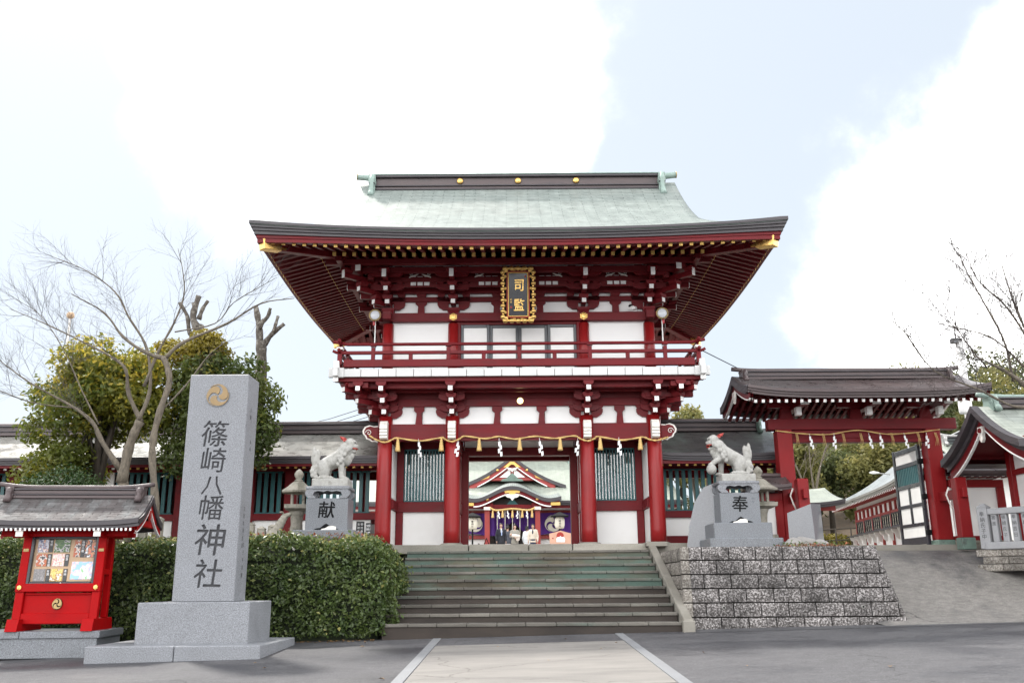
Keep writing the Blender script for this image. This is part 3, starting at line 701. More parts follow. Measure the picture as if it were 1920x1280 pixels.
# --- bracket sets: stepping arms with white ends, boat-shaped cross arms and bearing blocks
def boat(hl, h): return [(-hl, h), (-hl, h*.45), (-hl+.06, h*.14), (-hl+.15, 0), (hl-.15, 0), (hl-.06, h*.14), (hl, h*.45), (hl, h)]
def bracket(name, x, y, ang, levels, step, k, armw=.11, boats=True, diag=False, lab=None, tail=False):
    """levels: list of z of each stepping arm; k: boat half length; ang: direction the arms step out (0 = towards -Y)"""
    bs = bpy.data.objects.new('bracket_set', None); COL.objects.link(bs); bs.location = (x, y, levels[0]-.12); attach(bs, gate)
    dx, dy = math.sin(ang), -math.cos(ang); rot = (0, 0, ang)
    f = 1.414 if diag else 1
    for i, z in enumerate(levels):
        ln = step*(i+1)*f
        cxx, cyy = x+dx*(ln/2-.05), y+dy*(ln/2-.05)
        B('arm', (cxx, cyy, z), (armw, ln+.1, .12), 'red_beam', bs, rot)
        last_tail = tail and i == len(levels)-1
        B('end_cap', (x+dx*(ln+.006), y+dy*(ln+.006), z + (.03 if last_tail else 0)), (armw*.93, .016, .19 if last_tail else .105), 'white_paint', bs, rot, bev=.004)
        bxx, byy = x+dx*(ln-.09), y+dy*(ln-.09)
        link('block', prismmesh([(-.075, 0), (.075, 0), (.115, .05), (.115, .10), (-.115, .10), (-.115, .05)], .2, 'red_beam', 'bblk'), bs, (bxx, byy, z+.06), rot)
        if boats and not diag and i < len(levels):
            wl_ = step*i
            px, py = x+dx*(wl_+.0), y+dy*(wl_+.0)
            if i > 0 or True:
                link('cross_arm', prismmesh(boat(k*(1-.0*i), .15), .10, 'red_beam', ('boat', round(k, 3))), bs, (px, py, z+.035+(.0 if i else .0)), rot)
                for q in (-k+.1, k-.1):
                    ux, uy = math.cos(ang), math.sin(ang)
                    link('block', prismmesh([(-.06, 0), (.06, 0), (.09, .04), (.09, .085), (-.09, .085), (-.09, .04)], .14, 'red_beam', 'bblk2'), bs, (px+ux*q, py+uy*q, z+.185), rot)
    return bs
lowz = (4.675, 4.885, 5.10)
for cx in CXS: bracket('lower', GX+cx, FY-.08, 0, lowz, .29, .30)
for s in (-1, 1):
    for yy in (21.0, 22.8, 24.6): bracket('lower', GX+s*(3.115+.08), yy, s*math.pi/2, lowz, .29, .30)
    bracket('lower', GX+s*3.16, FY-.05, s*math.pi/4, lowz, .27, .3, diag=True, boats=False)
    # outer arm that carries the balcony corner
    R('arm', GX+s*3.63-.055, GX+s*3.63+.055, FY-.97, FY-.1, 5.04, 5.16, 'red_beam', gate); B('end_cap', (GX+s*3.63, FY-.975, 5.10), (.10, .016, .105), 'white_paint', gate, bev=.004)
    link('block', prismmesh([(-.075, 0), (.075, 0), (.115, .05), (.115, .10), (-.115, .10), (-.115, .05)], .2, 'red_beam', 'bblk'), gate, (GX+s*3.63, FY-.86, 5.16))
    R('cross_beam', GX+s*3.63-.3 if s < 0 else GX+2.9, GX-2.9 if s < 0 else GX+s*3.63+.3, FY-.44, FY-.34, 4.96, 5.08, 'red_beam', gate)
# balcony joists and edge beams
for i, (yy, z0, z1) in enumerate(((FY-.36, 5.12, 5.26), (FY-.68, 5.14, 5.28), (FY-.90, 5.255, 5.37))):
    R('balcony_beam', GX-3.35-.32*i*.8-.3, GX+3.35+.32*i*.8+.3, yy-.07, yy+.07, z0, z1, 'red_beam', gate)
for s in (-1, 1):
    for i, (d, z0, z1) in enumerate(((.36, 5.125, 5.255), (.68, 5.145, 5.275), (.90, 5.26, 5.365))):
        R('balcony_beam', GX+s*(3.115+d)-.07, GX+s*(3.115+d)+.07, FY-.9, 25.6, z0, z1, 'red_beam', gate)
# --- balcony
HX, BY0, BY1 = 4.13, 19.93, 25.67
R('balcony_floor', GX-HX+.06, GX+HX-.06, BY0+.06, BY1-.06, 5.37, 5.50, 'red_dark', gate)
n = 20; w = (2*HX-.36)/n
for i in range(n): R('fascia_panel', GX-HX+.18+i*w+.006, GX-HX+.18+(i+1)*w-.006, BY0, BY0+.08, 5.345, 5.525, 'fascia_white', gate, bev=.003)
n2 = 13; w2 = (BY1-BY0-.3)/n2
for s in (-1, 1):
    for i in range(n2): R('fascia_panel', GX+s*HX-.04, GX+s*HX+.04, BY0+.15+i*w2+.003, BY0+.15+(i+1)*w2-.003, 5.345, 5.525, 'fascia_white', gate, bev=.003)
    for q in (BY0+.01, BY1-.01):
        B('corner_cap', (GX+s*(HX-.03), q, 5.435), (.34, .10, .215), 'fascia_white', gate); B('corner_cap', (GX+s*(HX-.03), q, 5.435), (.12, .36, .205), 'fascia_white', gate)
        B('corner_tenon', (GX+s*(HX-.02), q-.03 if q < GY else q+.03, 5.285), (.115, .06, .12), 'white_paint', gate); B('corner_tenon', (GX+s*(HX-.03), q-.02 if q < GY else q+.02, 5.62), (.12, .12, .15), 'white_paint', gate)
# railing
RY = BY0+.06; RXL = HX-.08
def rails(p0, p1, ext, posts, shorts):
    a, b = Vector(p0), Vector(p1); d = (b-a).normalized(); m = (a+b)/2; ang = math.atan2(d.y, d.x); ln = (b-a).length
    B('bottom_rail', (m.x, m.y, 5.655), (ln-.2, .11, .17), 'red_beam', gate, (0, 0, ang))
    for z, r, up in ((5.905, .035, .05), (6.10, .038, .07)):
        pts = []; N_ = 26
        for i in range(N_+1):
            t = -ext + (ln+2*ext)*i/N_; e = max(0, -t, t-ln)/ext
            p = a + d*t; pts.append((p.x, p.y, z + up*e*e))
        if z > 6: tube('top_rail', pts, r, 'red_beam', gate, 10)
        else:
            B('middle_rail', (m.x, m.y, z), (ln, .075, .075), 'red_beam', gate, (0, 0, ang))
            for e, sg in ((a, -1), (b, 1)):
                tube('middle_rail_end', [(e.x+d.x*sg*q, e.y+d.y*sg*q, z+.05*(q/ext)**2) for q in (0, ext*.3, ext*.6, ext)], .042, 'red_beam', gate, 4)
    for t in posts:
        p = a+d*t
        B('rail_post', (p.x, p.y, 5.86), (.085, .085, .33), 'red_beam', gate, (0, 0, ang)); B('post_cap', (p.x, p.y, 6.065), (.13, .1, .035), 'red_beam', gate, (0, 0, ang))
    for t in shorts:
        p = a+d*t; B('rail_strut', (p.x, p.y, 5.80), (.09, .07, .14), 'red_beam', gate, (0, 0, ang))
ps = [cx+RXL for cx in (-3.3, -1.6, 0, 1.6, 3.3)]
rails((GX-RXL, RY, 0), (GX+RXL, RY, 0), .16, ps, [(a+b)/2 for a, b in zip(ps[:-1], ps[1:])])
rails((GX-RXL, BY1-.06, 0), (GX+RXL, BY1-.06, 0), .16, ps, [])
for s in (-1, 1): rails((GX+s*RXL, RY, 0), (GX+s*RXL, BY1-.06, 0), .16, [.95, 2.8, 4.65], [1.9, 3.7])
for s in (-1, 1):
    for q in (RY, BY1-.06):
        B('corner_post', (GX+s*RXL, q, 5.84), (.10, .10, .42), 'red_beam', gate); B('corner_block', (GX+s*RXL, q, 6.0), (.15, .15, .06), 'white_worn', gate)
# --- upper walls and doors
for a, b in ((CXS[0], CXS[1]), (CXS[2], CXS[3])): R('wall_panel', GX+a+.1, GX+b-.1, FY+.02, FY+.07, 5.5, 6.90, 'white_plaster', gate, bev=0)
for s in (-1, 1):
    for a, b in ((21.0, 22.8), (22.8, 24.6)): R('wall_panel', GX+s*3.115-.03, GX+s*3.115+.03, a+.1, b-.1, 5.5, 6.9, 'white_plaster', gate, bev=0)
R('wall_panel', GX-3.0, GX+3.0, 24.58, 24.62, 5.5, 6.9, 'white_plaster', gate, bev=0)
for s in (-1, 1): R('door_jamb', GX+s*1.43-.05, GX+s*1.43+.05, FY-.05, FY+.1, 5.5, 6.9, 'red_beam', gate)
R('door_lintel', GX-1.38, GX+1.38, FY-.03, FY+.08, 6.83, 6.90, 'red_dark', gate)
dw = 1.38*2/4
for i in range(4):
    x0 = GX-1.38+i*dw; y0 = FY+.01 + (.035 if i in (1, 2) else 0)
    d = B('door_leaf', (x0+dw/2, y0+.025, 6.17), (dw-.004, .012, 1.32), 'door_grey', gate, bev=0)
    for q in (0, 1): B('stile', (x0+dw*q+(.035 if q == 0 else -.035), y0, 6.17), (.066, .04, 1.32), 'door_grey', d)
    for z, h in ((6.80, .075), (5.97, .075), (5.54, .06)): B('rail', (x0+dw/2, y0, z), (dw-.14, .04, h), 'door_grey', d)
    B('pane', (x0+dw/2, y0+.012, 6.385), (dw-.14, .01, .75), 'white_paint', d, bev=0); B('pane', (x0+dw/2, y0+.012, 5.75), (dw-.14, .01, .36), 'white_paint', d, bev=0)
# head tie beam with gold rosettes
R('head_beam', GX-3.33, GX+3.33, FY-.13, FY+.09, 6.895, 7.105, 'red_beam', gate); R('head_beam', GX-3.3, GX+3.3, 24.51, 24.73, 6.895, 7.105, 'red_beam', gate)
for s in (-1, 1): R('head_beam', GX+s*3.115-.10, GX+s*3.115+.10, FY-.35, 24.9, 6.90, 7.10, 'red_beam', gate)
for cx in CXS:
    ro = lathe('rosette', [(.085, 0), (.085, .012), (.05, .02), (.045, .03), (.0, .034)], 'gold', gate, (GX+cx, FY-.131, 7.0), sq=6, rot=(math.pi/2, 0, 0), key='ros')
    for i in range(6): cyl('petal', (GX+cx+.055*math.cos(i*math.pi/3), FY-.145, 7.0+.055*math.sin(i*math.pi/3)), .022, .012, .02, 'gold', ro, 8, (math.pi/2, 0, 0))
# --- upper frieze
for yy, s in ((FY, 1), (24.6, -1)):
    R('frieze_wall', GX-3.15, GX+3.15, yy+.02, yy+.06, 7.08, 8.45, 'white_plaster', gate, bev=0)
for s in (-1, 1): R('frieze_wall', GX+s*3.115-.02, GX+s*3.115+.02, FY, 24.6, 7.08, 8.45, 'white_plaster', gate, bev=0)
for z0, z1, p in ((7.40, 7.52, .07), (7.60, 7.745, .10), (7.93, 8.10, .14)):
    R('frieze_beam', GX-3.3, GX+3.3, FY-p, FY+.02, z0, z1, 'red_beam', gate)
    for s in (-1, 1): R('frieze_beam', GX+s*3.115-.07 - (p if s < 0 else 0), GX+s*3.115+.07+(p if s > 0 else 0), FY, 24.6, z0+.003, z1-.003, 'red_beam', gate)
for a, b, n in ((CXS[0], CXS[1], 1), (CXS[1], CXS[2], 2), (CXS[2], CXS[3], 1)):
    for i in range(n):
        sx = GX + a+(b-a)*(i+1)/(n+1)
        prism('strut', [(-.085, 0), (.085, 0), (.075, .20), (.14, .26), (.14, .31), (-.14, .31), (-.14, .26), (-.075, .20)], .1, 'red_beam', gate, (sx, FY-.0, 7.10), key='ustrut')
        prism('strut', [(-.09, 0), (.09, 0), (.12, .06), (.12, .09), (-.12, .09), (-.12, .06)], .1, 'red_beam', gate, (sx, FY-.03, 7.515), key='ustrut2')
    for e in (a, b):
        d = 1 if e == a else -1
        prism('side_arm', [(0, .0), (.13, .0), (.24, .07), (.27, .13), (.27, .22), (0, .22)], .1, 'red_beam', gate, (GX+e+d*.12, FY-.01, 7.20), rot=(0, 0, 0 if d > 0 else math.pi), key='sarm2')
    # carved white ribs over slatted panels between the bracket sets
    for i in range(1 if n == 1 else 2):
        sx = GX + a+(b-a)*((i+.5) if n == 2 else .5)/(1 if n == 1 else 2)
        for q in ((-.16, .0, .16) if n == 1 else (-.1, .06, .22) if i == 0 else (-.22, -.06, .1)):
            R('panel', sx+q-.062, sx+q+.062, FY-.42, FY-.40, 7.70, 7.92, 'white_plaster', gate, bev=0)
        for sg in ((-1, 1) if n == 1 else (-1,) if i == 0 else (1,)):
            cxx = sx + sg*.12
            tube('carved_rib', [(cxx-sg*.08, FY-.46, 7.97), (cxx+sg*.0, FY-.46, 7.93), (cxx+sg*.09, FY-.46, 7.91), (cxx+sg*.14, FY-.46, 7.88)], [.012, .022, .02, .012], 'white_worn', gate, 6)
            tube('carved_curl', [(cxx+sg*(.08+.04*math.cos(w)*(1-w/9)), FY-.46, 7.975+.04*math.sin(w)*(1-w/9)) for w in [i_*.5 for i_ in range(-2, 12)]], .008, 'white_worn', gate, 5)
    R('panel_backing', GX+a+.4, GX+b-.4, FY-.395, FY-.36, 7.66, 7.96, 'red_dark', gate, bev=0)
upz = (7.33, 7.555, 7.79)
for cx in CXS:
    lathe('cap_block', [(.11, 0), (.15, .07), (.15, .13)], 'red_beam', gate, (GX+cx, FY, 7.10), sq=4, key='daito')
    bracket('upper', GX+cx, FY-.02, 0, upz, .33, .40, tail=True)
for s in (-1, 1):
    for yy in (21.0, 22.8, 24.6): bracket('upper', GX+s*(3.115+.02), yy, s*math.pi/2, upz, .33, .36, tail=True)
    bracket('upper', GX+s*3.13, FY-.02, s*math.pi/4, upz, .31, .3, diag=True, boats=False, tail=True)
    B('end_cap', (GX+s*3.72, FY-1.02, 7.98), (.13, .02, .22), 'white_paint', gate, (0, 0, s*.25)); R('tail_arm', GX+s*3.72-.06, GX+s*3.72+.06, FY-1.0, FY-.2, 7.90, 8.06, 'red_beam', gate)
# outer purlins under the rafters
for i, (d, z) in enumerate(((.36, 7.84), (.70, 7.97), (1.0, 8.07))):
    R('purlin', GX-3.115-d-.35, GX+3.115+d+.35, FY-d-.07, FY-d+.07, z-.06, z+.07, 'red_dark', gate); R('purlin', GX-3.115-d-.3, GX+3.115+d+.3, 24.6+d-.07, 24.6+d+.07, z-.06, z+.07, 'red_dark', gate)
    for s in (-1, 1): R('purlin', GX+s*(3.115+d)-.07, GX+s*(3.115+d)+.07, FY-d-.3, 24.6+d+.3, z-.057, z+.067, 'red_dark', gate)
# --- roof surface
HA, HB, ZE = 5.78, 4.5, 8.19
def upturn(x, y): return .215*(min(1, abs(x)/HA)**2.4)*(min(1, abs(y)/HB)**2.4)
def Hs(d): return .42*d + .0612*d*d
VERGE = 4.28
roofp = bpy.data.objects.new('roof', None); COL.objects.link(roofp); roofp.location = (GX, GY, ZE); attach(roofp, gate)
def slope_len(d): return d*1.15
ds = [HB*(i/22)**1.15 for i in range(23)]
for sgn, nm in ((-1, 'front'), (1, 'back')):
    P = []; U = []
    for d in ds:
        k = .18; a, b = VERGE, HA-d; xm = max(a, b) if abs(a-b) > k*2 else (a+b)/2 + ((a-b)**2/(4*k)+k)/2*1.0
        xm = max(xm, a, b)
        row = []; ur = []
        for i in range(41):
            x = -xm + 2*xm*i/40; y = HB-d
            row.append((GX+x, GY+sgn*y, ZE + Hs(d) + upturn(x, y))); ur.append((x*(-sgn), slope_len(d)))
        P.append(row); U.append(ur)
    if sgn > 0: P = [r[::-1] for r in P]; U = [r[::-1] for r in U]
    link('roof_slope', gridmesh(P, 'copper_green', U, thick=.05), roofp)
for sgn in (-1, 1):
    P = []; U = []
    for d in [1.95*(i/12) for i in range(13)]:
        ym = HB-d; row = []; ur = []
        for i in range(31):
            y = -ym + 2*ym*i/30; x = HA-d
            row.append((GX+sgn*x, GY+y, ZE + Hs(d) + upturn(x, y))); ur.append((y, slope_len(d)))
        P.append(row if sgn > 0 else row[::-1]); U.append(ur if sgn > 0 else ur[::-1])
    link('roof_slope', gridmesh(P, 'copper_green', U, thick=.05), roofp)
    # gable wall under the verge
    gp = [(y, ZE+Hs(HB-abs(y))-.04) for y in [-2.4+.2*i for i in range(25)]]
    v = [(GX+sgn*3.86, GY+y, z) for y, z in gp] + [(GX+sgn*3.86, GY+2.4, 8.9), (GX+sgn*3.86, GY-2.4, 8.9)]
    link('gable_wall', mesh('gable', v, [tuple(range(len(v)))], 'red_dark'), roofp)
    tube('verge_board', [(GX+sgn*(VERGE-.05), GY+y, ZE+Hs(HB-abs(y))-.10) for y in [-3.0+.25*i for i in range(25)]], .07, 'eave_dark', roofp, 6)
# thick layered eave edge
def perim(inset, z_off, nseg=36):
    pts = []
    a, b = HA-inset, HB-inset
    def pt(x, y): return (GX+x, GY+y, ZE + upturn(x*HA/a, y*HB/b) + z_off*(1+.35*(abs(x)/a)**5*(abs(y)/b)**5))
    for i in range(nseg): pts.append(pt(-a+2*a*i/nseg, -b))
    for i in range(nseg): pts.append(pt(a, -b+2*b*i/nseg))
    for i in range(nseg): pts.append(pt(a-2*a*i/nseg, b))
    for i in range(nseg): pts.append(pt(-a, b-2*b*i/nseg))
    return pts
def ring(name, prof, mat, parent):
    rows = [perim(i, z) for i, z in prof]; n = len(rows[0]); v = [p for r in rows for p in r]; f = []
    for k in range(len(rows)-1):
        for i in range(n): j = (i+1) % n; f.append((k*n+i, (k+1)*n+i, (k+1)*n+j, k*n+j))
    return link(name, mesh(name, v, f, mat), parent)
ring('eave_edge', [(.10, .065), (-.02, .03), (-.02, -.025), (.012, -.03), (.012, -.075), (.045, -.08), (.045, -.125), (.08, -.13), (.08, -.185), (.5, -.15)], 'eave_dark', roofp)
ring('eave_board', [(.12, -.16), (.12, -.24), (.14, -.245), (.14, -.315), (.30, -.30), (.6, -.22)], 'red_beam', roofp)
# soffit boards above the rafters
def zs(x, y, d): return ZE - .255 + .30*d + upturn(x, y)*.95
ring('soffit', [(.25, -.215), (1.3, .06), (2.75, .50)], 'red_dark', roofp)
# rafters in two tiers with gilt ends
def rafter(x, y, outward, d0, d1, z0, slope, sec, gold):
    """a rafter under the eave: from inset d0 to d1"""
    ox, oy = outward; ln = (d1-d0)*math.hypot(1, slope); m = (d0+d1)/2
    if ox == 0: px, py = x, oy*(HB-m)
    else: px, py = ox*(HA-m), y
    ex, ey = (x, oy*(HB-d0)) if ox == 0 else (ox*(HA-d0), y)
    up = upturn(ex, ey)*.97; zc = z0 + slope*(m-d0) + up*(1-.3*(m-d0))
    ang = math.atan(slope - .3*up)
    rz = {(0, -1): 0, (0, 1): math.pi, (-1, 0): -math.pi/2, (1, 0): math.pi/2}[outward]
    rot = Euler((ang, 0, rz)); r = B('rafter', (GX+px, GY+py, zc), (sec[0], ln, sec[1]), 'red_dark', roofp, rot, bev=.006)
    tip = Vector((GX+px, GY+py, zc)) + rot.to_matrix() @ Vector((0, -ln/2, 0))
    if gold: B('gilt_end', tip, (sec[0]*.97, .014, sec[1]*.97), 'gold_paint', r, rot, bev=.006)
SP = .2265
def fan(half, outward, both):
    n = int((half-.35)/SP)
    for i in range(-n-1, n+1):
        u = (i+.5)*SP; lim = half-abs(u)
        for (d0, d1, z0, sl, sec) in ((.24, 1.28, 7.865, .30, (.082, .085)), (1.24, 2.75, 8.075, .26, (.085, .09))):
            e = min(d1, lim-.08)
            if e-d0 > .12: rafter(u if outward[0] == 0 else 0, u if outward[0] else 0, outward, d0, e, z0, sl, sec, both)
fan(HA, (0, -1), True); fan(HB, (-1, 0), True); fan(HB, (1, 0), True); fan(HA, (0, 1), False)
# hip rafters with gilt shoes
for sx in (-1, 1):
    for sy in (-1, 1):
        a = Vector((GX+sx*(HA-.36), GY+sy*(HB-.34), ZE+.215-.42)); b = Vector((GX+sx*(HA-2.7), GY+sy*(HB-2.7), ZE+.25))
        m_ = (a+b)/2; d = a-b; q = d.to_track_quat('-Y', 'Z').to_euler()
        h = B('hip_rafter', m_, (.19, d.length, .22), 'red_beam', roofp, q, bev=.012)
        c = a - d.normalized()*.02; B('gilt_shoe', c, (.215, .44, .235), 'gold', h, q, bev=.012)
        for sd in (-1, 1):
            for zz in (-.06, .06): B('gilt_tongue', c - d.normalized()*.27 + Vector((0, 0, zz)) , (.212, .16, .07), 'gold', h, q, bev=.01)
# --- ridge
for z0, z1, hw, hl, mat in ((10.86, 10.99, .34, 3.80, 'ridge_brown'), (10.99, 11.03, .38, 3.84, 'eave_dark'), (11.03, 11.10, .33, 3.80, 'ridge_brown'), (11.10, 11.135, .37, 3.84, 'eave_dark'), (11.135, 11.36, .30, 3.79, 'ridge_brown'), (11.36, 11.42, .38, 3.86, 'eave_dark')):
    R('ridge_course', GX-hl, GX+hl, GY-hw, GY+hw, z0, z1, mat, roofp, bev=.01)
pr = []; 
for i in range(33):
    x = -4.32+8.64*i/32; e = max(0, abs(x)-3.2)/1.12; pr.append((GX+x, GY, 11.47+.075*e*e))
tube('ridge_cap', pr, .085, 'ridge_green', roofp, 12)
R('ridge_cap_board', GX-3.9, GX+3.9, GY-.4, GY+.4, 11.42, 11.45, 'ridge_green', roofp)
for s in (-1, 1):
    lathe('ridge_cap_disc', [(.09, 0), (.09, .02), (.05, .03)], 'gold_dull', roofp, (GX+s*4.32, GY, 11.545), rot=(0, s*math.pi/2, 0), key='rcd')
    o = prism('ridge_end', [(-.07, 0), (.07, 0), (.09, .10), (.08, .30), (.10, .40), (.085, .62), (-.085, .62), (-.10, .40), (-.08, .30), (-.09, .10)], .92, 'ridge_green', roofp, (GX+s*3.86, GY, 10.80), key='oni')
    tube('ridge_end_scroll', [(GX+s*3.86, GY-.42, 11.40), (GX+s*3.86, GY-.50, 11.2), (GX+s*3.86, GY-.46, 11.0), (GX+s*3.86, GY-.56, 10.82), (GX+s*3.86, GY-.62, 10.72)], [.07, .075, .06, .085, .09], 'ridge_green', o, 8)
    B('ridge_end_band', (GX+s*3.86, GY-.46, 11.14), (.17, .12, .03), 'eave_dark', o)
for x in (-1.55, 0, 1.55): lathe('crest_medallion', [(.085, 0), (.085, .025), (.06, .045), (0, .05)], 'gold', roofp, (GX+x+.03, GY-.31, 11.255), rot=(math.pi/2, 0, 0), n=20, key='med')
# --- ground floor: niches with teal lattice, panels, passage
gl = 'teal'
for s in (-1, 1):
    xo, xi = GX+s*2.86, GX+s*1.72; xa, xb = min(xo, xi), max(xo, xi); Y = 22.0
    R('dado_panel', xa, xb, Y, Y+.05, ZP+.05, 2.52, 'white_plaster', gate, bev=0)
    R('dado_foot', xa-.05, xb+.05, Y-.04, Y+.08, ZP-.004, ZP+.05, 'platform_edge', gate)
    R('sill_beam', xa-.05, xb+.1, Y-.07, Y+.09, 2.50, 2.74, 'red_beam', gate)
    R('niche_lintel', xa-.05, xb+.1, Y-.05, Y+.09, 4.0, 4.35, 'red_dark', gate)
    for px in (xo, xi): R('niche_post', px-.085, px+.085, Y-.05, Y+.09, ZP, 4.35, 'red_beam', gate)
    la = bpy.data.objects.new('lattice_window', None); COL.objects.link(la); la.location = ((xa+xb)/2, Y, 2.74); attach(la, gate)
    wa, wb = xa+.085, xb-.085
    R('frame', wa, wb, Y-.03, Y+.03, 2.74, 2.775, gl, la); R('frame', wa, wb, Y-.03, Y+.03, 3.965, 4.0, gl, la)
    for e in (wa, wb): R('frame', e-.018, e+.018, Y-.03, Y+.03, 2.775, 3.965, gl, la)
    nb = 13
    for i in range(1, nb): R('bar', wa+(wb-wa)*i/nb-.019, wa+(wb-wa)*i/nb+.019, Y-.02, Y+.015, 2.775, 3.965, gl, la, bev=.004)
    R('glass', wa, wb, Y+.03, Y+.036, 2.76, 3.98, 'glass_dark', la, bev=0)
    # side wall of the niche
    R('side_panel', GX+s*2.97-.02, GX+s*2.97+.02, 21.12, Y-.05, 2.76, 4.02, 'white_plaster', gate, bev=0); R('side_panel', GX+s*2.97-.02, GX+s*2.97+.02, 21.12, Y-.05, ZP+.04, 2.50, 'white_plaster', gate, bev=0)
    R('side_rail', GX+s*2.96-.06, GX+s*2.96+.06, 21.1, Y-.07, 2.51, 2.73, 'red_beam', gate); R('side_rail', GX+s*2.96-.06, GX+s*2.96+.06, 21.1, Y-.07, 4.0, 4.05, 'red_beam', gate)
    # outer wall of the gate and rear bays
    R('outer_wall', GX+s*3.115-.03, GX+s*3.115+.03, 22.0, 24.5, ZP, 4.05, 'white_plaster', gate, bev=0)
    R('niche_ceiling', xa-.2, xb+.2, 21.05, 24.5, 4.36, 4.40, 'red_dark', gate, bev=0)
    R('rear_wall', xa-.2, xb+.2, 24.55, 24.6, ZP, 4.05, 'red_dark', gate, bev=0)
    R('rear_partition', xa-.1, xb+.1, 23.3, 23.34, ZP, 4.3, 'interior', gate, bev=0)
    # passage side walls: red frames with white panels
    X = GX+s*1.46
    for a, b in ((21.2, 22.68), (22.92, 24.42)):
        R('passage_panel', X-.02, X+.02, a, b, ZP+.1, 4.05, 'white_plaster', gate, bev=0)
        for z0, z1 in ((ZP, ZP+.14), (2.48, 2.72), (3.9, 4.1)): R('passage_rail', X-.055, X+.055, a-.06, b+.06, z0, z1, 'red_beam', gate)
        for q in (a+.03, (a+b)/2, b-.03): R('passage_stud', X-.05, X+.05, q-.05, q+.05, ZP+.14, 3.9, 'red_beam', gate)
    R('gate_jamb', GX+s*1.36-.10, GX+s*1.36+.10, GY-.16, GY+.16, ZP, 4.05, 'red_dark', gate)
R('gate_lintel', GX-1.36, GX+1.36, GY-.14, GY+.14, 3.93, 4.13, 'red_dark', gate); R('transom_panel', GX-1.36, GX+1.36, GY-.05, GY+.05, 4.13, 4.36, 'white_plaster', gate, bev=0)
R('passage_ceiling', GX-1.5, GX+1.5, FY+.1, GY-.06, 4.36, 4.40, 'white_worn', gate, bev=0); R('passage_ceiling', GX-1.5, GX+1.5, GY+.14, 24.5, 4.20, 4.24, 'red_dark', gate, bev=0)
R('storey_floor', GX-3.2, GX+3.2, 21.05, 24.6, 5.33, 5.38, 'red_dark', gate, bev=0)
# seated guardian behind each lattice
for s, side in ((-1, 'left'), (1, 'right')):
    cx = GX+s*2.27; t = thing('guardian_statue', 'robed seated guardian figure behind the %s teal lattice' % side, 'statue', (cx, 22.75, ZP+1), 'guardian statues in the gate niches')
    def fill(bm, cx=cx):
        ell(bm, (cx, 22.75, 2.95), (.40, .28, .26)); ell(bm, (cx, 22.78, 3.25), (.24, .18, .32)); conv(bm, (cx-.22, 22.7, 3.35), (cx-.30, 22.55, 3.0), .1, .12); conv(bm, (cx+.22, 22.7, 3.35), (cx+.30, 22.55, 3.0), .1, .12)
    organic('robe', fill, 'robe', t, .035)
    def fill2(bm, cx=cx): ell(bm, (cx, 22.74, 3.66), (.09, .1, .13)); ell(bm, (cx, 22.64, 3.65), (.02, .02, .03)); ell(bm, (cx-.09, 22.75, 3.66), (.02, .03, .04)); ell(bm, (cx+.09, 22.75, 3.66), (.02, .03, .04))
    organic('head', fill2, 'skin', t, .018)
    lathe('hat', [(.1, 0), (.1, .06), (.06, .1), (.055, .26), (.02, .28)], 'ink_black', t, (cx, 22.75, 3.74), n=14)
    R('plinth', cx-.5, cx+.5, 22.4, 23.2, 2.60, 2.72, 'gold_dull', t)
    R('stool', cx-.4, cx+.4, 22.45, 23.15, ZP, 2.6, 'red_dark', t)
    for i in range(5):
        o = R('curtain_panel', cx-.52+i*.21, cx-.52+i*.21+.19, 22.24, 22.25, 3.5-.05*(i % 2), 3.92, 'curtain', t, bev=0)
# --- name plaque
pl = thing('name_plaque', 'black lacquer plaque with two gold characters in a gilt carved frame', 'plaque', (GX-.01, 20.2, 7.3))
PT = Matrix.Translation((GX-.01, 20.13, 7.31)) @ Matrix.Rotation(.17, 4, 'X')
def pq(name, c, s, mat, par=pl, bev=.008):
    o = B(name, (0, 0, 0), s, mat, None, bev=bev); o.matrix_basis = PT @ Matrix.Translation(c); return attach(o, par)
bd = pq('board', (0, 0, 0), (.43, .03, .99), 'plaque_black')
for sx in (-1, 1): pq('inner_frame', (sx*.225, -.01, 0), (.022, .05, 1.03), 'gold_paint', bd); pq('inner_border', (sx*.252, -.005, 0), (.03, .05, 1.06), 'seal_red', bd)
for sz in (-1, 1): pq('inner_frame', (0, -.01, sz*.505), (.43, .05, .022), 'gold_paint', bd); pq('inner_border', (0, -.005, sz*.532), (.50, .05, .03), 'seal_red', bd)
pq('backing', (0, .03, 0), (.66, .02, 1.22), 'ink_black')
for sx in (-1, 1):
    fr = pq('side_frame', (sx*.345, -.0, 0), (.04, .055, 1.2), 'gold')
    for i in range(9):
        o = lathe('scallop', [(.05, -.03), (.058, 0), (.05, .03)], 'gold', None, (0, 0, 0), n=10, key='scal'); o.matrix_basis = PT @ Matrix.Translation((sx*.355, -.01, -.52+i*.13)) @ Matrix.Rotation(math.pi/2, 4, 'X'); attach(o, fr)
    for i in range(4):
        o = lathe('scroll', [(.03, -.02), (.035, 0), (.03, .02)], 'gold_paint', None, (0, 0, 0), n=10, key='scal2'); o.matrix_basis = PT @ Matrix.Translation((sx*.295, -.02, -.42+i*.28)) @ Matrix.Rotation(math.pi/2, 4, 'X'); attach(o, fr)
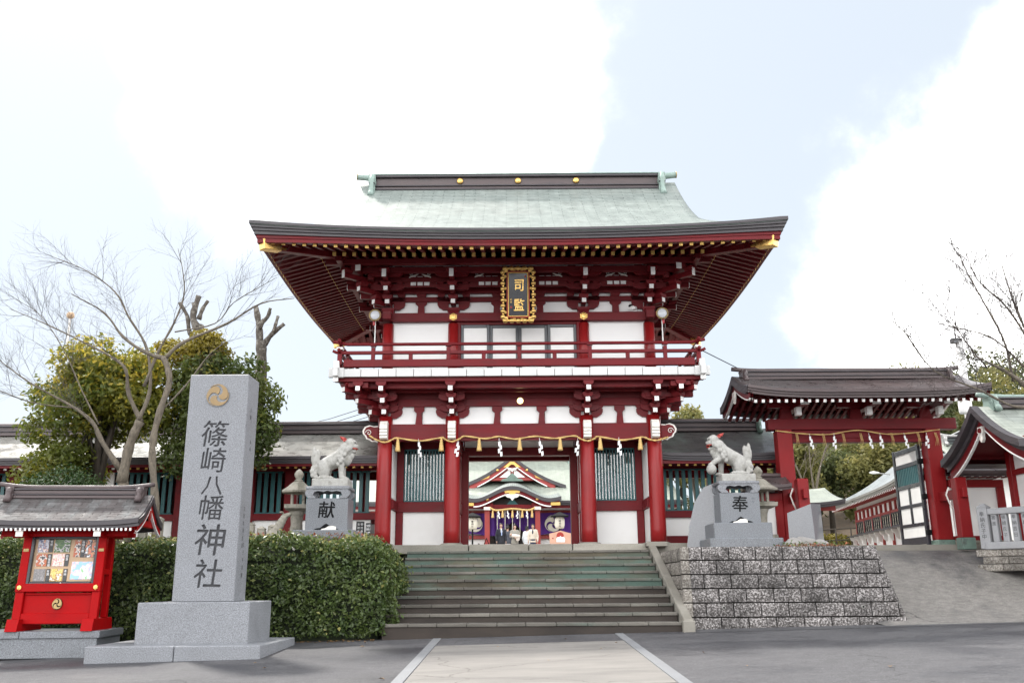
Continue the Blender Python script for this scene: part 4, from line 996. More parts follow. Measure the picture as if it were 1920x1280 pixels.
for sz in (-1, 1):
    fr = pq('end_frame', (0, 0, sz*.605), (.70, .055, .045), 'gold')
    for i in range(5):
        o = lathe('scallop', [(.055, -.03), (.062, 0), (.055, .03)], 'gold', None, (0, 0, 0), n=10, key='scal3'); o.matrix_basis = PT @ Matrix.Translation((-.30+i*.15, -.01, sz*.61)) @ Matrix.Rotation(math.pi/2, 4, 'X'); attach(o, fr)
    for sx in (-1, 1): pq('corner_leaf', (sx*.30, -.012, sz*.56), (.13, .05, .10), 'gold', fr, .03)
    for q in (-.09, .09): pq('scroll', (q, -.02, sz*.565), (.07, .03, .03), 'gold_paint', fr, .012)
for ch, z in (('司', .21), ('監', -.24)):
    o = glyph('character', ch, .31, 'gold', None, (0, 0, 0), sx=.82, shear=.10); o.matrix_basis = PT @ Matrix.Translation((.02, -.02, z)) @ Matrix.Rotation(math.pi/2, 4, 'X') @ Matrix.Rotation(.06, 4, 'Z'); attach(o, bd)
o = inscription('small_inscription', '奉納', .05, 'gold_paint', None, (0, 0, 0)); o.matrix_basis = PT @ Matrix.Translation((-.17, -.018, -.12)) @ Matrix.Rotation(math.pi/2, 4, 'X'); attach(o, bd)
pq('seal', (-.165, -.017, -.30), (.045, .006, .05), 'seal_red', bd); pq('seal', (.17, -.017, .42), (.035, .006, .05), 'seal_red', bd)
# --- straw rope with tassels and paper streamers
rope = thing('straw_rope', 'twisted straw rope with tassels and paper streamers across the main gate', 'rope', (GX, FY-.2, 4.0))
kn = []
kx = [(-3.47, 4.17, -.12), (-3.30, 4.06, -.2), (-3.08, 3.985, -.27), (-2.92, 4.06, -.2), (-2.82, 4.10, -.15), (-2.3, 4.035, -.13), (-1.8, 4.10, -.15), (-1.72, 4.06, -.2), (-1.555, 3.99, -.27), (-1.38, 4.06, -.22), (-1.25, 4.13, -.16), (-.8, 4.075, -.13), (-.48, 4.12, -.13), (-.1, 4.06, -.13), (.35, 4.12, -.13), (.8, 4.07, -.13), (1.25, 4.12, -.16), (1.4, 4.04, -.22), (1.555, 3.985, -.27), (1.72, 4.05, -.2), (1.82, 4.10, -.15), (2.35, 4.02, -.13), (2.82, 4.08, -.15), (2.95, 4.03, -.2), (3.1, 3.985, -.27), (3.28, 4.03, -.2), (3.42, 4.08, -.13)]
def cat(pts, n=6):
    P = [Vector(p) for p in pts]; P = [2*P[0]-P[1]] + P + [2*P[-1]-P[-2]]; o = []
    for i in range(1, len(P)-2):
        for k in range(n):
            t = k/n; a, b, c, d = P[i-1], P[i], P[i+1], P[i+2]
            o.append(.5*((2*b) + (c-a)*t + (2*a-5*b+4*c-d)*t*t + (3*b-a-3*c+d)*t**3))
    o.append(P[-2]); return o
core = cat([(GX+x, FY+y, z) for x, z, y in kx], 8)
strands = []
for s in range(2):
    strands.append(([p + Vector((0, math.cos(i*.55+s*math.pi)*.009, math.sin(i*.55+s*math.pi)*.009)) for i, p in enumerate(core)], [.0145]*len(core)))
link('rope_strands', tubemesh(strands, 'straw', 6), rope)
def tassel(x, y, z, k, par, sw=0.):
    paths = []; r = random.Random(int(x*100)+7)
    t = lathe('tassel', [(.012, 0), (.028, -.03), (.034, -.07), (.058, -.26), (.062, -.30)][::-1], 'straw', par, (x, y, z), n=10, rot=(0, sw, 0), key='tassel')
    t.scale = (k, k, k)
    return t
def streamer(x, y, z, k, par, ang=0.):
    key = 'shide'
    if key not in CACHE:
        v = []; f = []; w = .05; seg = [(0, 0), (.028, -.085), (-.02, -.16), (.03, -.235)]
        for i, (ox, oz) in enumerate(seg):
            b = len(v); v += [(ox-w/2, -.004*i, oz), (ox+w/2, -.004*i-.012, oz+.018), (ox+w/2, -.004*i-.012, oz-.085), (ox-w/2, -.004*i, oz-.10)]; f.append((b, b+1, b+2, b+3))
        b = len(v); v += [(-.004, 0, 0), (.004, 0, 0), (.004, 0, .09), (-.004, 0, .09)]; f.append((b, b+1, b+2, b+3))
        v2 = [(x_, y_+.003, z_) for x_, y_, z_ in v]; n0 = len(v); v += v2; f += [tuple(n0+i for i in g[::-1]) for g in f]
        CACHE[key] = mesh('shide', v, f, 'paper')
    o = link('paper_streamer', CACHE[key], par, (x, y, z), (0, .15*math.sin(x*9), ang)); o.scale = (k, k, k); return o
for x in (-2.80, -1.80, -.93, .0, .93, 1.85, 2.77): tassel(GX+x, FY-.15, 4.09, 1.0, rope)
for i, x in enumerate((-2.32, -1.42, -.47, .46, 1.33, 2.28)): streamer(GX+x, FY-.16, 3.99, 1.0, rope, (.9, .1, .5, .0, -.3, .0)[i])
# round gilt lamp at the middle of the beam
lp = thing('beam_lamp', 'small round glowing lamp under the middle of the balcony', 'lamp', (GX+.02, FY-.2, 5.0))
m, t_, b_, N_ = newmat('lamp_glow'); b_.inputs['Base Color'].default_value = (.9, .7, .35, 1); b_.inputs['Emission Color'].default_value = (1, .72, .32, 1); b_.inputs['Emission Strength'].default_value = .9
lathe('lamp_dish', [(.08, 0), (.08, .03), (.075, .035)], 'gold', lp, (GX+.02, FY-.09, 4.955), rot=(math.pi/2, 0, 0), n=24)
lathe('lamp_disc', [(.072, 0), (.07, .014), (.05, .024), (0, .028)], 'lamp_glow', lp, (GX+.02, FY-.125, 4.955), rot=(math.pi/2, 0, 0), n=24)
# floodlights at the upper corners and a camera
for s, side in ((-1, 'left'), (1, 'right')):
    x = GX+s*3.38; t = thing('floodlight', 'round metal floodlight on a stalk at the %s upper corner' % side, 'floodlight', (x, FY-.35, 6.4), 'floodlights on the tower gate')
    lathe('lamp_housing', [(.05, .16), (.12, .06), (.135, 0), (.135, -.02)][::-1], 'lamp_metal', t, (x, FY-.40, 6.97), rot=(-math.pi/2, 0, 0), n=20)
    lathe('lens', [(.115, 0), (.1, .015), (0, .025)], 'lamp_glass', t, (x, FY-.42, 6.97), rot=(math.pi/2, 0, 0), n=20)
    tube('rim', [(x+.13*math.cos(a), FY-.42, 6.97+.13*math.sin(a)) for a in [i*math.pi/12 for i in range(25)]], .016, 'gold_dull', t, 6)
    B('clamp', (x+s*.03, FY-.33, 6.80), (.05, .06, .12), 'lamp_red', t); rod('stalk', (x, FY-.33, 5.53), (x, FY-.33, 6.85), .014, 'white_paint', t)
    tube('cable', [(x, FY-.33, 6.8), (x+s*.08, FY-.28, 6.65), (x-s*.03, FY-.28, 6.4), (x, FY-.3, 5.95)], .007, 'wire', t, 5)
t = thing('security_camera', 'small white camera with black lens on the upper right beam', 'camera', (GX+2.75, FY-.1, 7.15))
rod('camera_body', (GX+2.80, FY-.10, 7.19), (GX+2.68, FY-.22, 7.17), .05, 'white_paint', t, 12); lathe('camera_eye', [(.045, 0), (.05, .03), (.03, .05)], 'ink_black', t, (GX+2.67, FY-.2, 7.20), n=12); B('camera_foot', (GX+2.80, FY-.06, 7.13), (.06, .06, .04), 'white_paint', t)
# ------------------------------------------------------------------ generic curved gable roof, ridge along x
def gable_roof(par, x0, x1, yr, hd, zr, ze, mat, up=.0, edge=.14, edgemat='eave_dark', conc=.35, nx=30, nd=10, slopes=(-1, 1), uoff=0.):
    a = (zr-ze)/hd*(1-conc); b = ((zr-ze)/hd - a)/hd; xm, hl = (x0+x1)/2, (x1-x0)/2
    rp = bpy.data.objects.new('roof', None); COL.objects.link(rp); rp.location = (xm, yr, ze); attach(rp, par)
    def Z(x, d): return ze + a*d + b*d*d + up*abs((x-xm)/hl)**4*(1-.5*d/hd)
    for s in slopes:
        P = []; U = []
        for i in range(nd+1):
            d = hd*i/nd; row = [(x0+(x1-x0)*k/nx, yr+s*(hd-d), Z(x0+(x1-x0)*k/nx, d)) for k in range(nx+1)]; ur = [(p[0]*-s+uoff, d*1.12) for p in row]
            P.append(row if s < 0 else row[::-1]); U.append(ur if s < 0 else ur[::-1])
        link('roof_slope', gridmesh(P, mat, U, thick=.04), rp)
        link('soffit_sheet', gridmesh([[(x, y, z-.055) for x, y, z in row[1:-1]] for row in P], 'red_dark'), rp)
        rows = []
        for off, dz in ((-.015, .02), (-.015, -.05), (.02, -.055), (.02, -.10), (.05, -.105), (.05, -edge), (.35, -edge+.06)):
            rows.append([(x0+(x1-x0)*k/nx, yr+s*(hd-off), Z(x0+(x1-x0)*k/nx, 0)+dz) for k in range(nx+1)])
        link('eave_edge', gridmesh(rows, edgemat, smooth=False), rp)
    return rp, Z
def ridge(par, x0, x1, y, z, hw, h, mat, capmat, up=.05, capr=.05, ext=.3, endmat=None, ends=(-1, 1)):
    for k, (a, b, w, m_) in enumerate(((0, .35, 1., mat), (.35, .45, 1.18, 'eave_dark'), (.45, .85, .9, mat), (.85, 1., 1.2, 'eave_dark'))):
        R('ridge_course', x0-(.02 if k % 2 else 0), x1+(.02 if k % 2 else 0), y-hw*w, y+hw*w, z+h*a, z+h*b, m_, par)
    pts = []
    for i in range(25):
        x = x0-ext+(x1-x0+2*ext)*i/24; e = max(0, x0+.4-x, x-x1+.4)/(ext+.4); pts.append((x, y, z+h+capr*.7+up*e*e))
    tube('ridge_cap', pts, capr, capmat, par, 10)
    for s in ends:
        ex = x1 if s > 0 else x0; em = endmat or capmat
        o = prism('ridge_end', [(-.05, -.05), (.05, -.05), (.065, h*.3), (.06, h*.8), (.075, h+.03), (-.075, h+.03), (-.06, h*.8), (-.065, h*.3)], hw*2.6, em, par, (ex+s*.05, y, z))
        tube('ridge_end_scroll', [(ex+s*.05, y-hw*1.2, z+h), (ex+s*.05, y-hw*1.5, z+h*.6), (ex+s*.05, y-hw*1.35, z+h*.35), (ex+s*.05, y-hw*1.7, z+h*.05), (ex+s*.05, y-hw*2.0, z-.06)], [.05, .055, .045, .06, .062], em, o, 8)
def lattice(par, x0, x1, y, z0, z1, n, mat='teal'):
    la = bpy.data.objects.new('lattice_window', None); COL.objects.link(la); la.location = ((x0+x1)/2, y, z0); attach(la, par)
    R('frame', x0, x1, y-.03, y+.03, z0, z0+.035, mat, la); R('frame', x0, x1, y-.03, y+.03, z1-.035, z1, mat, la)
    w = (x1-x0)/n
    for i in range(n): R('bar', x0+w*(i+.5)-w*.28, x0+w*(i+.5)+w*.28, y-.025, y+.025, z0+.035, z1-.035, mat, la, bev=.004)
# ------------------------------------------------------------------ cloister wings either side
def corridor(x0, x1, label, mat, white_from=None, posts=None, ends=()):
    t = thing('cloister_wing', label, 'cloister', ((x0+x1)/2, 22.9, ZP), 'cloister wings beside the tower gate')
    rp, Z = gable_roof(t, x0, x1, 23.15, 1.78, 4.62, 3.755, mat, up=.05 if ends else .0, edge=.15)
    ridge(rp, x0+(.35 if -1 in ends else 0), x1-(.35 if 1 in ends else 0), 23.15, 4.56, .17, .26, 'ridge_brown', 'ridge_brown', ends=ends, ext=.25 if ends else 0, endmat='verdigris_dark')
    R('eave_board', x0+.03, x1-.03, 21.46, 21.50, 3.545, 3.63, 'red_beam', t); 
    n = int((x1-x0)/.196)
    for i in range(n):
        x = x0+.1+i*.196; r = B('rafter', (x, 22.02, 3.62), (.07, .92, .075), 'red_dark', rp, (.16, 0, 0), bev=.005)
        B('rafter_end', (x, 21.556, 3.545), (.068, .012, .073), 'white_paint' if (white_from is not None and x < white_from) else 'gold_paint', r, (.16, 0, 0), bev=.004)
    R('soffit', x0, x1, 21.55, 22.45, 3.70, 3.72, 'red_dark', t, bev=0)
    R('wall_plate', x0, x1, 22.33, 22.5, 3.54, 3.74, 'red_beam', t); R('sill_beam', x0, x1, 22.33, 22.49, 2.36, 2.52, 'red_beam', t); R('foot_beam', x0, x1, 22.33, 22.49, 1.74, 1.93, 'red_beam', t)
    R('foot_stone', x0, x1, 22.28, 22.55, 1.60, 1.74, 'platform_edge', t)
    pw = posts or []
    for a, b, kind in pw:
        if kind == 'w': lattice(t, a+.02, b-.02, 22.42, 2.52, 3.54, max(4, int((b-a)/.155)))
        if kind in 'wp': R('dado_panel', a, b, 22.40, 22.44, 1.93, 2.36, 'white_plaster', t, bev=0)
        if kind == 'p': R('wall_panel', a, b, 22.40, 22.44, 2.52, 3.54, 'white_plaster', t, bev=0)
        if kind == 'r': R('post', a, b, 22.31, 22.51, 1.74, 3.56, 'red_beam', t)
        if kind == 'd': R('door_board', a, b, 22.43, 22.47, 1.93, 3.54, 'red_dark', t, bev=0)
    # rear wall, open above so that the court shows through the lattice
    R('rear_rail', x0, x1, 24.05, 24.15, 2.36, 2.5, 'red_beam', t); R('rear_panel', x0, x1, 24.08, 24.12, 1.66, 2.36, 'white_plaster', t, bev=0); R('rear_plate', x0, x1, 24.05, 24.2, 3.5, 3.7, 'red_beam', t)
    if x0 < -4: R('rear_boards', x0, -5.3, 24.13, 24.17, 2.36, 3.6, 'red_dark', t, bev=0)
    x = x0+.3
    while x < x1: R('rear_post', x-.08, x+.08, 24.03, 24.17, 1.66, 3.6, 'red_beam', t); x += 1.45
    R('floor_board', x0, x1, 22.5, 24.1, 1.66, 1.70, 'old_stone', t, bev=0)
    return t
corridor(-26, -3.10, 'long low red cloister with teal lattice left of the gate', 'corridor_copper', white_from=-9.2,
         posts=[(-5.25, -3.45, 'w'), (-5.55, -5.25, 'r'), (-6.3, -5.6, 'w'), (-6.6, -6.3, 'r'), (-8.0, -6.6, 'p'), (-8.2, -8.0, 'r')] +
         [q for k in range(8) for q in ((-9.75-2.05*k, -8.25-2.05*k, 'w' if k % 2 == 0 else 'p'), (-10.0-2.05*k, -9.75-2.05*k, 'p'), (-10.25-2.05*k, -10.0-2.05*k, 'r'))])
corridor(3.42, 6.56, 'short red cloister with teal lattice and green roof end right of the gate', 'corridor_copper_green', posts=[(3.45, 5.05, 'w'), (5.05, 5.25, 'r'), (5.25, 6.0, 'w'), (6.0, 6.2, 'r')], ends=(1,))
# ------------------------------------------------------------------ side gate at the top of the ramp
sg = thing('side_gate', 'single-storey red side gate with brown copper roof at the ramp top', 'gate', (7.9, 20.8, 1.5))
for x in (6.2, 9.58):
    p = R('main_post', x-.17, x+.17, 20.63, 20.97, 1.72, 4.2, 'red_post', sg, bev=.015); R('post_shoe', x-.19, x+.19, 20.61, 20.99, 1.50, 1.72, 'verdigris_dark', p)
    q = R('support_post', x-.12, x+.12, 19.63, 19.87, 1.72, 2.98, 'red_post', sg, bev=.012); R('post_shoe', x-.14, x+.14, 19.61, 19.89, 1.48, 1.72, 'verdigris_dark', q)
    R('tie_rail', x-.05, x+.05, 19.5, 20.7, 2.55, 2.75, 'red_post', sg)
    tube('rope_knot', [(x-.13, 19.95, 2.8), (x-.18, 20.0, 2.65), (x-.14, 20.0, 2.5), (x-.09, 19.97, 2.35)], .018, 'white_worn', q, 6)
R('main_beam', 5.85, 10.15, 20.66, 20.94, 4.20, 4.45, 'red_beam', sg); R('lintel', 6.37, 9.41, 20.7, 20.9, 3.91, 4.0, 'red_beam', sg); R('lintel', 6.37, 9.41, 20.73, 20.87, 4.002, 4.198, 'red_beam', sg)
for x in (6.3, 7.9, 9.5):
    prism('strut', [(-.15, 0), (.15, 0), (.09, .3), (-.09, .3)], .16, 'red_beam', sg, (x, 20.8, 4.45)); 
    R('bracket_arm', x-.4, x+.4, 20.7, 20.86, 4.72, 4.84, 'red_beam', sg)
    o = R('beam_end', x+.12, x+.30, 20.0, 21.6, 4.66, 4.86, 'red_beam', sg); R('white_end', x+.115, x+.305, 19.97, 20.0, 4.655, 4.865, 'white_paint', o); R('white_end', x+.10, x+.22, 20.28, 20.44, 4.47, 4.66, 'white_paint', o)
R('eave_purlin', 5.4, 10.25, 19.93, 20.07, 4.82, 4.92, 'red_dark', sg); R('eave_purlin', 5.4, 10.25, 21.53, 21.67, 4.82, 4.92, 'red_dark', sg); R('ridge_purlin', 5.35, 10.3, 20.72, 20.88, 5.1, 5.25, 'red_dark', sg)
rp, Z2 = gable_roof(sg, 5.12, 10.42, 20.8, 1.38, 5.42, 4.86, 'copper_brown', up=.13, edge=.16, edgemat='ridge_brown', conc=.45)
ridge(rp, 5.45, 10.1, 20.8, 5.38, .13, .20, 'ridge_brown', 'ridge_brown', ext=.32, up=.04)
for i in range(30):
    x = 5.3+i*.168
    for s in (-1, 1):
        r = B('rafter', (x, 20.8+s*.72, 4.815), (.065, 1.1, .07), 'red_dark', rp, (s*-.30, 0, 0), bev=.005)
        e = Vector((x, 20.8+s*.72, 4.815)) + Euler((s*-.30, 0, 0)).to_matrix() @ Vector((0, s*.555, 0)); B('rafter_end', e, (.064, .012, .068), 'white_paint', r, (s*-.30, 0, 0), bev=.004)
for s, xx in ((-1, 5.14), (1, 10.40)):   # curved barge boards
    ys_ = [-1.36+2.72*i/24 for i in range(25)]
    for nm, th, dz0, dz1, m_, dx in (('barge_board', .06, -.02, -.20, 'eave_dark', 0), ('barge_inner', .05, -.16, -.34, 'red_beam', .05), ('barge_trim', .052, -.325, -.355, 'white_paint', .05)):
        v = []; f = []
        for y in ys_:
            z = Z2(xx, 1.38-abs(y)); dz = dz1*(1 if abs(y) < 1.2 else .8)
            for xo in (-th/2, th/2): v += [(xx-s*dx+xo, 20.8+y, z+dz0), (xx-s*dx+xo, 20.8+y, z+dz)]
        for i in range(24):
            a = 4*i; b = a+4; f += [(a, b, b+1, a+1), (a+2, a+3, b+3, b+2), (a, a+2, b+2, b), (a+1, b+1, b+3, a+3)]
        link(nm, fixn(mesh(nm, v, f, m_)), rp)
    prism('gable_pendant', [(-.11, 0), (.11, 0), (.09, -.14), (.04, -.2), (0, -.27), (-.04, -.2), (-.09, -.14)], .05, 'white_worn', rp, (xx-s*.01, 20.8, 5.10), (0, 0, math.pi/2))
# two open door leaves
for x, hinge, lab in ((9.36, 1, 'r'), (6.42, -1, 'l')):
    d = bpy.data.objects.new('door_leaf', None); COL.objects.link(d); d.location = (x, 21.0, 1.6); attach(d, sg)
    y0, y1 = 20.98, 22.42; Zb, Zt = 1.60, 3.90
    for yy in (y0+.05, y1-.05): R('stile', x-.035, x+.035, yy-.055, yy+.055, Zb, Zt, 'black_lacquer', d)
    for z0, z1 in ((Zb+.05, Zb+.22), (2.06, 2.14), (2.50, 2.58), (2.95, 3.04), (3.44, 3.54), (Zt-.13, Zt-.02)): R('rail', x-.03, x+.03, y0+.1, y1-.1, z0, z1, 'black_lacquer', d)
    for z0, z1, k in ((1.82, 2.06, 1), (2.14, 2.50, 2), (2.58, 2.95, 2), (3.54, 3.77, 1)):
        for i in range(k):
            w = (y1-y0-.22)/k; R('panel', x-.012, x+.012, y0+.11+i*w+.01, y0+.11+(i+1)*w-.01, z0, z1, 'white_paint', d, bev=0)
        if k == 2: R('muntin', x-.03, x+.03, (y0+y1)/2-.05, (y0+y1)/2+.05, z0, z1, 'black_lacquer', d)
    R('louvre_back', x-.008, x+.008, y0+.11, y1-.11, 3.04, 3.44, 'teal_dark', d, bev=0)
    for i in range(13): yy = y0+.16+i*(y1-y0-.32)/12; R('louvre', x-.022, x+.022, yy-.032, yy+.032, 3.04, 3.44, 'teal', d, bev=.006)
    for z in (1.9, 2.7, 3.5): R('hinge', x-.05, x+.05, y0-.06, y0+.04, z-.06, z+.06, 'ink_black', d)
# rope on the side gate
r2 = thing('straw_rope', 'thin sagging straw rope with streamers on the side gate', 'rope', (7.9, 20.6, 4.1))
rp_ = cat([(5.98, 20.6, 4.17), (6.6, 20.62, 4.10), (7.2, 20.63, 4.08), (7.85, 20.63, 4.17), (8.5, 20.63, 4.08), (9.1, 20.62, 4.10), (9.72, 20.6, 4.17)], 8)
link('rope_strands', tubemesh([([p+Vector((0, .007*math.cos(i*.6+s*math.pi), .007*math.sin(i*.6+s*math.pi))) for i, p in enumerate(rp_)], .009) for s in (0, 1)], 'straw', 5), r2)
for i, x in enumerate((6.45, 7.05, 7.5, 7.9, 8.6, 9.2, 9.6)):
    for k in range(3): tube('straw_strand', [(x-.01+.02*k, 20.6, 4.10), (x+.02*k+.01*i/3, 20.59, 3.95), (x+.04*k-.02, 20.59, 3.80)], [.006, .005, .003], 'straw', r2, 4)
for i, x in enumerate((6.75, 7.3, 8.1, 8.35, 8.9, 9.4)): streamer(x, 20.585, 4.02, .85, r2, .4*(-1)**i)
# sleeve walls either side of the side gate
for x0, x1, side, lb in ((9.78, 11.0, 1, 'white sleeve wall with small brown roof between side gate and end building'), (5.35, 6.02, -1, 'short white sleeve wall between the side gate and the right cloister')):
    dz_ = 0 if side > 0 else -.27
    t = thing('sleeve_wall', lb, 'wall', ((x0+x1)/2, 20.7, 1.5), 'sleeve walls of the side gate')
    R('wall_panel', x0+.05, x1-.16, 20.66, 20.72, 1.80, 2.86+dz_, 'white_plaster', t, bev=0); R('foot_beam', x0, x1, 20.6, 20.78, 1.70, 1.80, 'red_post', t); R('foot_stone', x0-.02, x1+.02, 20.55, 20.83, 1.45, 1.70, 'old_stone', t)
    R('top_beam', x0, x1, 20.6, 20.78, 2.86+dz_, 3.03+dz_, 'red_post', t); R('end_post', x1-.17, x1, 20.6, 20.78, 1.8, 2.86+dz_, 'red_post', t)
    rp, Zq = gable_roof(t, x0-.12, x1+.12, 20.69, .46, 3.42+dz_, 3.17+dz_, 'copper_brown', up=.03, edge=.09, edgemat='ridge_brown', nx=10, nd=6); tube('ridge_cap', [(x0-.15, 20.69, 3.44+dz_), (x1+.15, 20.69, 3.44+dz_)], .05, 'ridge_brown', rp, 8)
    n = int((x1-x0)/.17)
    for i in range(n+1):
        x = x0+.04+i*.17; r = B('rafter', (x, 20.46, 3.09+dz_), (.06, .38, .06), 'red_dark', rp, bev=.004); B('rafter_end', (x, 20.266, 3.09+dz_), (.058, .012, .058), 'white_paint', r, bev=.004)
# ------------------------------------------------------------------ end building at the right edge
eb = thing('end_building', 'white and red hall with green gabled roof at the right edge', 'building', (12.5, 18.4, 1.45))
rp, Z3 = gable_roof(eb, 9.5, 16, 18.4, 1.62, 4.28, 3.36, 'wing_copper', up=.0, edge=.16, conc=.5)
ridge(rp, 9.85, 16, 18.4, 4.22, .15, .22, 'ridge_brown', 'ridge_green', ext=.32, ends=(-1,))
ys_ = [-1.60+3.2*i/24 for i in range(25)]
for nm, th, dz0, dz1, m_, dx in (('barge_board', .16, .01, -.13, 'eave_dark', -.06), ('barge_board', .06, -.12, -.24, 'eave_dark', .02), ('barge_inner', .05, -.2, -.42, 'red_beam', .07), ('barge_trim', .054, -.405, -.44, 'white_paint', .07)):
    v = []; f = []
    for y in ys_:
        z = Z3(9.5, 1.62-abs(y))
        for xo in (-th/2, th/2): v += [(9.5+dx+xo, 18.4+y, z+dz0), (9.5+dx+xo, 18.4+y, z+dz1)]
    for i in range(24):
        a = 4*i; b = a+4; f += [(a, b, b+1, a+1), (a+2, a+3, b+3, b+2), (a, a+2, b+2, b), (a+1, b+1, b+3, a+3)]
    f += [(0, 1, 3, 2), (96, 98, 99, 97)]
    link(nm, fixn(mesh(nm, v, f, m_)), rp)
pd = prism('gable_pendant', [(-.10, 0), (.10, 0), (.12, -.1), (.06, -.17), (.06, -.26), (0, -.32), (-.06, -.26), (-.06, -.17), (-.12, -.1)], .06, 'white_worn', rp, (9.53, 18.4, 3.86), (0, 0, math.pi/2))
cyl('pendant_boss', (9.52, 18.4, 3.78), .06, .045, .05, 'red_beam', pd, 10, (0, -math.pi/2, 0))
R('wall', 10.62, 16, 17.36, 19.44, 1.45, 3.45, 'white_plaster', eb, bev=0)
v = [(10.62, 17.36, 3.45), (10.62, 19.44, 3.45), (10.62, 18.4, 4.15)]; link('gable_wall', mesh('g', v, [(0, 1, 2)], 'white_plaster'), eb)
for y in (17.36, 18.4, 19.44): R('post', 10.53, 10.67, y-.09, y+.09, 1.45, 3.5, 'red_post', eb)
for z0, z1 in ((2.98, 3.10), (3.42, 3.55)): R('wall_beam', 10.555, 10.645, 17.2, 19.6, z0, z1, 'red_post', eb)
for x in (11.6, 13.2, 14.8): R('post', x-.08, x+.08, 17.30, 17.40, 1.45, 3.45, 'red_post', eb)
R('wall_beam', 10.6, 16, 17.31, 17.39, 2.98, 3.10, 'red_post', eb); R('purlin', 9.6, 16, 16.98, 17.10, 3.36, 3.47, 'red_dark', eb); R('purlin', 9.6, 16, 19.7, 19.82, 3.36, 3.47, 'red_dark', eb); R('purlin', 9.6, 16, 18.33, 18.47, 3.98, 4.12, 'red_dark', eb)
R('footing', 10.45, 16.1, 17.2, 19.6, 1.0, 1.46, 'old_stone', eb)
tag(link('end_terrace', gridmesh([[(x, y, 1.46) for x in (10.0, 13, 18)] for y in (17.0, 20.4)], 'concrete_kerb', thick=1.5)), 'stone terrace under the end building', kind='structure')
# ------------------------------------------------------------------ stone fence with engraved posts, and its base wall
fn = thing('stone_fence', 'pale stone fence with engraved square posts at the right edge', 'fence', (9.27, 18.5, 1.4))
fd = Vector((.6, -.8, 0)); fa = math.atan2(-.8, .6); fp = Vector((9.40, 18.5, 0))
def FB(name, t, z, s, mat, par=fn, n=0.): p = fp+fd*t+Vector((-.8, -.6, 0))*n; return B(name, (p.x, p.y, z), s, mat, par, (0, 0, fa), bev=.012)
q = FB('end_pillar', 0, 1.84, (.2, .2, .80), 'fence_stone'); lathe('pillar_cap', [(.1, 0), (.1, .02), (.02, .09)], 'fence_stone', q, (fp.x, fp.y, 2.24), sq=4, rot=(0, 0, fa))
inscription('inscription', '奉納氏子中', .10, 'carve_grey', q, fp+Vector((-.8, -.6, 0))*.103+Vector((0, 0, 2.12)), (math.pi/2, 0, fa))
FB('top_rail', .95, 2.16, (1.7, .17, .12), 'fence_stone'); FB('bottom_rail', .95, 1.50, (1.9, .24, .14), 'fence_stone')
tx = ['金寄進', '篠崎氏子', '奉納吉日', '寄進氏子中', '篠崎八幡', '御祭奉納', '氏子寄進', '奉献']
for i in range(8):
    t_ = .2+i*.195; p = FB('fence_post', t_, 1.835, (.115, .115, .53), 'fence_stone')
    s_ = ''.join(ch for ch in tx[i] if (ch, .0) in GL); c = fp+fd*t_+Vector((-.8, -.6, 0))*.0595
    inscription('inscription', s_, .085, 'carve_grey', p, (c.x, c.y, 2.04), (math.pi/2, 0, fa), step=1.35)
for i, (z, n_) in enumerate(((1.36, 4), (1.22, 4), (1.08, 4))):
    for k in range(n_): FB('base_block', .02+.24*(i % 2)*.5+k*.5, z, (.49, .2, .13), 'split_block_pale', n=-.02)
# ------------------------------------------------------------------ shop beyond the side gate
sh = thing('amulet_shop', 'long red and white shop with grey copper roof beyond the side gate', 'building')
LN = 8.5
rp, Z4 = gable_roof(sh, -.7, LN+.6, 1.6, 2.4, 3.15, 1.72, 'copper_grey', up=.12, edge=.13, edgemat='lamp_metal', conc=.45)
ridge(rp, .6, LN, 1.6, 3.08, .12, .18, 'copper_grey', 'lamp_metal', ext=.15, up=.02)
for i in range(46):
    x = -.55+i*.2; r = B('rafter', (x, -.35, 1.66), (.07, .8, .07), 'red_shop', rp, (.2, 0, 0), bev=.004); B('rafter_end', (x, -.745, 1.585), (.066, .012, .066), 'white_paint', r, (.2, 0, 0), bev=.003)
R('wall', 0, LN, 0, 3.2, 0, 1.75, 'white_plaster', sh, bev=0); R('footing', -.1, LN+.1, -.15, 3.3, -.6, .06, 'old_stone', sh)
for z0, z1 in ((.06, .12), (.62, .70), (1.12, 1.21), (1.48, 1.56)): R('wall_beam', -.05, LN, -.06, .0, z0, z1, 'red_shop', sh)
for i in range(8): R('post', i*1.2-.05, i*1.2+.05, -.075, .0, .06, 1.56, 'red_shop', sh)
for i in range(8): R('short_post', i*1.2+.55, i*1.2+.63, -.07, -.0, 1.21, 1.48, 'red_shop', sh)
for i in range(7):
    w_ = bpy.data.objects.new('window', None); COL.objects.link(w_); w_.location = (i*1.2+.6, -.06, .7); attach(w_, sh)
    R('curtain', i*1.2+.08, i*1.2+1.12, -.03, -.02, .70, 1.12, 'curtain', w_, bev=0)
    for q_ in (0, 1): R('frame', i*1.2+.06, i*1.2+1.14, -.07, -.03, (.70, 1.08)[q_], (.735, 1.12)[q_], 'black_lacquer', w_, bev=.003)
    for k in range(5): R('mullion', i*1.2+.06+k*.262, i*1.2+.09+k*.262, -.07, -.03, .735, 1.08, 'black_lacquer', w_, bev=.003)
    for z in (.85, .97): R('glazing_bar', i*1.2+.06, i*1.2+1.14, -.05, -.035, z-.006, z+.006, 'black_lacquer', w_, bev=0)
R('counter', -.35, LN, -.38, -.08, .60, .645, 'black_lacquer', sh)
for i in range(12): prism('counter_bracket', [(0, 0), (.24, 0), (.2, -.10), (.13, -.14), (.12, -.25), (.05, -.30), (0, -.32)], .06, 'white_paint', sh, (i*.72-.1, -.08, .60), (0, 0, -math.pi/2), key='cbr')
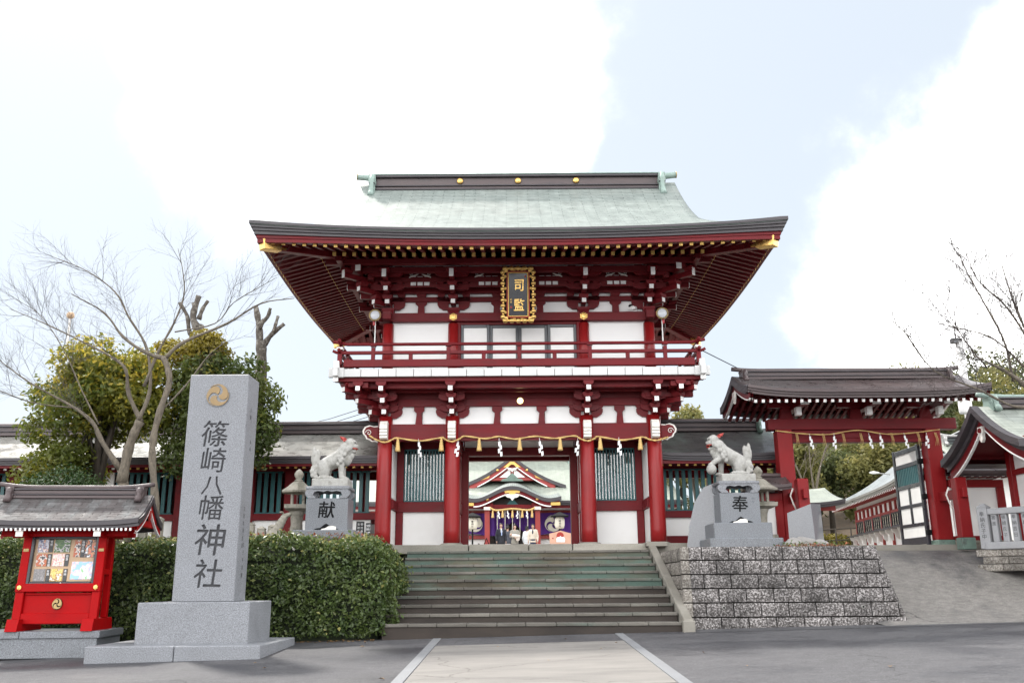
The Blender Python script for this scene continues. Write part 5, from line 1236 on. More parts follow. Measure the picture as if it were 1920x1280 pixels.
sh.location = (12.62, 34.0, 1.80); sh.rotation_euler = (0, 0, math.atan2(-.99, -.135))
# pale roofs glimpsed further back beyond the side gate
bk = thing('back_hall', 'pale roofed hall partly hidden behind the right gate post', 'building', (15.5, 27, 1.8))
rp, Z5 = gable_roof(bk, 12.3, 18.5, 26.5, 2.2, 4.75, 3.75, 'copper_pale', edge=.14, edgemat='lamp_metal', conc=.4); ridge(rp, 12.6, 18.2, 26.5, 4.68, .14, .2, 'copper_grey', 'lamp_metal', ext=.1)
R('wall', 12.9, 18, 25.0, 28, 1.7, 3.9, 'white_plaster', bk, bev=0)
for x in (12.9, 14.6, 16.3, 18): R('post', x-.08, x+.08, 24.92, 25.0, 1.7, 3.9, 'red_shop', bk)
tw = thing('roof_lantern', 'small white stone lantern top above the back hall roof', 'lantern', (12.35, 24.2, 4.2))
lathe('shaft', [(.16, 0), (.16, 2.2)], 'white_worn', tw, (12.1, 24.0, 1.7), n=10); lathe('fire_box', [(.2, 0), (.2, .32)], 'white_worn', tw, (12.1, 24.0, 3.9), sq=4); lathe('cap', [(.34, 0), (.30, .06), (.08, .22), (.05, .3)], 'white_worn', tw, (12.1, 24.0, 4.22), sq=4)
tent = thing('side_pavilion', 'pale green pavilion roof just beyond the left gate post', 'pavilion', (9.6, 27, 1.7))
rp, Z6 = gable_roof(tent, 5.6, 9.15, 27.0, 1.6, 3.45, 2.92, 'copper_pale', up=.12, edge=.12, conc=.5)
for x in (6.0, 8.2):
    for y in (25.9, 28.1): R('post', x-.08, x+.08, y-.08, y+.08, 1.66, 2.95, 'red_shop', tent)
R('eave_beam', 5.7, 9.0, 25.8, 25.92, 2.76, 2.9, 'red_shop', tent)
# ------------------------------------------------------------------ main hall framed by the gate
hall = thing('main_hall', 'worship hall with layered green gables framed by the gate opening', 'building', (0, 50, 2.3)); HC = -.04
# main roof
P = []; U = []
for i in range(13):
    d = 6.6*i/12; row = [(HC-9+18*k/20, 48.6+d, 5.05+.34*d+.022*d*d) for k in range(21)]; P.append(row); U.append([(p[0], d*1.1) for p in row])
link('main_roof', gridmesh(P, 'copper_pale', U, thick=.06), hall)
rows = [[(HC-9+18*k/20, 48.6+o, 5.05+z) for k in range(21)] for o, z in ((-.02, .03), (-.02, -.09), (.04, -.1), (.04, -.2), (.5, -.15))]; link('eave_edge', gridmesh(rows, 'eave_dark', smooth=False), hall)
R('eave_board', HC-8.8, HC+8.8, 48.75, 48.8, 4.70, 4.86, 'red_beam', hall); R('soffit', HC-8.8, HC+8.8, 48.8, 50.3, 4.72, 4.76, 'white_plaster', hall, bev=0)
for z0, z1, w in ((8.16, 8.5, .5), (8.5, 8.58, .6), (8.58, 8.85, .45), (8.85, 8.95, .6)): R('ridge_course', HC-4.2, HC+4.2, 55.2-w, 55.2+w, z0, z1, 'ridge_brown' if w < .55 else 'verdigris_dark', hall)
for s in (-1, 1): R('ridge_end', HC+s*3.45-.14, HC+s*3.45+.14, 54.4, 55.3, 7.55, 8.6, 'ridge_green', hall)
# triangular dormer gable
def dz(x): u = abs(x)/2.98; return 7.77-1.66*u + .42*u*(u-1)*1.0 - .10*math.sin(math.pi*u)
xs_ = [-2.98+5.96*i/40 for i in range(41)]
P = [[(HC+x, y, dz(x) + .0) for x in xs_] for y in (51.0, 52, 53.5, 55.3)]; U = [[(p[1], abs(p[0]-HC)*1.2) for p in r] for r in P]
link('dormer_roof', gridmesh(P, 'copper_green', U, thick=.05), hall)
def band(name, fz, xs, y, th, z0, z1, mat, par=hall):
    v = []; f = []
    for x in xs:
        z = fz(x)
        for yo in (-th/2, th/2): v += [(HC+x, y+yo, z+z0), (HC+x, y+yo, z+z1)]
    for i in range(len(xs)-1):
        a = 4*i; b = a+4; f += [(a, b, b+1, a+1), (a+2, a+3, b+3, b+2), (a, a+2, b+2, b), (a+1, b+1, b+3, a+3)]
    f += [(0, 1, 3, 2), (4*len(xs)-4, 4*len(xs)-2, 4*len(xs)-1, 4*len(xs)-3)]
    return link(name, fixn(mesh(name, v, f, mat)), par)
band('dormer_edge', dz, xs_, 51.0, .14, .03, -.17, 'eave_dark'); band('dormer_barge', dz, [x for x in xs_ if abs(x) < 2.4], 51.05, .08, -.17, -.42, 'red_shop'); band('dormer_trim', dz, [x for x in xs_ if .25 < x < 2.0], 51.03, .07, -.40, -.46, 'white_paint'); band('dormer_trim', dz, [x for x in xs_ if -2.0 < x < -.25], 51.03, .07, -.40, -.46, 'white_paint')
v = [(HC-1.9, 51.2, 6.400), (HC+1.9, 51.2, 6.400), (HC, 51.2, 7.650)]; link('dormer_wall', mesh('d', v, [(0, 1, 2)], 'red_shop'), hall)
for s in (-1, 1):
    prism('dormer_panel', [(s*.1, 6.600), (s*.72, 6.600), (s*.1, 7.100)], .04, 'white_plaster', hall, (HC, 51.17, 0))
    prism('gilt_fitting', [(s*1.25, 6.700), (s*2.15, 6.430), (s*1.75, 6.420), (s*1.3, 6.570)], .03, 'gold_paint', hall, (HC, 50.98, 0)); lathe('gilt_boss', [(.09, 0), (.06, .05), (0, .06)], 'gold', hall, (HC+s*.82, 50.98, 6.980), rot=(math.pi/2, 0, 0), n=12)
prism('gilt_fitting', [(0, 7.550), (.5, 7.130), (.38, 7.150), (.28, 7.100), (.1, 7.270), (0, 7.300), (-.1, 7.270), (-.28, 7.100), (-.38, 7.150), (-.5, 7.130)], .03, 'gold_paint', hall, (HC, 50.98, 0))
prism('carved_pendant', [(-.34, 7.150), (0, 7.070), (.34, 7.150), (.22, 7.010), (.1, 6.980), (0, 6.870), (-.1, 6.980), (-.22, 7.010)], .05, 'white_worn', hall, (HC, 50.93, 0)); R('dormer_beam', HC-1.6, HC+1.6, 51.1, 51.17, 6.430, 6.550, 'red_shop', hall)
# curved porch gable
def kz(x): u = abs(x); return 5.02 + .64*(.5+.5*math.cos(math.pi*min(u, 2.0)/2.0)) + .10*max(0, (u-1.7)/.75)**2
kx_ = [-2.5+5.0*i/48 for i in range(49)]
P = [[(HC+x, y, kz(x)+.16*(y-47.0)*(1 if abs(x) > 0 else 1)) for x in kx_] for y in (47.0, 47.8, 48.6, 49.5, 51.2)]; U = [[(p[1], i*.105) for i, p in enumerate(r)] for r in P]
link('porch_roof', gridmesh(P, 'copper_green', U, thick=.05), hall)
band('porch_edge', kz, kx_, 47.0, .14, .03, -.16, 'eave_dark'); band('porch_barge', kz, [x for x in kx_ if abs(x) < 2.42], 47.06, .08, -.16, -.36, 'red_beam'); band('porch_trim', kz, [x for x in kx_ if abs(x) < 2.0], 47.05, .07, -.34, -.40, 'white_paint')
prism('gilt_fitting', [(-.42, .0), (.42, .0), (.36, -.14), (.18, -.12), (.12, -.20), (-.12, -.2), (-.18, -.12), (-.36, -.14)], .03, 'gold_paint', hall, (HC, 46.99, 5.47)); prism('carved_pendant', [(-.42, 0), (.42, 0), (.26, -.16), (.12, -.18), (0, -.32), (-.12, -.18), (-.26, -.16)], .05, 'white_worn', hall, (HC, 46.97, 5.27))
for s in (-1, 1):
    R('gilt_fitting', HC+s*2.2-.24, HC+s*2.2+.24, 46.97, 47.0, 4.70, 4.86, 'gold_paint', hall); lathe('gilt_boss', [(.09, 0), (.06, .05), (0, .06)], 'gold', hall, (HC+s*1.28, 47.0, 5.03), rot=(math.pi/2, 0, 0), n=12)
    R('porch_column', HC+s*1.29-.13, HC+s*1.29+.13, 47.3, 47.56, 2.3, 4.62, 'red_shop', hall); R('column_capital', HC+s*1.29-.3, HC+s*1.29+.3, 47.2, 47.6, 4.62, 4.86, 'red_beam', hall); R('capital_white', HC+s*1.29-.17, HC+s*1.29+.17, 47.12, 47.2, 4.50, 4.66, 'white_worn', hall)
prism('ridge_tile', [(-.58, 0), (.58, 0), (.5, .10), (.3, .14), (.16, .28), (0, .42), (-.16, .28), (-.3, .14), (-.5, .10)], .25, 'verdigris_dark', hall, (HC, 47.4, 5.98)); 
R('porch_beam', HC-1.6, HC+1.6, 47.3, 47.5, 4.58, 4.78, 'red_beam', hall); R('porch_frieze', HC-1.1, HC+1.1, 47.45, 47.5, 4.78, 5.1, 'interior', hall); prism('frog_leg_strut', [(-.3, 0), (.3, 0), (.2, .1), (.1, .22), (-.1, .22), (-.2, .1)], .08, 'teal_dark', hall, (HC, 47.38, 4.79))
# hall body
R('wall', HC-8.5, HC+8.5, 50.4, 50.5, 2.3, 4.75, 'white_plaster', hall, bev=0); R('wall_beam', HC-8.5, HC+8.5, 50.2, 50.38, 4.52, 4.70, 'red_shop', hall); R('sill_beam', HC-8.5, HC+8.5, 50.2, 50.38, 3.20, 3.40, 'red_shop', hall)
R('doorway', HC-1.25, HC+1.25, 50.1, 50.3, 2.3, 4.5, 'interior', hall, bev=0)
for k in range(5):
    for s in (-1, 1): R('post', HC+s*(1.35+k*1.75)-.11, HC+s*(1.35+k*1.75)+.11, 50.1, 50.36, 2.3, 4.6, 'red_shop', hall)
R('threshold', HC-8.5, HC+8.5, 49.9, 50.4, 2.25, 2.82, 'platform_edge', hall)
for s, side in ((-1, 'left'), (1, 'right')):
    t = thing('purple_curtain', 'purple curtain with a pale round crest on the %s of the hall' % side, 'curtain', (HC+s*3, 49.9, 4.5), 'purple curtains of the worship hall')
    P = []
    for j in range(9):
        row = []
        for i in range(61):
            u = i/60; x = 1.46+u*5.5; sag = (.12*math.sin(math.pi*min(1, u*2.4)) if j == 8 else 0)
            row.append((HC+s*x, 50.0+.05*math.sin(u*46)+.02*math.sin(u*97), 4.55-(1.17-sag)*j/8))
        P.append(row)
    link('cloth', gridmesh(P, 'purple'), t)
    ex = HC+s*2.05 + (.12 if s > 0 else 0); tomoe('crest', .46, 'lantern_paper', t, (ex, 49.92, 3.98), th=.006)
t = thing('doorway_curtain', 'purple curtain drawn up over the hall doorway', 'curtain', (HC, 49.8, 4.5)); P = []
for j in range(9):
    row = []
    for i in range(41):
        x = -1.2+2.4*i/40; low = 3.35+.75*max(0, 1-abs(x)/.8)**1.0 if True else 0
        row.append((HC+x, 49.85+.04*math.sin(i*1.3), 4.55-(4.55-low)*j/8))
    P.append(row)
link('cloth', gridmesh(P, 'purple'), t)
r3 = thing('straw_rope', 'thick straw rope with five tassels under the hall porch', 'rope', (HC, 47.1, 4.6))
tube('rope_strand', cat([(HC-1.15, 47.15, 4.62), (HC-.8, 47.1, 4.48), (HC, 47.1, 4.55), (HC+.8, 47.1, 4.48), (HC+1.15, 47.15, 4.60)]), .05, 'straw', r3, 8)
for x in (-1.0, -.5, .0, .5, 1.0): o = tassel(HC+x, 47.08, 4.48, 1.25, r3)
for x in (-.72, -.25, .26, .73): streamer(HC+x, 47.07, 4.42, 1.1, r3, .2)
for i, x in enumerate((-.78, -.38, .0, .38, .78)): rod('bell_cord', (HC+x, 47.6, 3.1), (HC+x, 47.6, 4.6), .02, 'lantern_paper', r3)
for s, side in ((-1, 'left'), (1, 'right')):
    x = -1.93 if s < 0 else 2.2; t = thing('standing_lantern', 'paper lantern on a black stand %s of the hall porch' % side, 'lantern', (x, 44, 2.3), 'standing lanterns before the hall')
    rod('pole', (x, 44, 2.0), (x, 44, 3.4), .04, 'ink_black', t)
    for q in (-1, 1): R('foot', x+q*.3-.03, x+q*.3+.03, 43.8, 44.2, 2.0, 2.7, 'ink_black', t)
    R('foot_bar', x-.32, x+.32, 43.97, 44.03, 2.5, 2.56, 'ink_black', t)
    b = lathe('lantern_body', [(.15, 0), (.2, .04), (.235, .15), (.24, .3), (.235, .42), (.2, .52), (.15, .56)], 'lantern_paper', t, (x, 44, 3.36), n=20); inscription('inscription', '八幡神社', .11, 'ink_black', b, (x, 43.755, 3.82), step=1.05)
    lathe('cap', [(.42, 0), (.40, .03), (.1, .18), (.03, .22)], 'ink_black', t, (x, 44, 3.92), sq=4)
ex = 2.18; em = thing('votive_board', 'large pink wooden votive board with a red sun and white animal', 'board', (ex, 43, 2.3))
prism('panel', [(-.5, 0), (.5, 0), (.52, .48), (0, .62), (-.52, .48)], .05, 'ema_wood', em, (ex, 43, 2.60))
cyl('red_sun', (ex-.02, 42.972, 2.98), .17, .17, .004, 'lion_red', em, 24, (math.pi/2, 0, 0))
prism('white_animal', [(-.2, -.16), (.18, -.17), (.21, -.02), (.14, .08), (.05, .06), (-.02, .12), (-.05, .06), (-.14, .07), (-.2, .0)], .006, 'paper', em, (ex, 42.963, 2.86))
for q in (-.4, .4): R('leg', ex+q-.03, ex+q+.03, 42.98, 43.02, 2.0, 2.62, 'posters_wood', em)
B('stamp', (ex-.36, 42.973, 2.87), (.06, .004, .06), 'lion_red', em, bev=0)
ft = thing('trestle_stand', 'thin black folding trestle left of the hall porch', 'stand', (-1.1, 45, 2.4))
for a, b in (((-1.55, 45, 2.35), (-1.3, 45, 3.0)), ((-1.05, 45, 2.35), (-1.3, 45, 3.0)), ((-.85, 45, 2.35), (-.85, 45, 2.95)), ((-1.1, 45, 2.75), (-.8, 45, 2.75))): rod('leg', a, b, .02, 'ink_black', ft)
of = thing('offering_fence', 'low dark slatted barrier across the hall steps', 'barrier', (.6, 47, 2.3))
for i in range(16): R('slat', HC-.95+i*.13, HC-.90+i*.13, 47.7, 47.74, 2.5, 3.15, 'ink_black', of, bev=.004)
for z in (2.55, 3.12): R('rail', HC-1.0, HC+1.1, 47.69, 47.76, z, z+.06, 'ink_black', of)
# ------------------------------------------------------------------ inscribed stone pillar
mo = thing('stone_pillar', 'tall grey granite pillar engraved with six large characters', 'monument', (-4.65, 14.4, 0))
shaft = B('shaft', (-4.655, 14.47, 2.35), (.93, .60, 3.48), 'granite', mo, bev=.012); shaft.data = shaft.data.copy(); CUT = []
bs = R('base_block', -5.5, -3.86, 13.86, 15.1, .0, .61, 'granite', mo, bev=.012)
for a, b in ((-6.0, -4.76), (-4.75, -3.55)): R('plinth_slab', a, b, 13.4, 15.5, -.35, .03, 'granite', mo, bev=.012)
for i, ch in enumerate('篠崎八幡神社'):
    z = (3.14, 2.73, 2.335, 2.0, 1.52, 1.02)[i]
    sz = (.44, .41, .34, .40, .50, .45)[i]; pos = (-4.665+.012*i, 14.17, z)
    glyph('character', ch, sz, 'carve_grey', mo, (pos[0], 14.196, z), (math.pi/2, 0, 0), sx=1.0, shear=.09, depth=.12)
    for k_, (dx, dy) in enumerate(((0, 0), (.012, .006), (-.012, -.006))):
        g_ = GL[(ch, .0)].copy(); g_.transform(Matrix(((sz, sz*.09, 0, dx*sz), (-sz*.0315, sz, 0, dy*sz), (0, 0, 3.0, 0), (0, 0, 0, 1)))); g_.transform(Matrix.Translation(pos) @ Matrix.Rotation(math.pi/2, 4, 'X')); CUT.append(g_)
cutme = join_meshes([(g_, Matrix.Identity(4)) for g_ in CUT]); cutme.transform(Matrix.Translation((4.655, -14.47, -2.35)))
bm = bmesh.new(); bm.from_mesh(cutme); bmesh.ops.remove_doubles(bm, verts=bm.verts, dist=.0002); bmesh.ops.recalc_face_normals(bm, faces=bm.faces); bm.to_mesh(cutme); bm.free()
cutme.materials.clear(); cutme.materials.append(MAT['granite'])
co_ = bpy.data.objects.new('cutter', cutme); COL.objects.link(co_); co_.location = (-4.655, 14.47, 2.35)
md = shaft.modifiers.new('cut', 'BOOLEAN'); md.object = co_; md.operation = 'DIFFERENCE'; md.solver = 'EXACT'; md.use_self = True
dg_ = bpy.context.evaluated_depsgraph_get(); me_ = bpy.data.meshes.new_from_object(shaft.evaluated_get(dg_)); print('shaft cut', len(me_.polygons), len(shaft.data.polygons))
shaft.modifiers.clear(); bpy.data.objects.remove(co_)
if len(me_.polygons) > 200: shaft.data = me_
d = cyl('crest_disc', (-4.66, 14.172, 3.75), .185, .185, .012, 'granite_mid', mo, 36, (math.pi/2, 0, 0)); tomoe('crest', .185, 'ochre', mo, (-4.66, 14.158, 3.75), th=.012)
for i, (z, s) in enumerate(((3.55, '八幡'), (3.05, '奉納'), (2.0, '文政年月吉日'), (1.45, '氏子中寄進'))):
    inscription('side_inscription', s, .075, 'carve_grey', mo, (-4.187, 14.40+.08*(i % 2), z), (math.pi/2, 0, math.pi/2), step=1.5)
# ------------------------------------------------------------------ red roofed notice board
nb = thing('notice_board', 'bright red roofed notice board with posters behind glass', 'notice board')
b_ = B('stone_base', (-.3, .28, -.16), (2.1, 1.14, .34), 'granite_mid', nb, bev=.01); B('base_coping', (-.92, .28, .0), (.92, 1.2, .10), 'granite_mid', nb, bev=.008); B('base_coping', (.17, .28, .0), (1.24, 1.2, .10), 'granite_mid', nb, bev=.008)
for s in (-1, 1):
    v = [(s*.58-.09, -.36, .05), (s*.58+.09, -.36, .05), (s*.58+.09, .62, .05), (s*.58-.09, .62, .05), (s*.58-.09, -.30, .22), (s*.58+.09, -.30, .22), (s*.58+.09, .56, .22), (s*.58-.09, .56, .22)]
    link('sled_foot', fixn(mesh('foot', v, [(0, 1, 5, 4), (1, 2, 6, 5), (2, 3, 7, 6), (3, 0, 4, 7), (4, 5, 6, 7), (0, 3, 2, 1)], 'red_board')), nb)
    R('rear_leg', s*.62-.05, s*.62+.05, .26, .36, .22, 1.5, 'red_board', nb); R('side_rail', s*.62-.04, s*.62+.04, .0, .30, .85, .93, 'red_board', nb)
LT = Matrix.Translation((0, -.12, .15)) @ Matrix.Rotation(-.085, 4, 'X')
def lb(name, c, s, mat, par=nb, bev=.008):
    o = B(name, (0, 0, 0), s, mat, None, bev=bev); o.matrix_basis = LT @ Matrix.Translation(c); return attach(o, par)
for s in (-1, 1): lb('front_leg', (s*.60, 0, .66), (.13, .11, 1.33), 'red_board'); lb('leg_fitting', (s*.60, -.06, 1.06), (.085, .012, .045), 'gold_dull', bev=.02); 
lb('bottom_rail', (0, 0, .07), (1.07, .09, .15), 'red_board'); lb('lower_panel', (0, .02, .29), (1.07, .03, .30), 'red_board'); lb('panel_mould', (0, -.005, .425), (1.05, .04, .03), 'red_board')
lb('middle_rail', (0, -.03, .51), (1.34, .10, .12), 'red_board'); lb('upper_rail', (0, 0, 1.29), (1.07, .09, .07), 'red_board')
for s in (-1, 1):
    o = lathe('rail_boss', [(.035, 0), (.03, .02), (0, .025)], 'gold', None, (0, 0, 0), sq=6, key='boss'); o.matrix_basis = LT @ Matrix.Translation((s*.60, -.085, .51)) @ Matrix.Rotation(math.pi/2, 4, 'X'); attach(o, nb)
o = cyl('crest_disc', (0, 0, 0), .08, .08, .012, 'ink_black', None, 28); o.matrix_basis = LT @ Matrix.Translation((.0, .002, .28)) @ Matrix.Rotation(math.pi/2, 4, 'X'); attach(o, nb)
o2 = tomoe('crest', .08, 'gold_dull', None, (0, 0, 0), th=.012); o2.matrix_basis = LT @ Matrix.Translation((.0, -.010, .28)) @ Matrix.Rotation(math.pi/2, 4, 'X'); attach(o2, o)
cs = lb('display_case', (0, .03, .915), (1.04, .03, .66), 'posters_wood', bev=0)
for s in (-1, 1): lb('case_frame', (s*.515, -.015, .915), (.05, .06, .71), 'black_lacquer', cs); lb('case_frame', (0, -.015, .915+s*.335), (.98, .06, .045), 'black_lacquer', cs)
lb('case_lock', (.02, -.05, .575), (.03, .03, .03), 'lamp_metal', cs)
# flat printed posters
def poster_mat(name, cols, scale, seed):
    m, t, b, N = newmat(name); tcx = N('ShaderNodeTexCoord'); mp = N('ShaderNodeMapping'); mp.inputs['Location'].default_value = (seed*3.1, seed*1.7, seed); mp.inputs['Scale'].default_value = (scale, scale, scale); t.links.new(tcx.outputs['Object'], mp.inputs[0])
    n = N('ShaderNodeTexNoise'); n.inputs['Scale'].default_value = 1; n.inputs['Detail'].default_value = 5; t.links.new(mp.outputs[0], n.inputs['Vector'])
    r = N('ShaderNodeValToRGB'); r.color_ramp.interpolation = 'CONSTANT'; t.links.new(n.outputs[0], r.inputs[0]); k = len(cols)
    while len(r.color_ramp.elements) < k: r.color_ramp.elements.new(.5)
    for i, c in enumerate(cols): r.color_ramp.elements[i].position = .34+.34*i/k if i else 0; r.color_ramp.elements[i].color = rgb(c)
    t.links.new(r.outputs[0], b.inputs['Base Color']); b.inputs['Roughness'].default_value = .35
poster_mat('poster_a', [(.5, .5, .55), (.12, .14, .25), (.62, .35, .25), (.7, .7, .7)], 22, 1); poster_mat('poster_b', [(.04, .10, .03), (.08, .16, .04), (.45, .42, .44), (.03, .06, .03)], 18, 2)
poster_mat('poster_c', [(.45, .12, .04), (.38, .08, .03), (.6, .55, .5), (.05, .04, .05)], 16, 3); poster_mat('poster_d', [(.72, .5, .5), (.75, .7, .6), (.6, .25, .28), (.7, .65, .4)], 20, 4)
poster_mat('poster_e', [(.6, .42, .08), (.7, .55, .2), (.35, .18, .04), (.7, .68, .6)], 18, 5); poster_mat('poster_f', [(.7, .7, .72), (.05, .05, .06), (.55, .25, .12), (.6, .1, .08)], 20, 6)
poster_mat('poster_g', [(.12, .12, .12), (.22, .2, .2), (.17, .16, .16), (.3, .28, .28)], 40, 7); poster_mat('poster_h', [(.3, .52, .75), (.7, .5, .55), (.75, .75, .75), (.25, .5, .25)], 12, 8)
for x, z, w, h, m_ in ((-.36, .80+.33, .17, .19, 'poster_a'), (-.055, 1.13, .25, .19, 'poster_b'), (-.36, .92, .17, .18, 'poster_c'), (-.09, .92, .19, .18, 'poster_d'), (-.36, .70, .18, .18, 'poster_g'), (-.09, .70, .19, .18, 'poster_e'), (.19, 1.09, .10, .25, 'poster_c'), (.40, 1.09, .17, .26, 'poster_f'), (.31, .765, .35, .26, 'poster_h')):
    lb('poster', (x, .008, z), (w, .008, h), m_, cs, bev=0)
for x, z, h, s_ in ((-.235, 1.13, .19, '受付'), (-.235, .92, .18, '安産祈願'), (-.225, .70, .18, '祈願'), (.045, .92, .18, '御祭'), (.05, .70, .18, '奉納'), (.28, 1.09, .26, '篠崎八幡')):
    q = lb('caption_strip', (x, .008, z), (.06, .008, h), 'sign_black', cs, bev=0)
    o = inscription('caption', s_, .042, 'paper', None, (0, 0, 0), step=1.05, depth=.2); o.matrix_basis = LT @ Matrix.Translation((x, .002, z+h/2-.035)) @ Matrix.Rotation(math.pi/2, 4, 'X'); attach(o, q)
# roof of the notice board with separate copper shingles
rp, Zb = gable_roof(nb, -1.28, 1.28, .20, .70, 2.02, 1.60, 'ridge_brown', up=.05, edge=.07, conc=.5, edgemat='eave_dark')
ridge(rp, -1.02, 1.02, .20, 2.0, .085, .15, 'ridge_brown', 'ridge_brown', ext=.26, up=.05, capr=.035)
M('shingle_copper', (.105, .093, .092), .6, .15, 5, .05, 70, rnd=.22, c2=(.17, .175, .175), lo=.45, hi=.7, stretch=(2, .5, 1), spec=.12)
nc = 11
for i in range(nc):
    d0, d1 = .70*i/nc, .70*(i+1.15)/nc
    for s in (-1, 1):
        k = 0; x = -1.27 - (.14 if i % 2 else 0)
        while x < 1.26:
            a, b = max(x, -1.27), min(x+.285, 1.27); xm = (a+b)/2; x += .285
            if b-a < .04: continue
            z0, z1 = Zb(xm, d0), Zb(xm, min(d1, .7)); y0, y1 = .20+s*(.70-d0), .20+s*(.70-min(d1, .7)); ln = math.hypot(z1-z0, y1-y0); za, zb_ = Zb(a, d0), Zb(b, d0)
            B('shingle', (xm, (y0+y1)/2, (z0+z1)/2+.016), (b-a-.004, ln, .010), 'shingle_copper', rp, (s*-math.atan2(z1-z0, abs(y1-y0))+s*.05, -math.atan2(zb_-za, b-a), 0), bev=.003)
for i in range(33):
    x = -1.15+i*.072
    r = B('rafter', (x, -.17, 1.56), (.034, .62, .04), 'red_board', rp, (.20, 0, 0), bev=.004); B('rafter_end', (x, -.475, 1.497), (.034, .01, .04), 'white_paint', r, (.20, 0, 0), bev=.003)
R('eave_board', -1.22, 1.22, -.46, -.43, 1.525, 1.56, 'red_board', rp); R('soffit', -1.2, 1.2, -.44, .84, 1.585, 1.592, 'red_board', rp, bev=0)
for z_, y_ in ((1.46, -.10), (1.46, .32)): R('eave_purlin', -1.0, 1.0, y_-.05, y_+.05, z_-.05, z_+.07, 'red_board', nb)
for x in (-.60, .62): R('cross_beam', x-.055, x+.055, -.42, .75, 1.40, 1.50, 'red_board', nb); R('white_end', x-.057, x+.057, -.44, -.42, 1.395, 1.505, 'white_worn', nb)
for s in (-1, 1):
    ys2 = [-.68+1.36*i/16 for i in range(17)]
    for nm, th, dz0, dz1, m_, dx in (('barge_board', .04, .0, -.10, 'eave_dark', 0), ('barge_inner', .035, -.08, -.20, 'red_board', .03), ('barge_trim', .037, -.19, -.215, 'white_paint', .03)):
        v = []; f = []
        for y in ys2:
            z = Zb(s*1.28, .70-abs(y))
            for xo in (-th/2, th/2): v += [(s*(1.27-dx)+xo, .20+y, z+dz0), (s*(1.27-dx)+xo, .20+y, z+dz1)]
        for i in range(16):
            a = 4*i; b = a+4; f += [(a, b, b+1, a+1), (a+2, a+3, b+3, b+2), (a, a+2, b+2, b), (a+1, b+1, b+3, a+3)]
        link(nm, fixn(mesh(nm, v, f, m_)), rp)
    prism('gable_pendant', [(-.05, 0), (.05, 0), (.04, -.1), (0, -.17), (-.04, -.1)], .03, 'lion_red', rp, (s*1.25, .20, 1.82), (0, 0, math.pi/2)); R('gable_tie', s*1.18-.04, s*1.18+.04, -.2, .6, 1.56, 1.66, 'red_board', rp)
nb.location = (-6.97, 14.55, .15); nb.rotation_euler = (0, 0, .10); nb.scale = (.93, .96, 1.025)
t = thing('grey_sign', 'plain dark grey sign panel cut by the left edge beside the notice board', 'sign', (-8.05, 14.2, -.2)); R('panel', -8.75, -7.93, 14.2, 14.26, .35, .95, 'sign_grey', t); 
for x in (-8.6, -8.05): R('leg', x-.03, x+.03, 14.26, 14.3, -.3, .9, 'sign_grey', t)
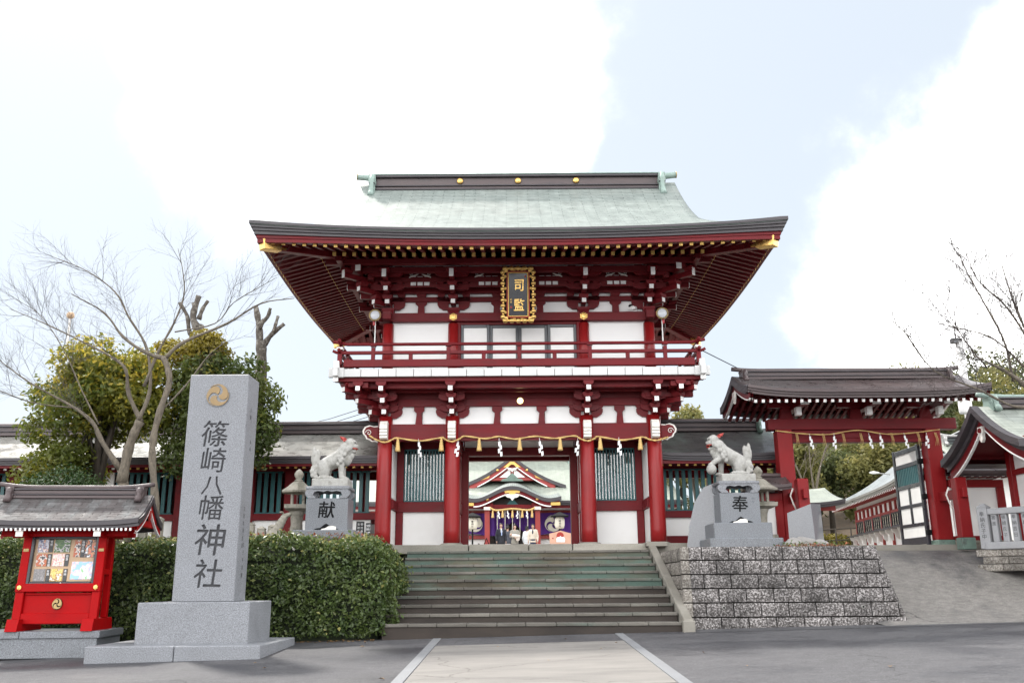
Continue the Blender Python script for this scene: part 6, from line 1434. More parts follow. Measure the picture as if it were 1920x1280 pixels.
# ------------------------------------------------------------------ guardian lions on pedestals
def lion(cx, cy, cz, s, ball, label):
    """seated stone lion, s = +1 faces right"""
    t = thing('guardian_lion', label, 'statue', (cx, cy, cz), 'pair of stone guardian lions')
    def p(x, y, z): return (cx+s*x, cy+y, cz+z)
    def body(bm):
        for q in (-1, 1):
            ell(bm, p(-.15, q*.075, .19), (.125, .085, .175)); ell(bm, p(-.13, q*.10, .03), (.15, .05, .04)); ell(bm, p(-.02, q*.10, .03), (.045, .05, .038))
            for k in range(3): ell(bm, p(.02, q*.10-.025+.025*k, .025), (.02, .013, .02), seg=8)
        cap(bm, p(-.16, 0, .25), p(.14, 0, .40), .135, .15, 6, 14)
        ell(bm, p(.19, 0, .42), (.15, .155, .19)); ell(bm, p(.24, 0, .52), (.14, .15, .14)); ell(bm, p(.26, 0, .36), (.10, .12, .12))
        ell(bm, p(.325, 0, .635), (.115, .115, .11)); ell(bm, p(.40, 0, .585), (.075, .085, .05)); ell(bm, p(.455, 0, .60), (.03, .04, .025))
        ell(bm, p(.385, 0, .50 if not ball else .485), (.065, .075, .035)); ell(bm, p(.36, 0, .43), (.05, .06, .07)); ell(bm, p(.335, 0, .36), (.035, .045, .06))
        for q in (-1, 1): ell(bm, p(.40, q*.055, .675), (.045, .03, .025)); ell(bm, p(.34, q*.10, .56), (.05, .03, .06))
        for q in (-1, 1):
            if ball and q == -1:
                conv(bm, p(.17, q*.09, .33), p(.32, q*.10, .25), .06, .052); conv(bm, p(.32, q*.10, .25), p(.40, q*.10, .20), .05, .045); ell(bm, p(.43, q*.10, .185), (.055, .05, .03))
            else:
                conv(bm, p(.17, q*.085, .34), p(.19, q*.09, .05), .065, .05); ell(bm, p(.225, q*.09, .03), (.075, .055, .035))
                for k in range(3): ell(bm, p(.29, q*.09-.03+.03*k, .025), (.022, .015, .02), seg=8)
        ell(bm, p(-.34, 0, .36), (.085, .06, .17), (0, -s*.15, 0)); ell(bm, p(-.37, 0, .50), (.04, .035, .09)); ell(bm, p(-.29, .0, .45), (.05, .045, .10)); ell(bm, p(-.33, 0, .20), (.09, .08, .09))
        for k, (x, z, r) in enumerate(((-.38, .15, .05), (-.32, .10, .05), (-.27, .16, .05), (-.37, .08, .045), (-.30, .05, .05))):
            for q in (-1, 1): ell(bm, p(x, q*.05, z), (r, .04, r))
        rr = random.Random(4)
        for i in range(34):   # curls of the mane
            a = rr.uniform(-1.25, 1.25); u = rr.random(); x = .10+.22*u + .02*rr.random(); z = .60-.30*(1-u)*rr.uniform(.4, 1.1) - .22*abs(a)*.35
            ell(bm, p(x, .155*math.copysign(min(1, .35+abs(a)*.6), a), z), (.040, .038, .040), seg=10)
        for i in range(6):
            for q in (-1, 1): ell(bm, p(.29-.025*i, q*.13, .50-.045*i), (.028, .026, .028), seg=9)
    organic('body', body, 'lion_stone', t, .0095, 0)
    for q in (-1, 1):
        link('ear', fixn(mesh('ear', [p(.27, q*.07, .715), p(.16, q*.10, .70), p(.13, q*.12, .765), p(.24, q*.12, .735), p(.20, q*.14, .70)], [(0, 1, 2), (0, 2, 3), (3, 2, 4), (0, 3, 4), (1, 4, 2), (0, 4, 1)], 'lion_red')), t)
        link('eye', CACHE.setdefault('eye', cylmesh(.011, .008, .012, 'ink_black', 10)), t, p(.425, q*.066, .645), (math.pi/2*q*1., 0, 0))
        tube('lip', [p(.465, q*.03, .55), p(.43, q*.07, .545), p(.39, q*.085, .55), p(.345, q*.09, .535)], [.008, .011, .011, .006], 'lion_red', t, 6)
        if ball: tube('mouth_gap', [p(.45, q*.04, .535), p(.40, q*.078, .528), p(.35, q*.085, .54)], [.012, .016, .010], 'ink_black', t, 6); tube('tongue', [p(.46, q*.02, .512), p(.42, q*.05, .512)], .010, 'lion_red', t, 6)
        tube('fang', [p(.425, q*.07, .55), p(.428, q*.073, .525)], [.008, .003], 'gold_paint', t, 5)
    if ball:
        o = lathe('ball', [(.003, -.098)]+[(.098*math.cos(a), .098*math.sin(a)) for a in [-1.4+.28*i for i in range(11)]]+[(.003, .098)], 'lion_stone', t, p(.42, -.10, .098), n=20)
    t.scale = (1.04, 1.1, 1.13)
    return t
def pedestal(x0, x1, y0, depth, z0, zb, ztb, ch, side, label, extra=None):
    t = thing('lion_pedestal', label, 'pedestal', ((x0+x1)/2, y0+depth/2, z0), 'granite pedestals of the guardian lions')
    xm = (x0+x1)/2; hw = (x1-x0)/2
    R('base_slab', x0-.2, x1+.16, y0-.2, y0+depth+.2, z0, zb, 'granite_mid', t, bev=.012)
    if extra: R('foot_slab', x0-.32, x1+.32, y0-.34, y0+depth+.3, z0-.12, z0+.14, 'granite_mid', t, bev=.012)
    bl = R('block', x0, x1, y0, y0+depth, zb, ztb, 'granite_mid', t, bev=.008)
    glyph('character', ch, .34, 'ink_black', bl, (xm+.0, y0-.002, ztb-.22), sx=1., shear=.08, depth=.2)
    prism('wave_recess', [(-.27, 0), (.27, 0), (.19, .04), (.11, .05), (.04, .11), (0, .13), (-.04, .11), (-.11, .05), (-.19, .04)], .012, 'ink_black', bl, (xm, y0, zb))
    prism('white_stone', [(-.14, 0), (.17, 0), (.16, .07), (.10, .085), (.02, .08), (-.05, .04), (-.11, .03)], .012, 'white_worn', bl, (xm+(.03 if side < 0 else -.04), y0-.006, zb))
    # curved-leg table
    zt = ztb+.30; R('table_top', x0-.02, x1+.02, y0-.02, y0+depth+.02, ztb+.17, ztb+.235, 'granite', t, bev=.03)
    leg = [(0, .18), (.10, .18), (.13, .12), (.10, .07), (.15, .03), (.16, 0), (.02, 0), (-.04, .06), (-.05, .13)]
    for sx in (-1, 1):
        for yy in (y0+.06, y0+depth-.06): link('table_leg', prismmesh([(q*-1, z) for q, z in leg], .14, 'granite', 'pleg'), t, (xm+sx*(hw-.02), yy, ztb), (0, 0, 0 if sx > 0 else math.pi))
    for yy in (y0+.02, y0+depth-.02): prism('apron', [(-hw+.1, .18), (hw-.1, .18), (hw-.13, .12), (hw*.45, .145), (hw*.2, .125), (0, .15), (-hw*.2, .125), (-hw*.45, .145), (-hw+.13, .12)], .05, 'granite', t, (xm, yy, ztb))
    R('cushion_slab', x0+.08, x1-.03, y0+.04, y0+depth-.04, ztb+.235, ztb+.39, 'lion_stone', t, bev=.012)
    return ztb+.39
zl = pedestal(-4.04, -3.22, 18.0, .62, 1.48, 1.865, 2.48, '献', -1, 'granite pedestal behind the hedge left of the steps with one black character')
lion(-3.61, 18.31, zl-.004, 1, False, 'white stone lion with closed mouth facing right above the hedge')
zl = pedestal(4.17, 4.97, 18.6, .62, 1.54, 1.985, 2.59, '奉', 1, 'granite pedestal on the block wall terrace with one black character', True)
lion(4.52, 18.91, zl-.004, -1, True, 'white stone lion with open mouth and paw on a ball facing left')
# ------------------------------------------------------------------ stone lanterns
def stone_lantern(x, y, z, k, label, rotz=.2):
    t = thing('stone_lantern', label, 'lantern', (x, y, z), 'old stone lanterns behind the lions')
    def lt(n, prof, zz, sq=0): return lathe(n, [(r*k, h*k) for r, h in prof], 'old_stone', t, (x, y, z+zz*k), n=18, sq=sq, rot=(0, 0, rotz))
    lt('foot', [(.34, 0), (.34, .22), (.27, .26), (.26, .38)], 0, 4); lt('shaft', [(.20, 0), (.155, .12), (.135, .3), (.15, .48), (.19, .58)], .38, 0)
    lt('platform', [(.16, 0), (.29, .06), (.30, .15)], .96, 4)
    for sx in (-1, 1):
        for sy in (-1, 1):
            a = rotz; dx, dy = sx*.13*k, sy*.13*k; B('fire_box_post', (x+dx*math.cos(a)-dy*math.sin(a), y+dx*math.sin(a)+dy*math.cos(a), z+1.235*k), (.06*k, .06*k, .25*k), 'old_stone', t, (0, 0, a))
    lt('roof', [(.12, 0), (.36, .03), (.37, .07), (.24, .17), (.14, .27), (.1, .30)], 1.36, 6); lt('jewel', [(.09, 0), (.1, .03), (.06, .06), (.105, .13), (.11, .18), (.07, .25), (.01, .30)], 1.66)
    return t
stone_lantern(-4.38, 18.75, 1.46, .86, 'mossy old stone lantern behind the left lion pedestal')
stone_lantern(5.28, 19.75, 1.46, .92, 'old stone lantern half hidden behind the right lion pedestal')
# leaning tablet and stones on the right terrace
t = thing('stone_tablet', 'dark polished stone tablet with curved shoulder behind the right pedestal', 'tablet', (4.0, 19.3, 1.45))
link('slab', prismmesh([(-.42, 0), (.42, 0), (.40, 1.3), (.22, 1.38), (.0, 1.30), (-.2, 1.0), (-.34, .5)], .22, 'granite_polished'), t, (4.02, 19.35, 1.46), (0, 0, -.35))
for i in range(3): inscription('inscription', ('奉納文政年月', '篠崎八幡神社', '氏子中寄進')[i], .085, 'granite', t, (3.90+.13*i, 19.28-.05*i, 2.35-.02*i), (math.pi/2, 0, -.35), step=1.2)
t = thing('stone_block', 'blocky polished memorial stone beside the left post of the side gate', 'stone', (6.0, 19.4, 1.45))
v = [(5.68, 19.2, 1.45), (6.20, 19.12, 1.45), (6.50, 19.5, 1.45), (5.9, 19.7, 1.45), (5.68, 19.2, 2.22), (6.16, 19.12, 2.40), (6.48, 19.5, 2.42), (5.9, 19.7, 2.3)]
link('slab', fixn(mesh('slab', v, [(0, 1, 5, 4), (1, 2, 6, 5), (2, 3, 7, 6), (3, 0, 4, 7), (4, 5, 6, 7), (0, 3, 2, 1)], 'granite_polished')), t)
R('foot', 5.6, 6.55, 19.05, 19.75, 1.38, 1.46, 'granite_mid', t)
for i, (x, y, r, lb_) in enumerate(((5.40, 18.0, .17, 'round pale boulder nearest the right pedestal on the terrace'), (5.66, 18.1, .20, 'largest round boulder on the terrace by the memorial stone'), (5.93, 18.0, .16, 'darker angular boulder at the right end of the terrace stones'))):
    bm = bmesh.new(); bmesh.ops.create_icosphere(bm, subdivisions=3, radius=1); rr = random.Random(i)
    ph = [rr.uniform(0, 6) for _ in range(6)]
    for v_ in bm.verts:
        c = v_.co; n_ = 1+.10*math.sin(3*c.x+ph[0])*math.sin(2.5*c.y+ph[1])+.08*math.sin(5*c.z+ph[2]+2*c.x); v_.co = Vector((c.x*1.15, c.y, c.z*.75))*r*n_
    me = bpy.data.meshes.new('boulder'); bm.to_mesh(me); bm.free(); me.materials.append(MAT['boulder']); me.polygons.foreach_set('use_smooth', [True]*len(me.polygons))
    tag(link('boulder', me, None, (x, y, 1.44+r*.5)), lb_, 'boulder', 'boulders on the right terrace')
# short stone posts and a crouching animal left of the left lantern
for i, (x, h, lb_) in enumerate(((-5.15, .50, 'leftmost of the short pale stone posts above the hedge'), (-4.93, .42, 'second short stone post from the left above the hedge'), (-4.72, .46, 'third short stone post beside the crouching stone animal'), (-6.95, .62, 'lone short stone post just left of the granite pillar'), (-7.25, .50, 'short stone post seen over the notice board hedge'))):
    t = thing('stone_post', lb_, 'post', (x, 18.2, 1.48), 'short stone posts behind the hedge'); B('shaft', (x, 18.2, 1.48+h/2), (.15, .15, h), 'old_stone', t, bev=.015); lathe('cap', [(.075, 0), (.075, .02), (.02, .06)], 'old_stone', t, (x, 18.2, 1.48+h), sq=4)
t = thing('stone_animal', 'small weathered crouching stone animal left of the stone lantern', 'statue', (-4.6, 18.25, 1.5))
def crit(bm):
    ell(bm, (-4.68, 18.2, 1.78), (.17, .12, .15)); cap(bm, (-4.66, 18.2, 1.85), (-4.50, 18.18, 2.12), .11, .075, 4); ell(bm, (-4.44, 18.17, 2.17), (.10, .06, .05), (0, -.3, 0)); ell(bm, (-4.55, 18.16, 2.23), (.05, .03, .02)); conv(bm, (-4.52, 18.12, 1.8), (-4.50, 18.10, 1.5), .045, .04); conv(bm, (-4.52, 18.28, 1.8), (-4.50, 18.28, 1.5), .045, .04); ell(bm, (-4.78, 18.2, 1.62), (.13, .13, .12))
organic('body', crit, 'old_stone', t, .016, 1); R('plinth', -4.92, -4.36, 18.02, 18.4, 1.40, 1.5, 'old_stone', t)
for x0, x1, z1, lb_ in ((-3.30, -3.13, 2.13, 'narrow black board with white writing left of the gate column'), (-3.10, -2.99, 2.10, 'smaller black board with white writing touching the gate column')):
    t = thing('text_sign', lb_, 'sign', ((x0+x1)/2, 19.5, 1.6), 'black text boards by the left gate column'); R('board', x0, x1, 19.5, 19.53, 1.72, z1, 'sign_black', t)
    for i in range(2): inscription('writing', ('文政年', '受付奉')[i], .055, 'paper', t, (x0+(x1-x0)*(.3+.4*i), 19.497, z1-.06), step=1.3)
    R('leg', (x0+x1)/2-.015, (x0+x1)/2+.015, 19.53, 19.55, 1.45, 1.8, 'ink_black', t)
# ------------------------------------------------------------------ poles, lamp, cable, railing beyond the gates
t = thing('utility_pole', 'pale concrete utility pole behind the side gate roof', 'pole', (15.2, 30, 1.7)); lathe('mast', [(.17, 0), (.12, 7.2)], 'pole_concrete', t, (15.2, 30, 1.5), n=14); B('fitting', (15.1, 30, 8.72), (.34, .2, .16), 'door_grey', t); rod('spike', (15.1, 30, 8.7), (15.1, 30, 9.2), .02, 'wire', t)
R('cross_arm', 14.7, 15.6, 29.95, 30.05, 6.9, 6.98, 'pole_concrete', t); lathe('transformer', [(.16, 0), (.18, .05), (.18, .4), (.1, .45)], 'pole_concrete', t, (15.0, 29.85, 6.2), n=12)
t = thing('banner_pole', 'slim pole topped with an orange ball above the left trees', 'pole', (-15.0, 30, 1.7)); rod('mast', (-15.15, 30, 1.7), (-15.15, 30, 9.75), .035, 'white_worn', t); lathe('ball', [(.01, -.13)]+[(.13*math.cos(a), .13*math.sin(a)) for a in [-1.3+.26*i for i in range(11)]]+[(.01, .13)], 'posters_wood', t, (-15.15, 30, 9.85), n=14)
tag(tube('power_cable', [(4.2, 20.5, 6.15), (5.6, 22.0, 5.95), (8, 25.0, 5.85), (15.0, 30, 6.9)], .012, 'wire'), 'thin black cable running from the balcony over the side gate', 'cable')
for i, (z0, z1) in enumerate(((5.0, 5.6), (5.2, 5.75), (5.45, 5.9))): tag(tube('power_cable', [(-16, 34, z0+.4), (-9.0, 30, z0+.1), (-5.5, 27, z1-.25), (-3.2, 25, z1)], .010, 'wire'), ('lowest', 'middle', 'highest')[i]+' of three thin cables running behind the left cloister', 'cable', 'cables left of the gate')
t = thing('street_lamp', 'white street lamp head on a thin arm above the shop roof', 'lamp', (13.6, 33, 1.8)); rod('mast', (13.9, 33, 1.8), (13.9, 33, 4.55), .05, 'lamp_metal', t); rod('arm', (13.9, 33, 4.52), (13.1, 33, 4.62), .018, 'lamp_metal', t)
def lh(bm): ell(bm, (13.0, 33, 4.63), (.17, .09, .05)); conv(bm, (13.05, 33, 4.62), (13.2, 33, 4.62), .04, .03)
organic('lamp_head', lh, 'white_paint', t, .03)
t = thing('slope_railing', 'rusty brown railing along the foot of the hill', 'railing', (11.8, 36, 2))
for i in range(7): rod('post', (10.2+i*.55, 36.2-i*.1, 1.9), (10.2+i*.55, 36.2-i*.1, 2.75+i*.02), .03, 'bark_dark', t)
for z in (2.3, 2.72): rod('rail', (10.2, 36.2, z), (13.5, 35.6, z+.12), .025, 'bark_dark', t)
# ------------------------------------------------------------------ hedge
def noise3(p, f): return math.sin(p[0]*f+1.3)*math.sin(p[1]*f*1.1+.4)+.6*math.sin(p[0]*f*2.3+2)*math.sin(p[2]*f*2.1+1)
def hedge_points(x0, x1, y0, y1, z0, z1, n, seed, faces='ftrl', bat=.12):
    r = np.random.default_rng(seed); ar = {'f': (x1-x0)*(z1-z0), 't': (x1-x0)*(y1-y0), 'r': (y1-y0)*(z1-z0), 'l': (y1-y0)*(z1-z0)}
    tot = sum(ar[k] for k in faces); P = []; N = []
    for k in faces:
        m = int(n*ar[k]/tot); a, b, d = r.random(m), r.random(m), r.random(m)**1.6*.28
        z = z0+(z1-z0)*b; bulge = bat*(1-((b-.45)/.6)**2) 
        if k == 'f': q = np.stack([x0+(x1-x0)*a, y0-bulge+d, z], 1); nn = (0, -1, .35)
        if k == 't': q = np.stack([x0+(x1-x0)*a, y0+(y1-y0)*b, np.full(m, z1)-d*.7], 1); nn = (0, -.25, 1)
        if k == 'r': q = np.stack([x1+bulge-d, y0+(y1-y0)*a, z], 1); nn = (1, -.2, .35)
        if k == 'l': q = np.stack([x0-bulge+d, y0+(y1-y0)*a, z], 1); nn = (-1, -.2, .35)
        w = np.sin(q[:, 0]*2.1+.5)*np.sin(q[:, 2]*3.3+q[:, 1]*2)*.09 + np.sin(q[:, 0]*5.3)*np.sin(q[:, 2]*6.1+1)*.05 + np.sin(q[:, 0]*13.3+q[:, 2]*4)*np.sin(q[:, 2]*15.1)*.03
        q += np.array(nn)*w[:, None]; P.append(q); N.append(np.tile(nn, (m, 1)))
    return np.concatenate(P), np.concatenate(N)
hg = thing('hedge', 'dense clipped green hedge left of the steps behind the pillar', 'hedge', (-6, 16.4, 0))
P1, N1 = hedge_points(-11.5, -2.14, 15.95, 17.6, .0, 1.60, 64000, 11, 'ftr')
# rounded shoulder at the steps end
k = P1[:, 0] > -2.9; P1[k, 2] -= .16*((P1[k, 0]+2.9)/.75)**2*(P1[k, 2] > .9); P1[:, 2] += .05*np.sin(P1[:, 0]*1.3+1)*(P1[:, 2] > 1.2)
gap = np.sin(P1[:, 0]*4.1+1)*np.sin(P1[:, 2]*5.2+P1[:, 0]*1.3)+.7*np.sin(P1[:, 0]*9.7)*np.sin(P1[:, 2]*11.3+2); keep = (gap > -.75) | (RNG.random(len(P1)) < .45); P1, N1 = P1[keep], N1[keep]
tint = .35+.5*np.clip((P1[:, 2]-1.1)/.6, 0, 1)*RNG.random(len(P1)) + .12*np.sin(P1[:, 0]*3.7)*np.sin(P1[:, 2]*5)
sel = RNG.random(len(P1)) < .07; P1[sel] += N1[sel]*RNG.uniform(.03, .11, sel.sum())[:, None]; tint[sel] += .3
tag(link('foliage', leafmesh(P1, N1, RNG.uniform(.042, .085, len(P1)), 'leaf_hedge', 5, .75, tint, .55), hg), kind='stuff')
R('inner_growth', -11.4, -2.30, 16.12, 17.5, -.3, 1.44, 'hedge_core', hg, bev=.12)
for i in range(9): rod('stem', (-11+i*1.02, 16.3, -.2), (-10.9+i*1.02, 16.4, .8), .025, 'bark_dark', hg)
lit = np.stack([RNG.uniform(-9, -2.3, 420), 15.95-np.abs(RNG.normal(0, .16, 420)), np.zeros(420)], 1); lit[:, 2] = [zg(a, b)+.012 for a, b in lit[:, :2]]
tag(link('leaf_litter', leafmesh(lit, np.tile((0, 0, 1.), (420, 1)), RNG.uniform(.03, .06, 420), 'leaf_fallen', 77, .25)), 'scattered dry leaf litter along the foot of the hedge', 'leaf litter', kind='stuff')
# ground cover and dry plants along the beds
r = np.random.default_rng(3)
def scatter_plants(x0, x1, y0, y1, z, n, size, mat, name, label, cat, seed, h=.12):
    r = np.random.default_rng(seed); P = np.stack([r.uniform(x0, x1, n), r.uniform(y0, y1, n), z+h*r.random(n)**1.5], 1)
    return tag(link(name, leafmesh(P, np.tile((0, -.2, 1), (n, 1)), np.full(n, size), mat, seed, .7)), label, cat, kind='stuff')
scatter_plants(-9, -2.6, 17.3, 18.3, 1.52, 3500, .085, 'leaf_ground', 'ground_cover', 'broad-leaved ground cover on the bed behind the hedge', 'plants', 21, .22)
scatter_plants(-5.2, -2.5, 17.4, 18.0, 1.55, 500, .07, 'leaf_red', 'dead_leaf_litter', 'reddish dead leaves among the ground cover', 'plants', 22, .25)
scatter_plants(5.05, 6.15, 17.0, 18.3, 1.43, 700, .05, 'leaf_red', 'red_ground_cover', 'low reddish plants along the terrace edge', 'plants', 23, .10)
scatter_plants(5.05, 6.15, 17.0, 18.3, 1.43, 260, .06, 'leaf_ground', 'terrace_weeds', 'sparse green weeds along the terrace edge', 'plants', 24, .14)
# ------------------------------------------------------------------ branching helper
def twigs(paths, base, seed, levels=3, every=.32, spread=.8, lmin=.35, lmax=1.0, up=.25, r0=.011):
    """grow side twigs on limb polylines"""
    rr = random.Random(seed); frontier = base; lv_r = r0
    for lv in range(levels):
        nxt = []
        for pts, rad in frontier:
            pts = [Vector(p) for p in pts]; acc = 0; nx = every*rr.uniform(.4, 1)
            tot = sum((pts[i+1]-pts[i]).length for i in range(len(pts)-1)); run = 0
            for i in range(len(pts)-1):
                seg = pts[i+1]-pts[i]; L_ = seg.length; run0 = run; run += L_
                while nx < run:
                    t = (nx-run0)/L_; frac = nx/tot
                    if (lv > 0 or frac > .30):
                        p = pts[i].lerp(pts[i+1], t); d = seg.normalized()
                        ax = Vector((rr.gauss(0, 1), rr.gauss(0, 1), rr.gauss(0, 1))); ax = (ax - d*ax.dot(d)).normalized()
                        a = rr.uniform(.45, 1.05)*spread; dv = (d*math.cos(a)+ax*math.sin(a)+Vector((0, 0, up*rr.random()))).normalized()
                        ln = rr.uniform(lmin, lmax)*(.62**lv)*(1.15-.55*frac); q = [p]; n = 4
                        for s in range(n):
                            dv = (dv + Vector((rr.gauss(0, .13), rr.gauss(0, .13), rr.gauss(.03, .10)))).normalized(); q.append(q[-1]+dv*ln/n)
                        rb = lv_r*rr.uniform(.7, 1.1); nxt.append((q, [rb*(1-.75*s/n) for s in range(n+1)]))
                    nx += every*rr.uniform(.6, 1.5)*(.75**lv)
        paths += nxt; frontier = nxt; lv_r *= .55
    return paths
def smooth_limb(pts, r0, r1, seed, jit=.05, depth=.0, y=None):
    rr = random.Random(seed); n = len(pts)
    Q = [(x + rr.gauss(0, jit*.4), (y if y is not None else 0) + depth*i/max(1, n-1) + rr.gauss(0, jit), z) for i, (x, z) in enumerate(pts)]
    C = cat(Q, 4); m = len(C); return (C, [(r0+(r1-r0)*(i/(m-1))**.8)*(1+.13*math.sin(i*1.7+seed)+rr.uniform(-.07, .07)) for i in range(m)])
def bare_tree(name, label, base, trunks, limbs, y, mat, seed, tw, twmat='bark_twig'):
    t = thing(name, label, 'tree', base)
    for i, (pts, a, b, dep, y_) in enumerate(trunks): link('trunk', tubemesh([smooth_limb(pts, a, b, seed+i, .02, dep, y_)], mat, 10), t)
    L_ = []
    for i, (pts, a, b, dep) in enumerate(limbs):
        l = smooth_limb(pts, a, b, seed+50+i, .05, dep, y); L_.append(l); link('limb', tubemesh([l], mat, 7), t)
    tp = twigs([], [(l[0], l[1]) for l in L_], seed, **tw); tag(link('twigs', tubemesh(tp, twmat, 4), t), kind='stuff'); return t
A1 = [(-7.495, 3.003), (-7.837, 3.519), (-8.032, 3.884), (-8.43, 4.202), (-9.101, 4.579), (-9.906, 5.122)]
A2 = [(-7.239, 3.931), (-7.416, 4.46), (-7.512, 4.889), (-7.713, 5.106), (-8.137, 5.326), (-9.036, 5.772), (-9.825, 6.11)]
A3 = [(-7.239, 3.931), (-7.155, 4.458), (-7.207, 4.994), (-7.365, 5.54), (-7.74, 6.095), (-8.121, 6.659), (-8.766, 7.12), (-9.569, 7.471)]
A4 = [(-7.17, 4.60), (-6.974, 5.318), (-6.705, 5.865), (-6.54, 6.422), (-6.502, 6.874), (-6.617, 7.334)]
A5 = [(-6.75, 5.75), (-5.959, 5.90), (-5.565, 6.303), (-4.94, 6.579), (-4.627, 6.747)]
A6 = [(-8.03, 3.88), (-8.5, 4.6), (-9.0, 5.4), (-9.6, 6.2), (-10.3, 6.6)]; A7 = [(-8.43, 4.2), (-9.2, 4.25), (-9.9, 4.5), (-10.6, 4.55)]
bare_tree('bare_tree', 'leafless multi-branched tree with pale forked trunk behind the notice board', (-7.3, 17.5, 1.5),
          [([(-7.30, 1.4), (-7.352, 2.396), (-7.449, 2.749), (-7.495, 3.003)], .12, .092, 0, 17.5), ([(-7.47, 2.75), (-7.409, 3.361), (-7.30, 3.7), (-7.239, 3.931)], .10, .08, 0, 17.48)],
          [(A1, .062, .006, -.7), (A2, .052, .005, -.5), (A3, .048, .005, .3), (A4, .034, .005, -.4), (A5, .016, .004, -.3), (A6, .018, .004, .5), (A7, .017, .004, -.9)], 17.5, 'bark_grey', 31, dict(levels=3, every=.19, lmin=.6, lmax=1.35, r0=.0055))
bare_tree('bare_tree', 'slender leafless tree with one curved trunk left of the granite pillar', (-6.6, 17.2, 1.5),
          [([(-6.60, 1.4), (-6.683, 2.316), (-6.813, 3.163), (-6.831, 3.569), (-6.747, 4.082), (-6.61, 4.603), (-6.67, 4.92), (-6.793, 5.134)], .075, .052, 0, 17.2)],
          [([(-6.793, 5.134), (-7.1, 5.2), (-7.5, 5.5), (-8.0, 6.0), (-8.5, 6.3)], .05, .008, -.4), ([(-6.793, 5.134), (-6.457, 5.453), (-5.656, 5.881), (-5.056, 6.316), (-4.432, 6.478)], .045, .007, .4), ([(-6.75, 4.08), (-6.3, 4.6), (-5.9, 5.2), (-5.6, 5.5)], .022, .006, .2)], 17.2, 'bark_grey', 57, dict(levels=3, every=.24, lmin=.5, lmax=1.1, r0=.0055))
C1 = [(10.0, 3.6), (9.783, 3.934), (9.263, 4.388), (8.806, 4.645), (8.336, 4.831)]; C2 = [(9.783, 3.934), (9.3, 3.95), (8.602, 4.242), (7.916, 4.651), (7.407, 5.374), (7.163, 5.689)]
C3 = [(9.263, 4.388), (9.177, 5.154), (8.793, 5.993), (8.562, 6.528), (8.4, 6.853)]; C4 = [(10.0, 4.2), (9.519, 5.777), (9.055, 6.417), (8.882, 7.013)]; C5 = [(9.581, 4.538), (8.977, 5.155), (8.307, 5.367), (7.817, 5.454)]
C6 = [(10.2, 4.0), (9.9, 5.0), (9.7, 5.9), (9.6, 6.9)]; C7 = [(8.8, 4.65), (8.4, 5.2), (8.0, 5.9), (7.8, 6.2)]
bare_tree('cherry_tree', 'bare cherry tree reaching in from the right edge over the roofs', (10.6, 16.5, .3), [([(10.9, 0), (10.7, 1.5), (10.4, 2.8), (10.0, 3.6)], .26, .15, 0, 16.5), ([(10.4, 2.8), (10.3, 3.5), (10.2, 4.0)], .15, .11, 0, 16.55)],
          [(C1, .075, .008, -.3), (C2, .032, .005, .2), (C3, .03, .005, -.3), (C4, .03, .005, .3), (C5, .022, .005, -.2), (C6, .05, .008, .4), (C7, .014, .004, -.3)], 16.5, 'bark_grey', 71, dict(levels=3, every=.12, lmin=.5, lmax=1.35, r0=.0075, spread=1.0))
# ------------------------------------------------------------------ leafy trees
def leafy(name, label, base, trunk, blobs, n, size, mat, seed, group=None, limbs=5, core=None, shell=.5, bark='bark_dark', tintup=.0, aspect=.5):
    t = thing(name, label, 'tree', base, group); bx, by, bz = base; rr = random.Random(seed)
    cx = sum(b[0][0] for b in blobs)/len(blobs); cy = sum(b[0][1] for b in blobs)/len(blobs); cz = sum(b[0][2] for b in blobs)/len(blobs)
    ps = [([(bx, by, bz-.3), (bx+.1*trunk, by, (bz+cz)/2-.2), (cx, cy, cz)], [trunk, trunk*.75, trunk*.4])]
    link('trunk', tubemesh(ps, bark, 8), t)
    bs = rr.sample(blobs, min(limbs, len(blobs)))
    link('limbs', tubemesh([([(bx+.1*trunk, by, (bz+cz)/2-.2), tuple((Vector((cx, cy, cz))+Vector(b[0]))/2), b[0]], [trunk*.5, trunk*.33, trunk*.12]) for b in bs], bark, 6), t)
    P, N = blob_points(blobs, n, seed, shell); zlo, zhi = P[:, 2].min(), P[:, 2].max()
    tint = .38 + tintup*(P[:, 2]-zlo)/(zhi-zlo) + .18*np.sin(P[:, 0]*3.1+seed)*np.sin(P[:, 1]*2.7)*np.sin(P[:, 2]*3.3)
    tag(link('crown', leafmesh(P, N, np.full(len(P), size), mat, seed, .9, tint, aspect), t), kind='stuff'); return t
def cluster(c, R3, k, rmin, rmax, seed, flat=.8):
    rr = random.Random(seed); out = []
    for i in range(k):
        while True:
            u = Vector((rr.uniform(-1, 1), rr.uniform(-1, 1), rr.uniform(-1, 1)))
            if .25 < u.length < 1: break
        r_ = rr.uniform(rmin, rmax); out.append(((c[0]+u.x*R3[0], c[1]+u.y*R3[1], c[2]+u.z*R3[2]), (r_, r_, r_*flat)))
    return out
leafy('evergreen_tree', 'broad evergreen with top tinted yellow-green as if sunlit behind the bare tree at left', (-8.9, 19.6, 1.5), .16, cluster((-9.05, 19.6, 4.75), (1.45, 1.0, 1.25), 34, .38, .62, 5) + cluster((-9.7, 19.4, 3.3), (.9, .7, .5), 9, .3, .5, 6), 19000, .125, 'leaf_evergreen', 61, limbs=8, tintup=.42)  # tintup puts the sunlit yellow of the crown top into leaf colour
leafy('evergreen_tree', 'dark evergreen with drooping leaves just behind the granite pillar', (-6.5, 20.0, 1.5), .15, cluster((-6.45, 19.9, 4.45), (1.15, .8, 1.45), 30, .36, .6, 8), 16000, .12, 'leaf_evergreen_dark', 63, limbs=8, tintup=.2)
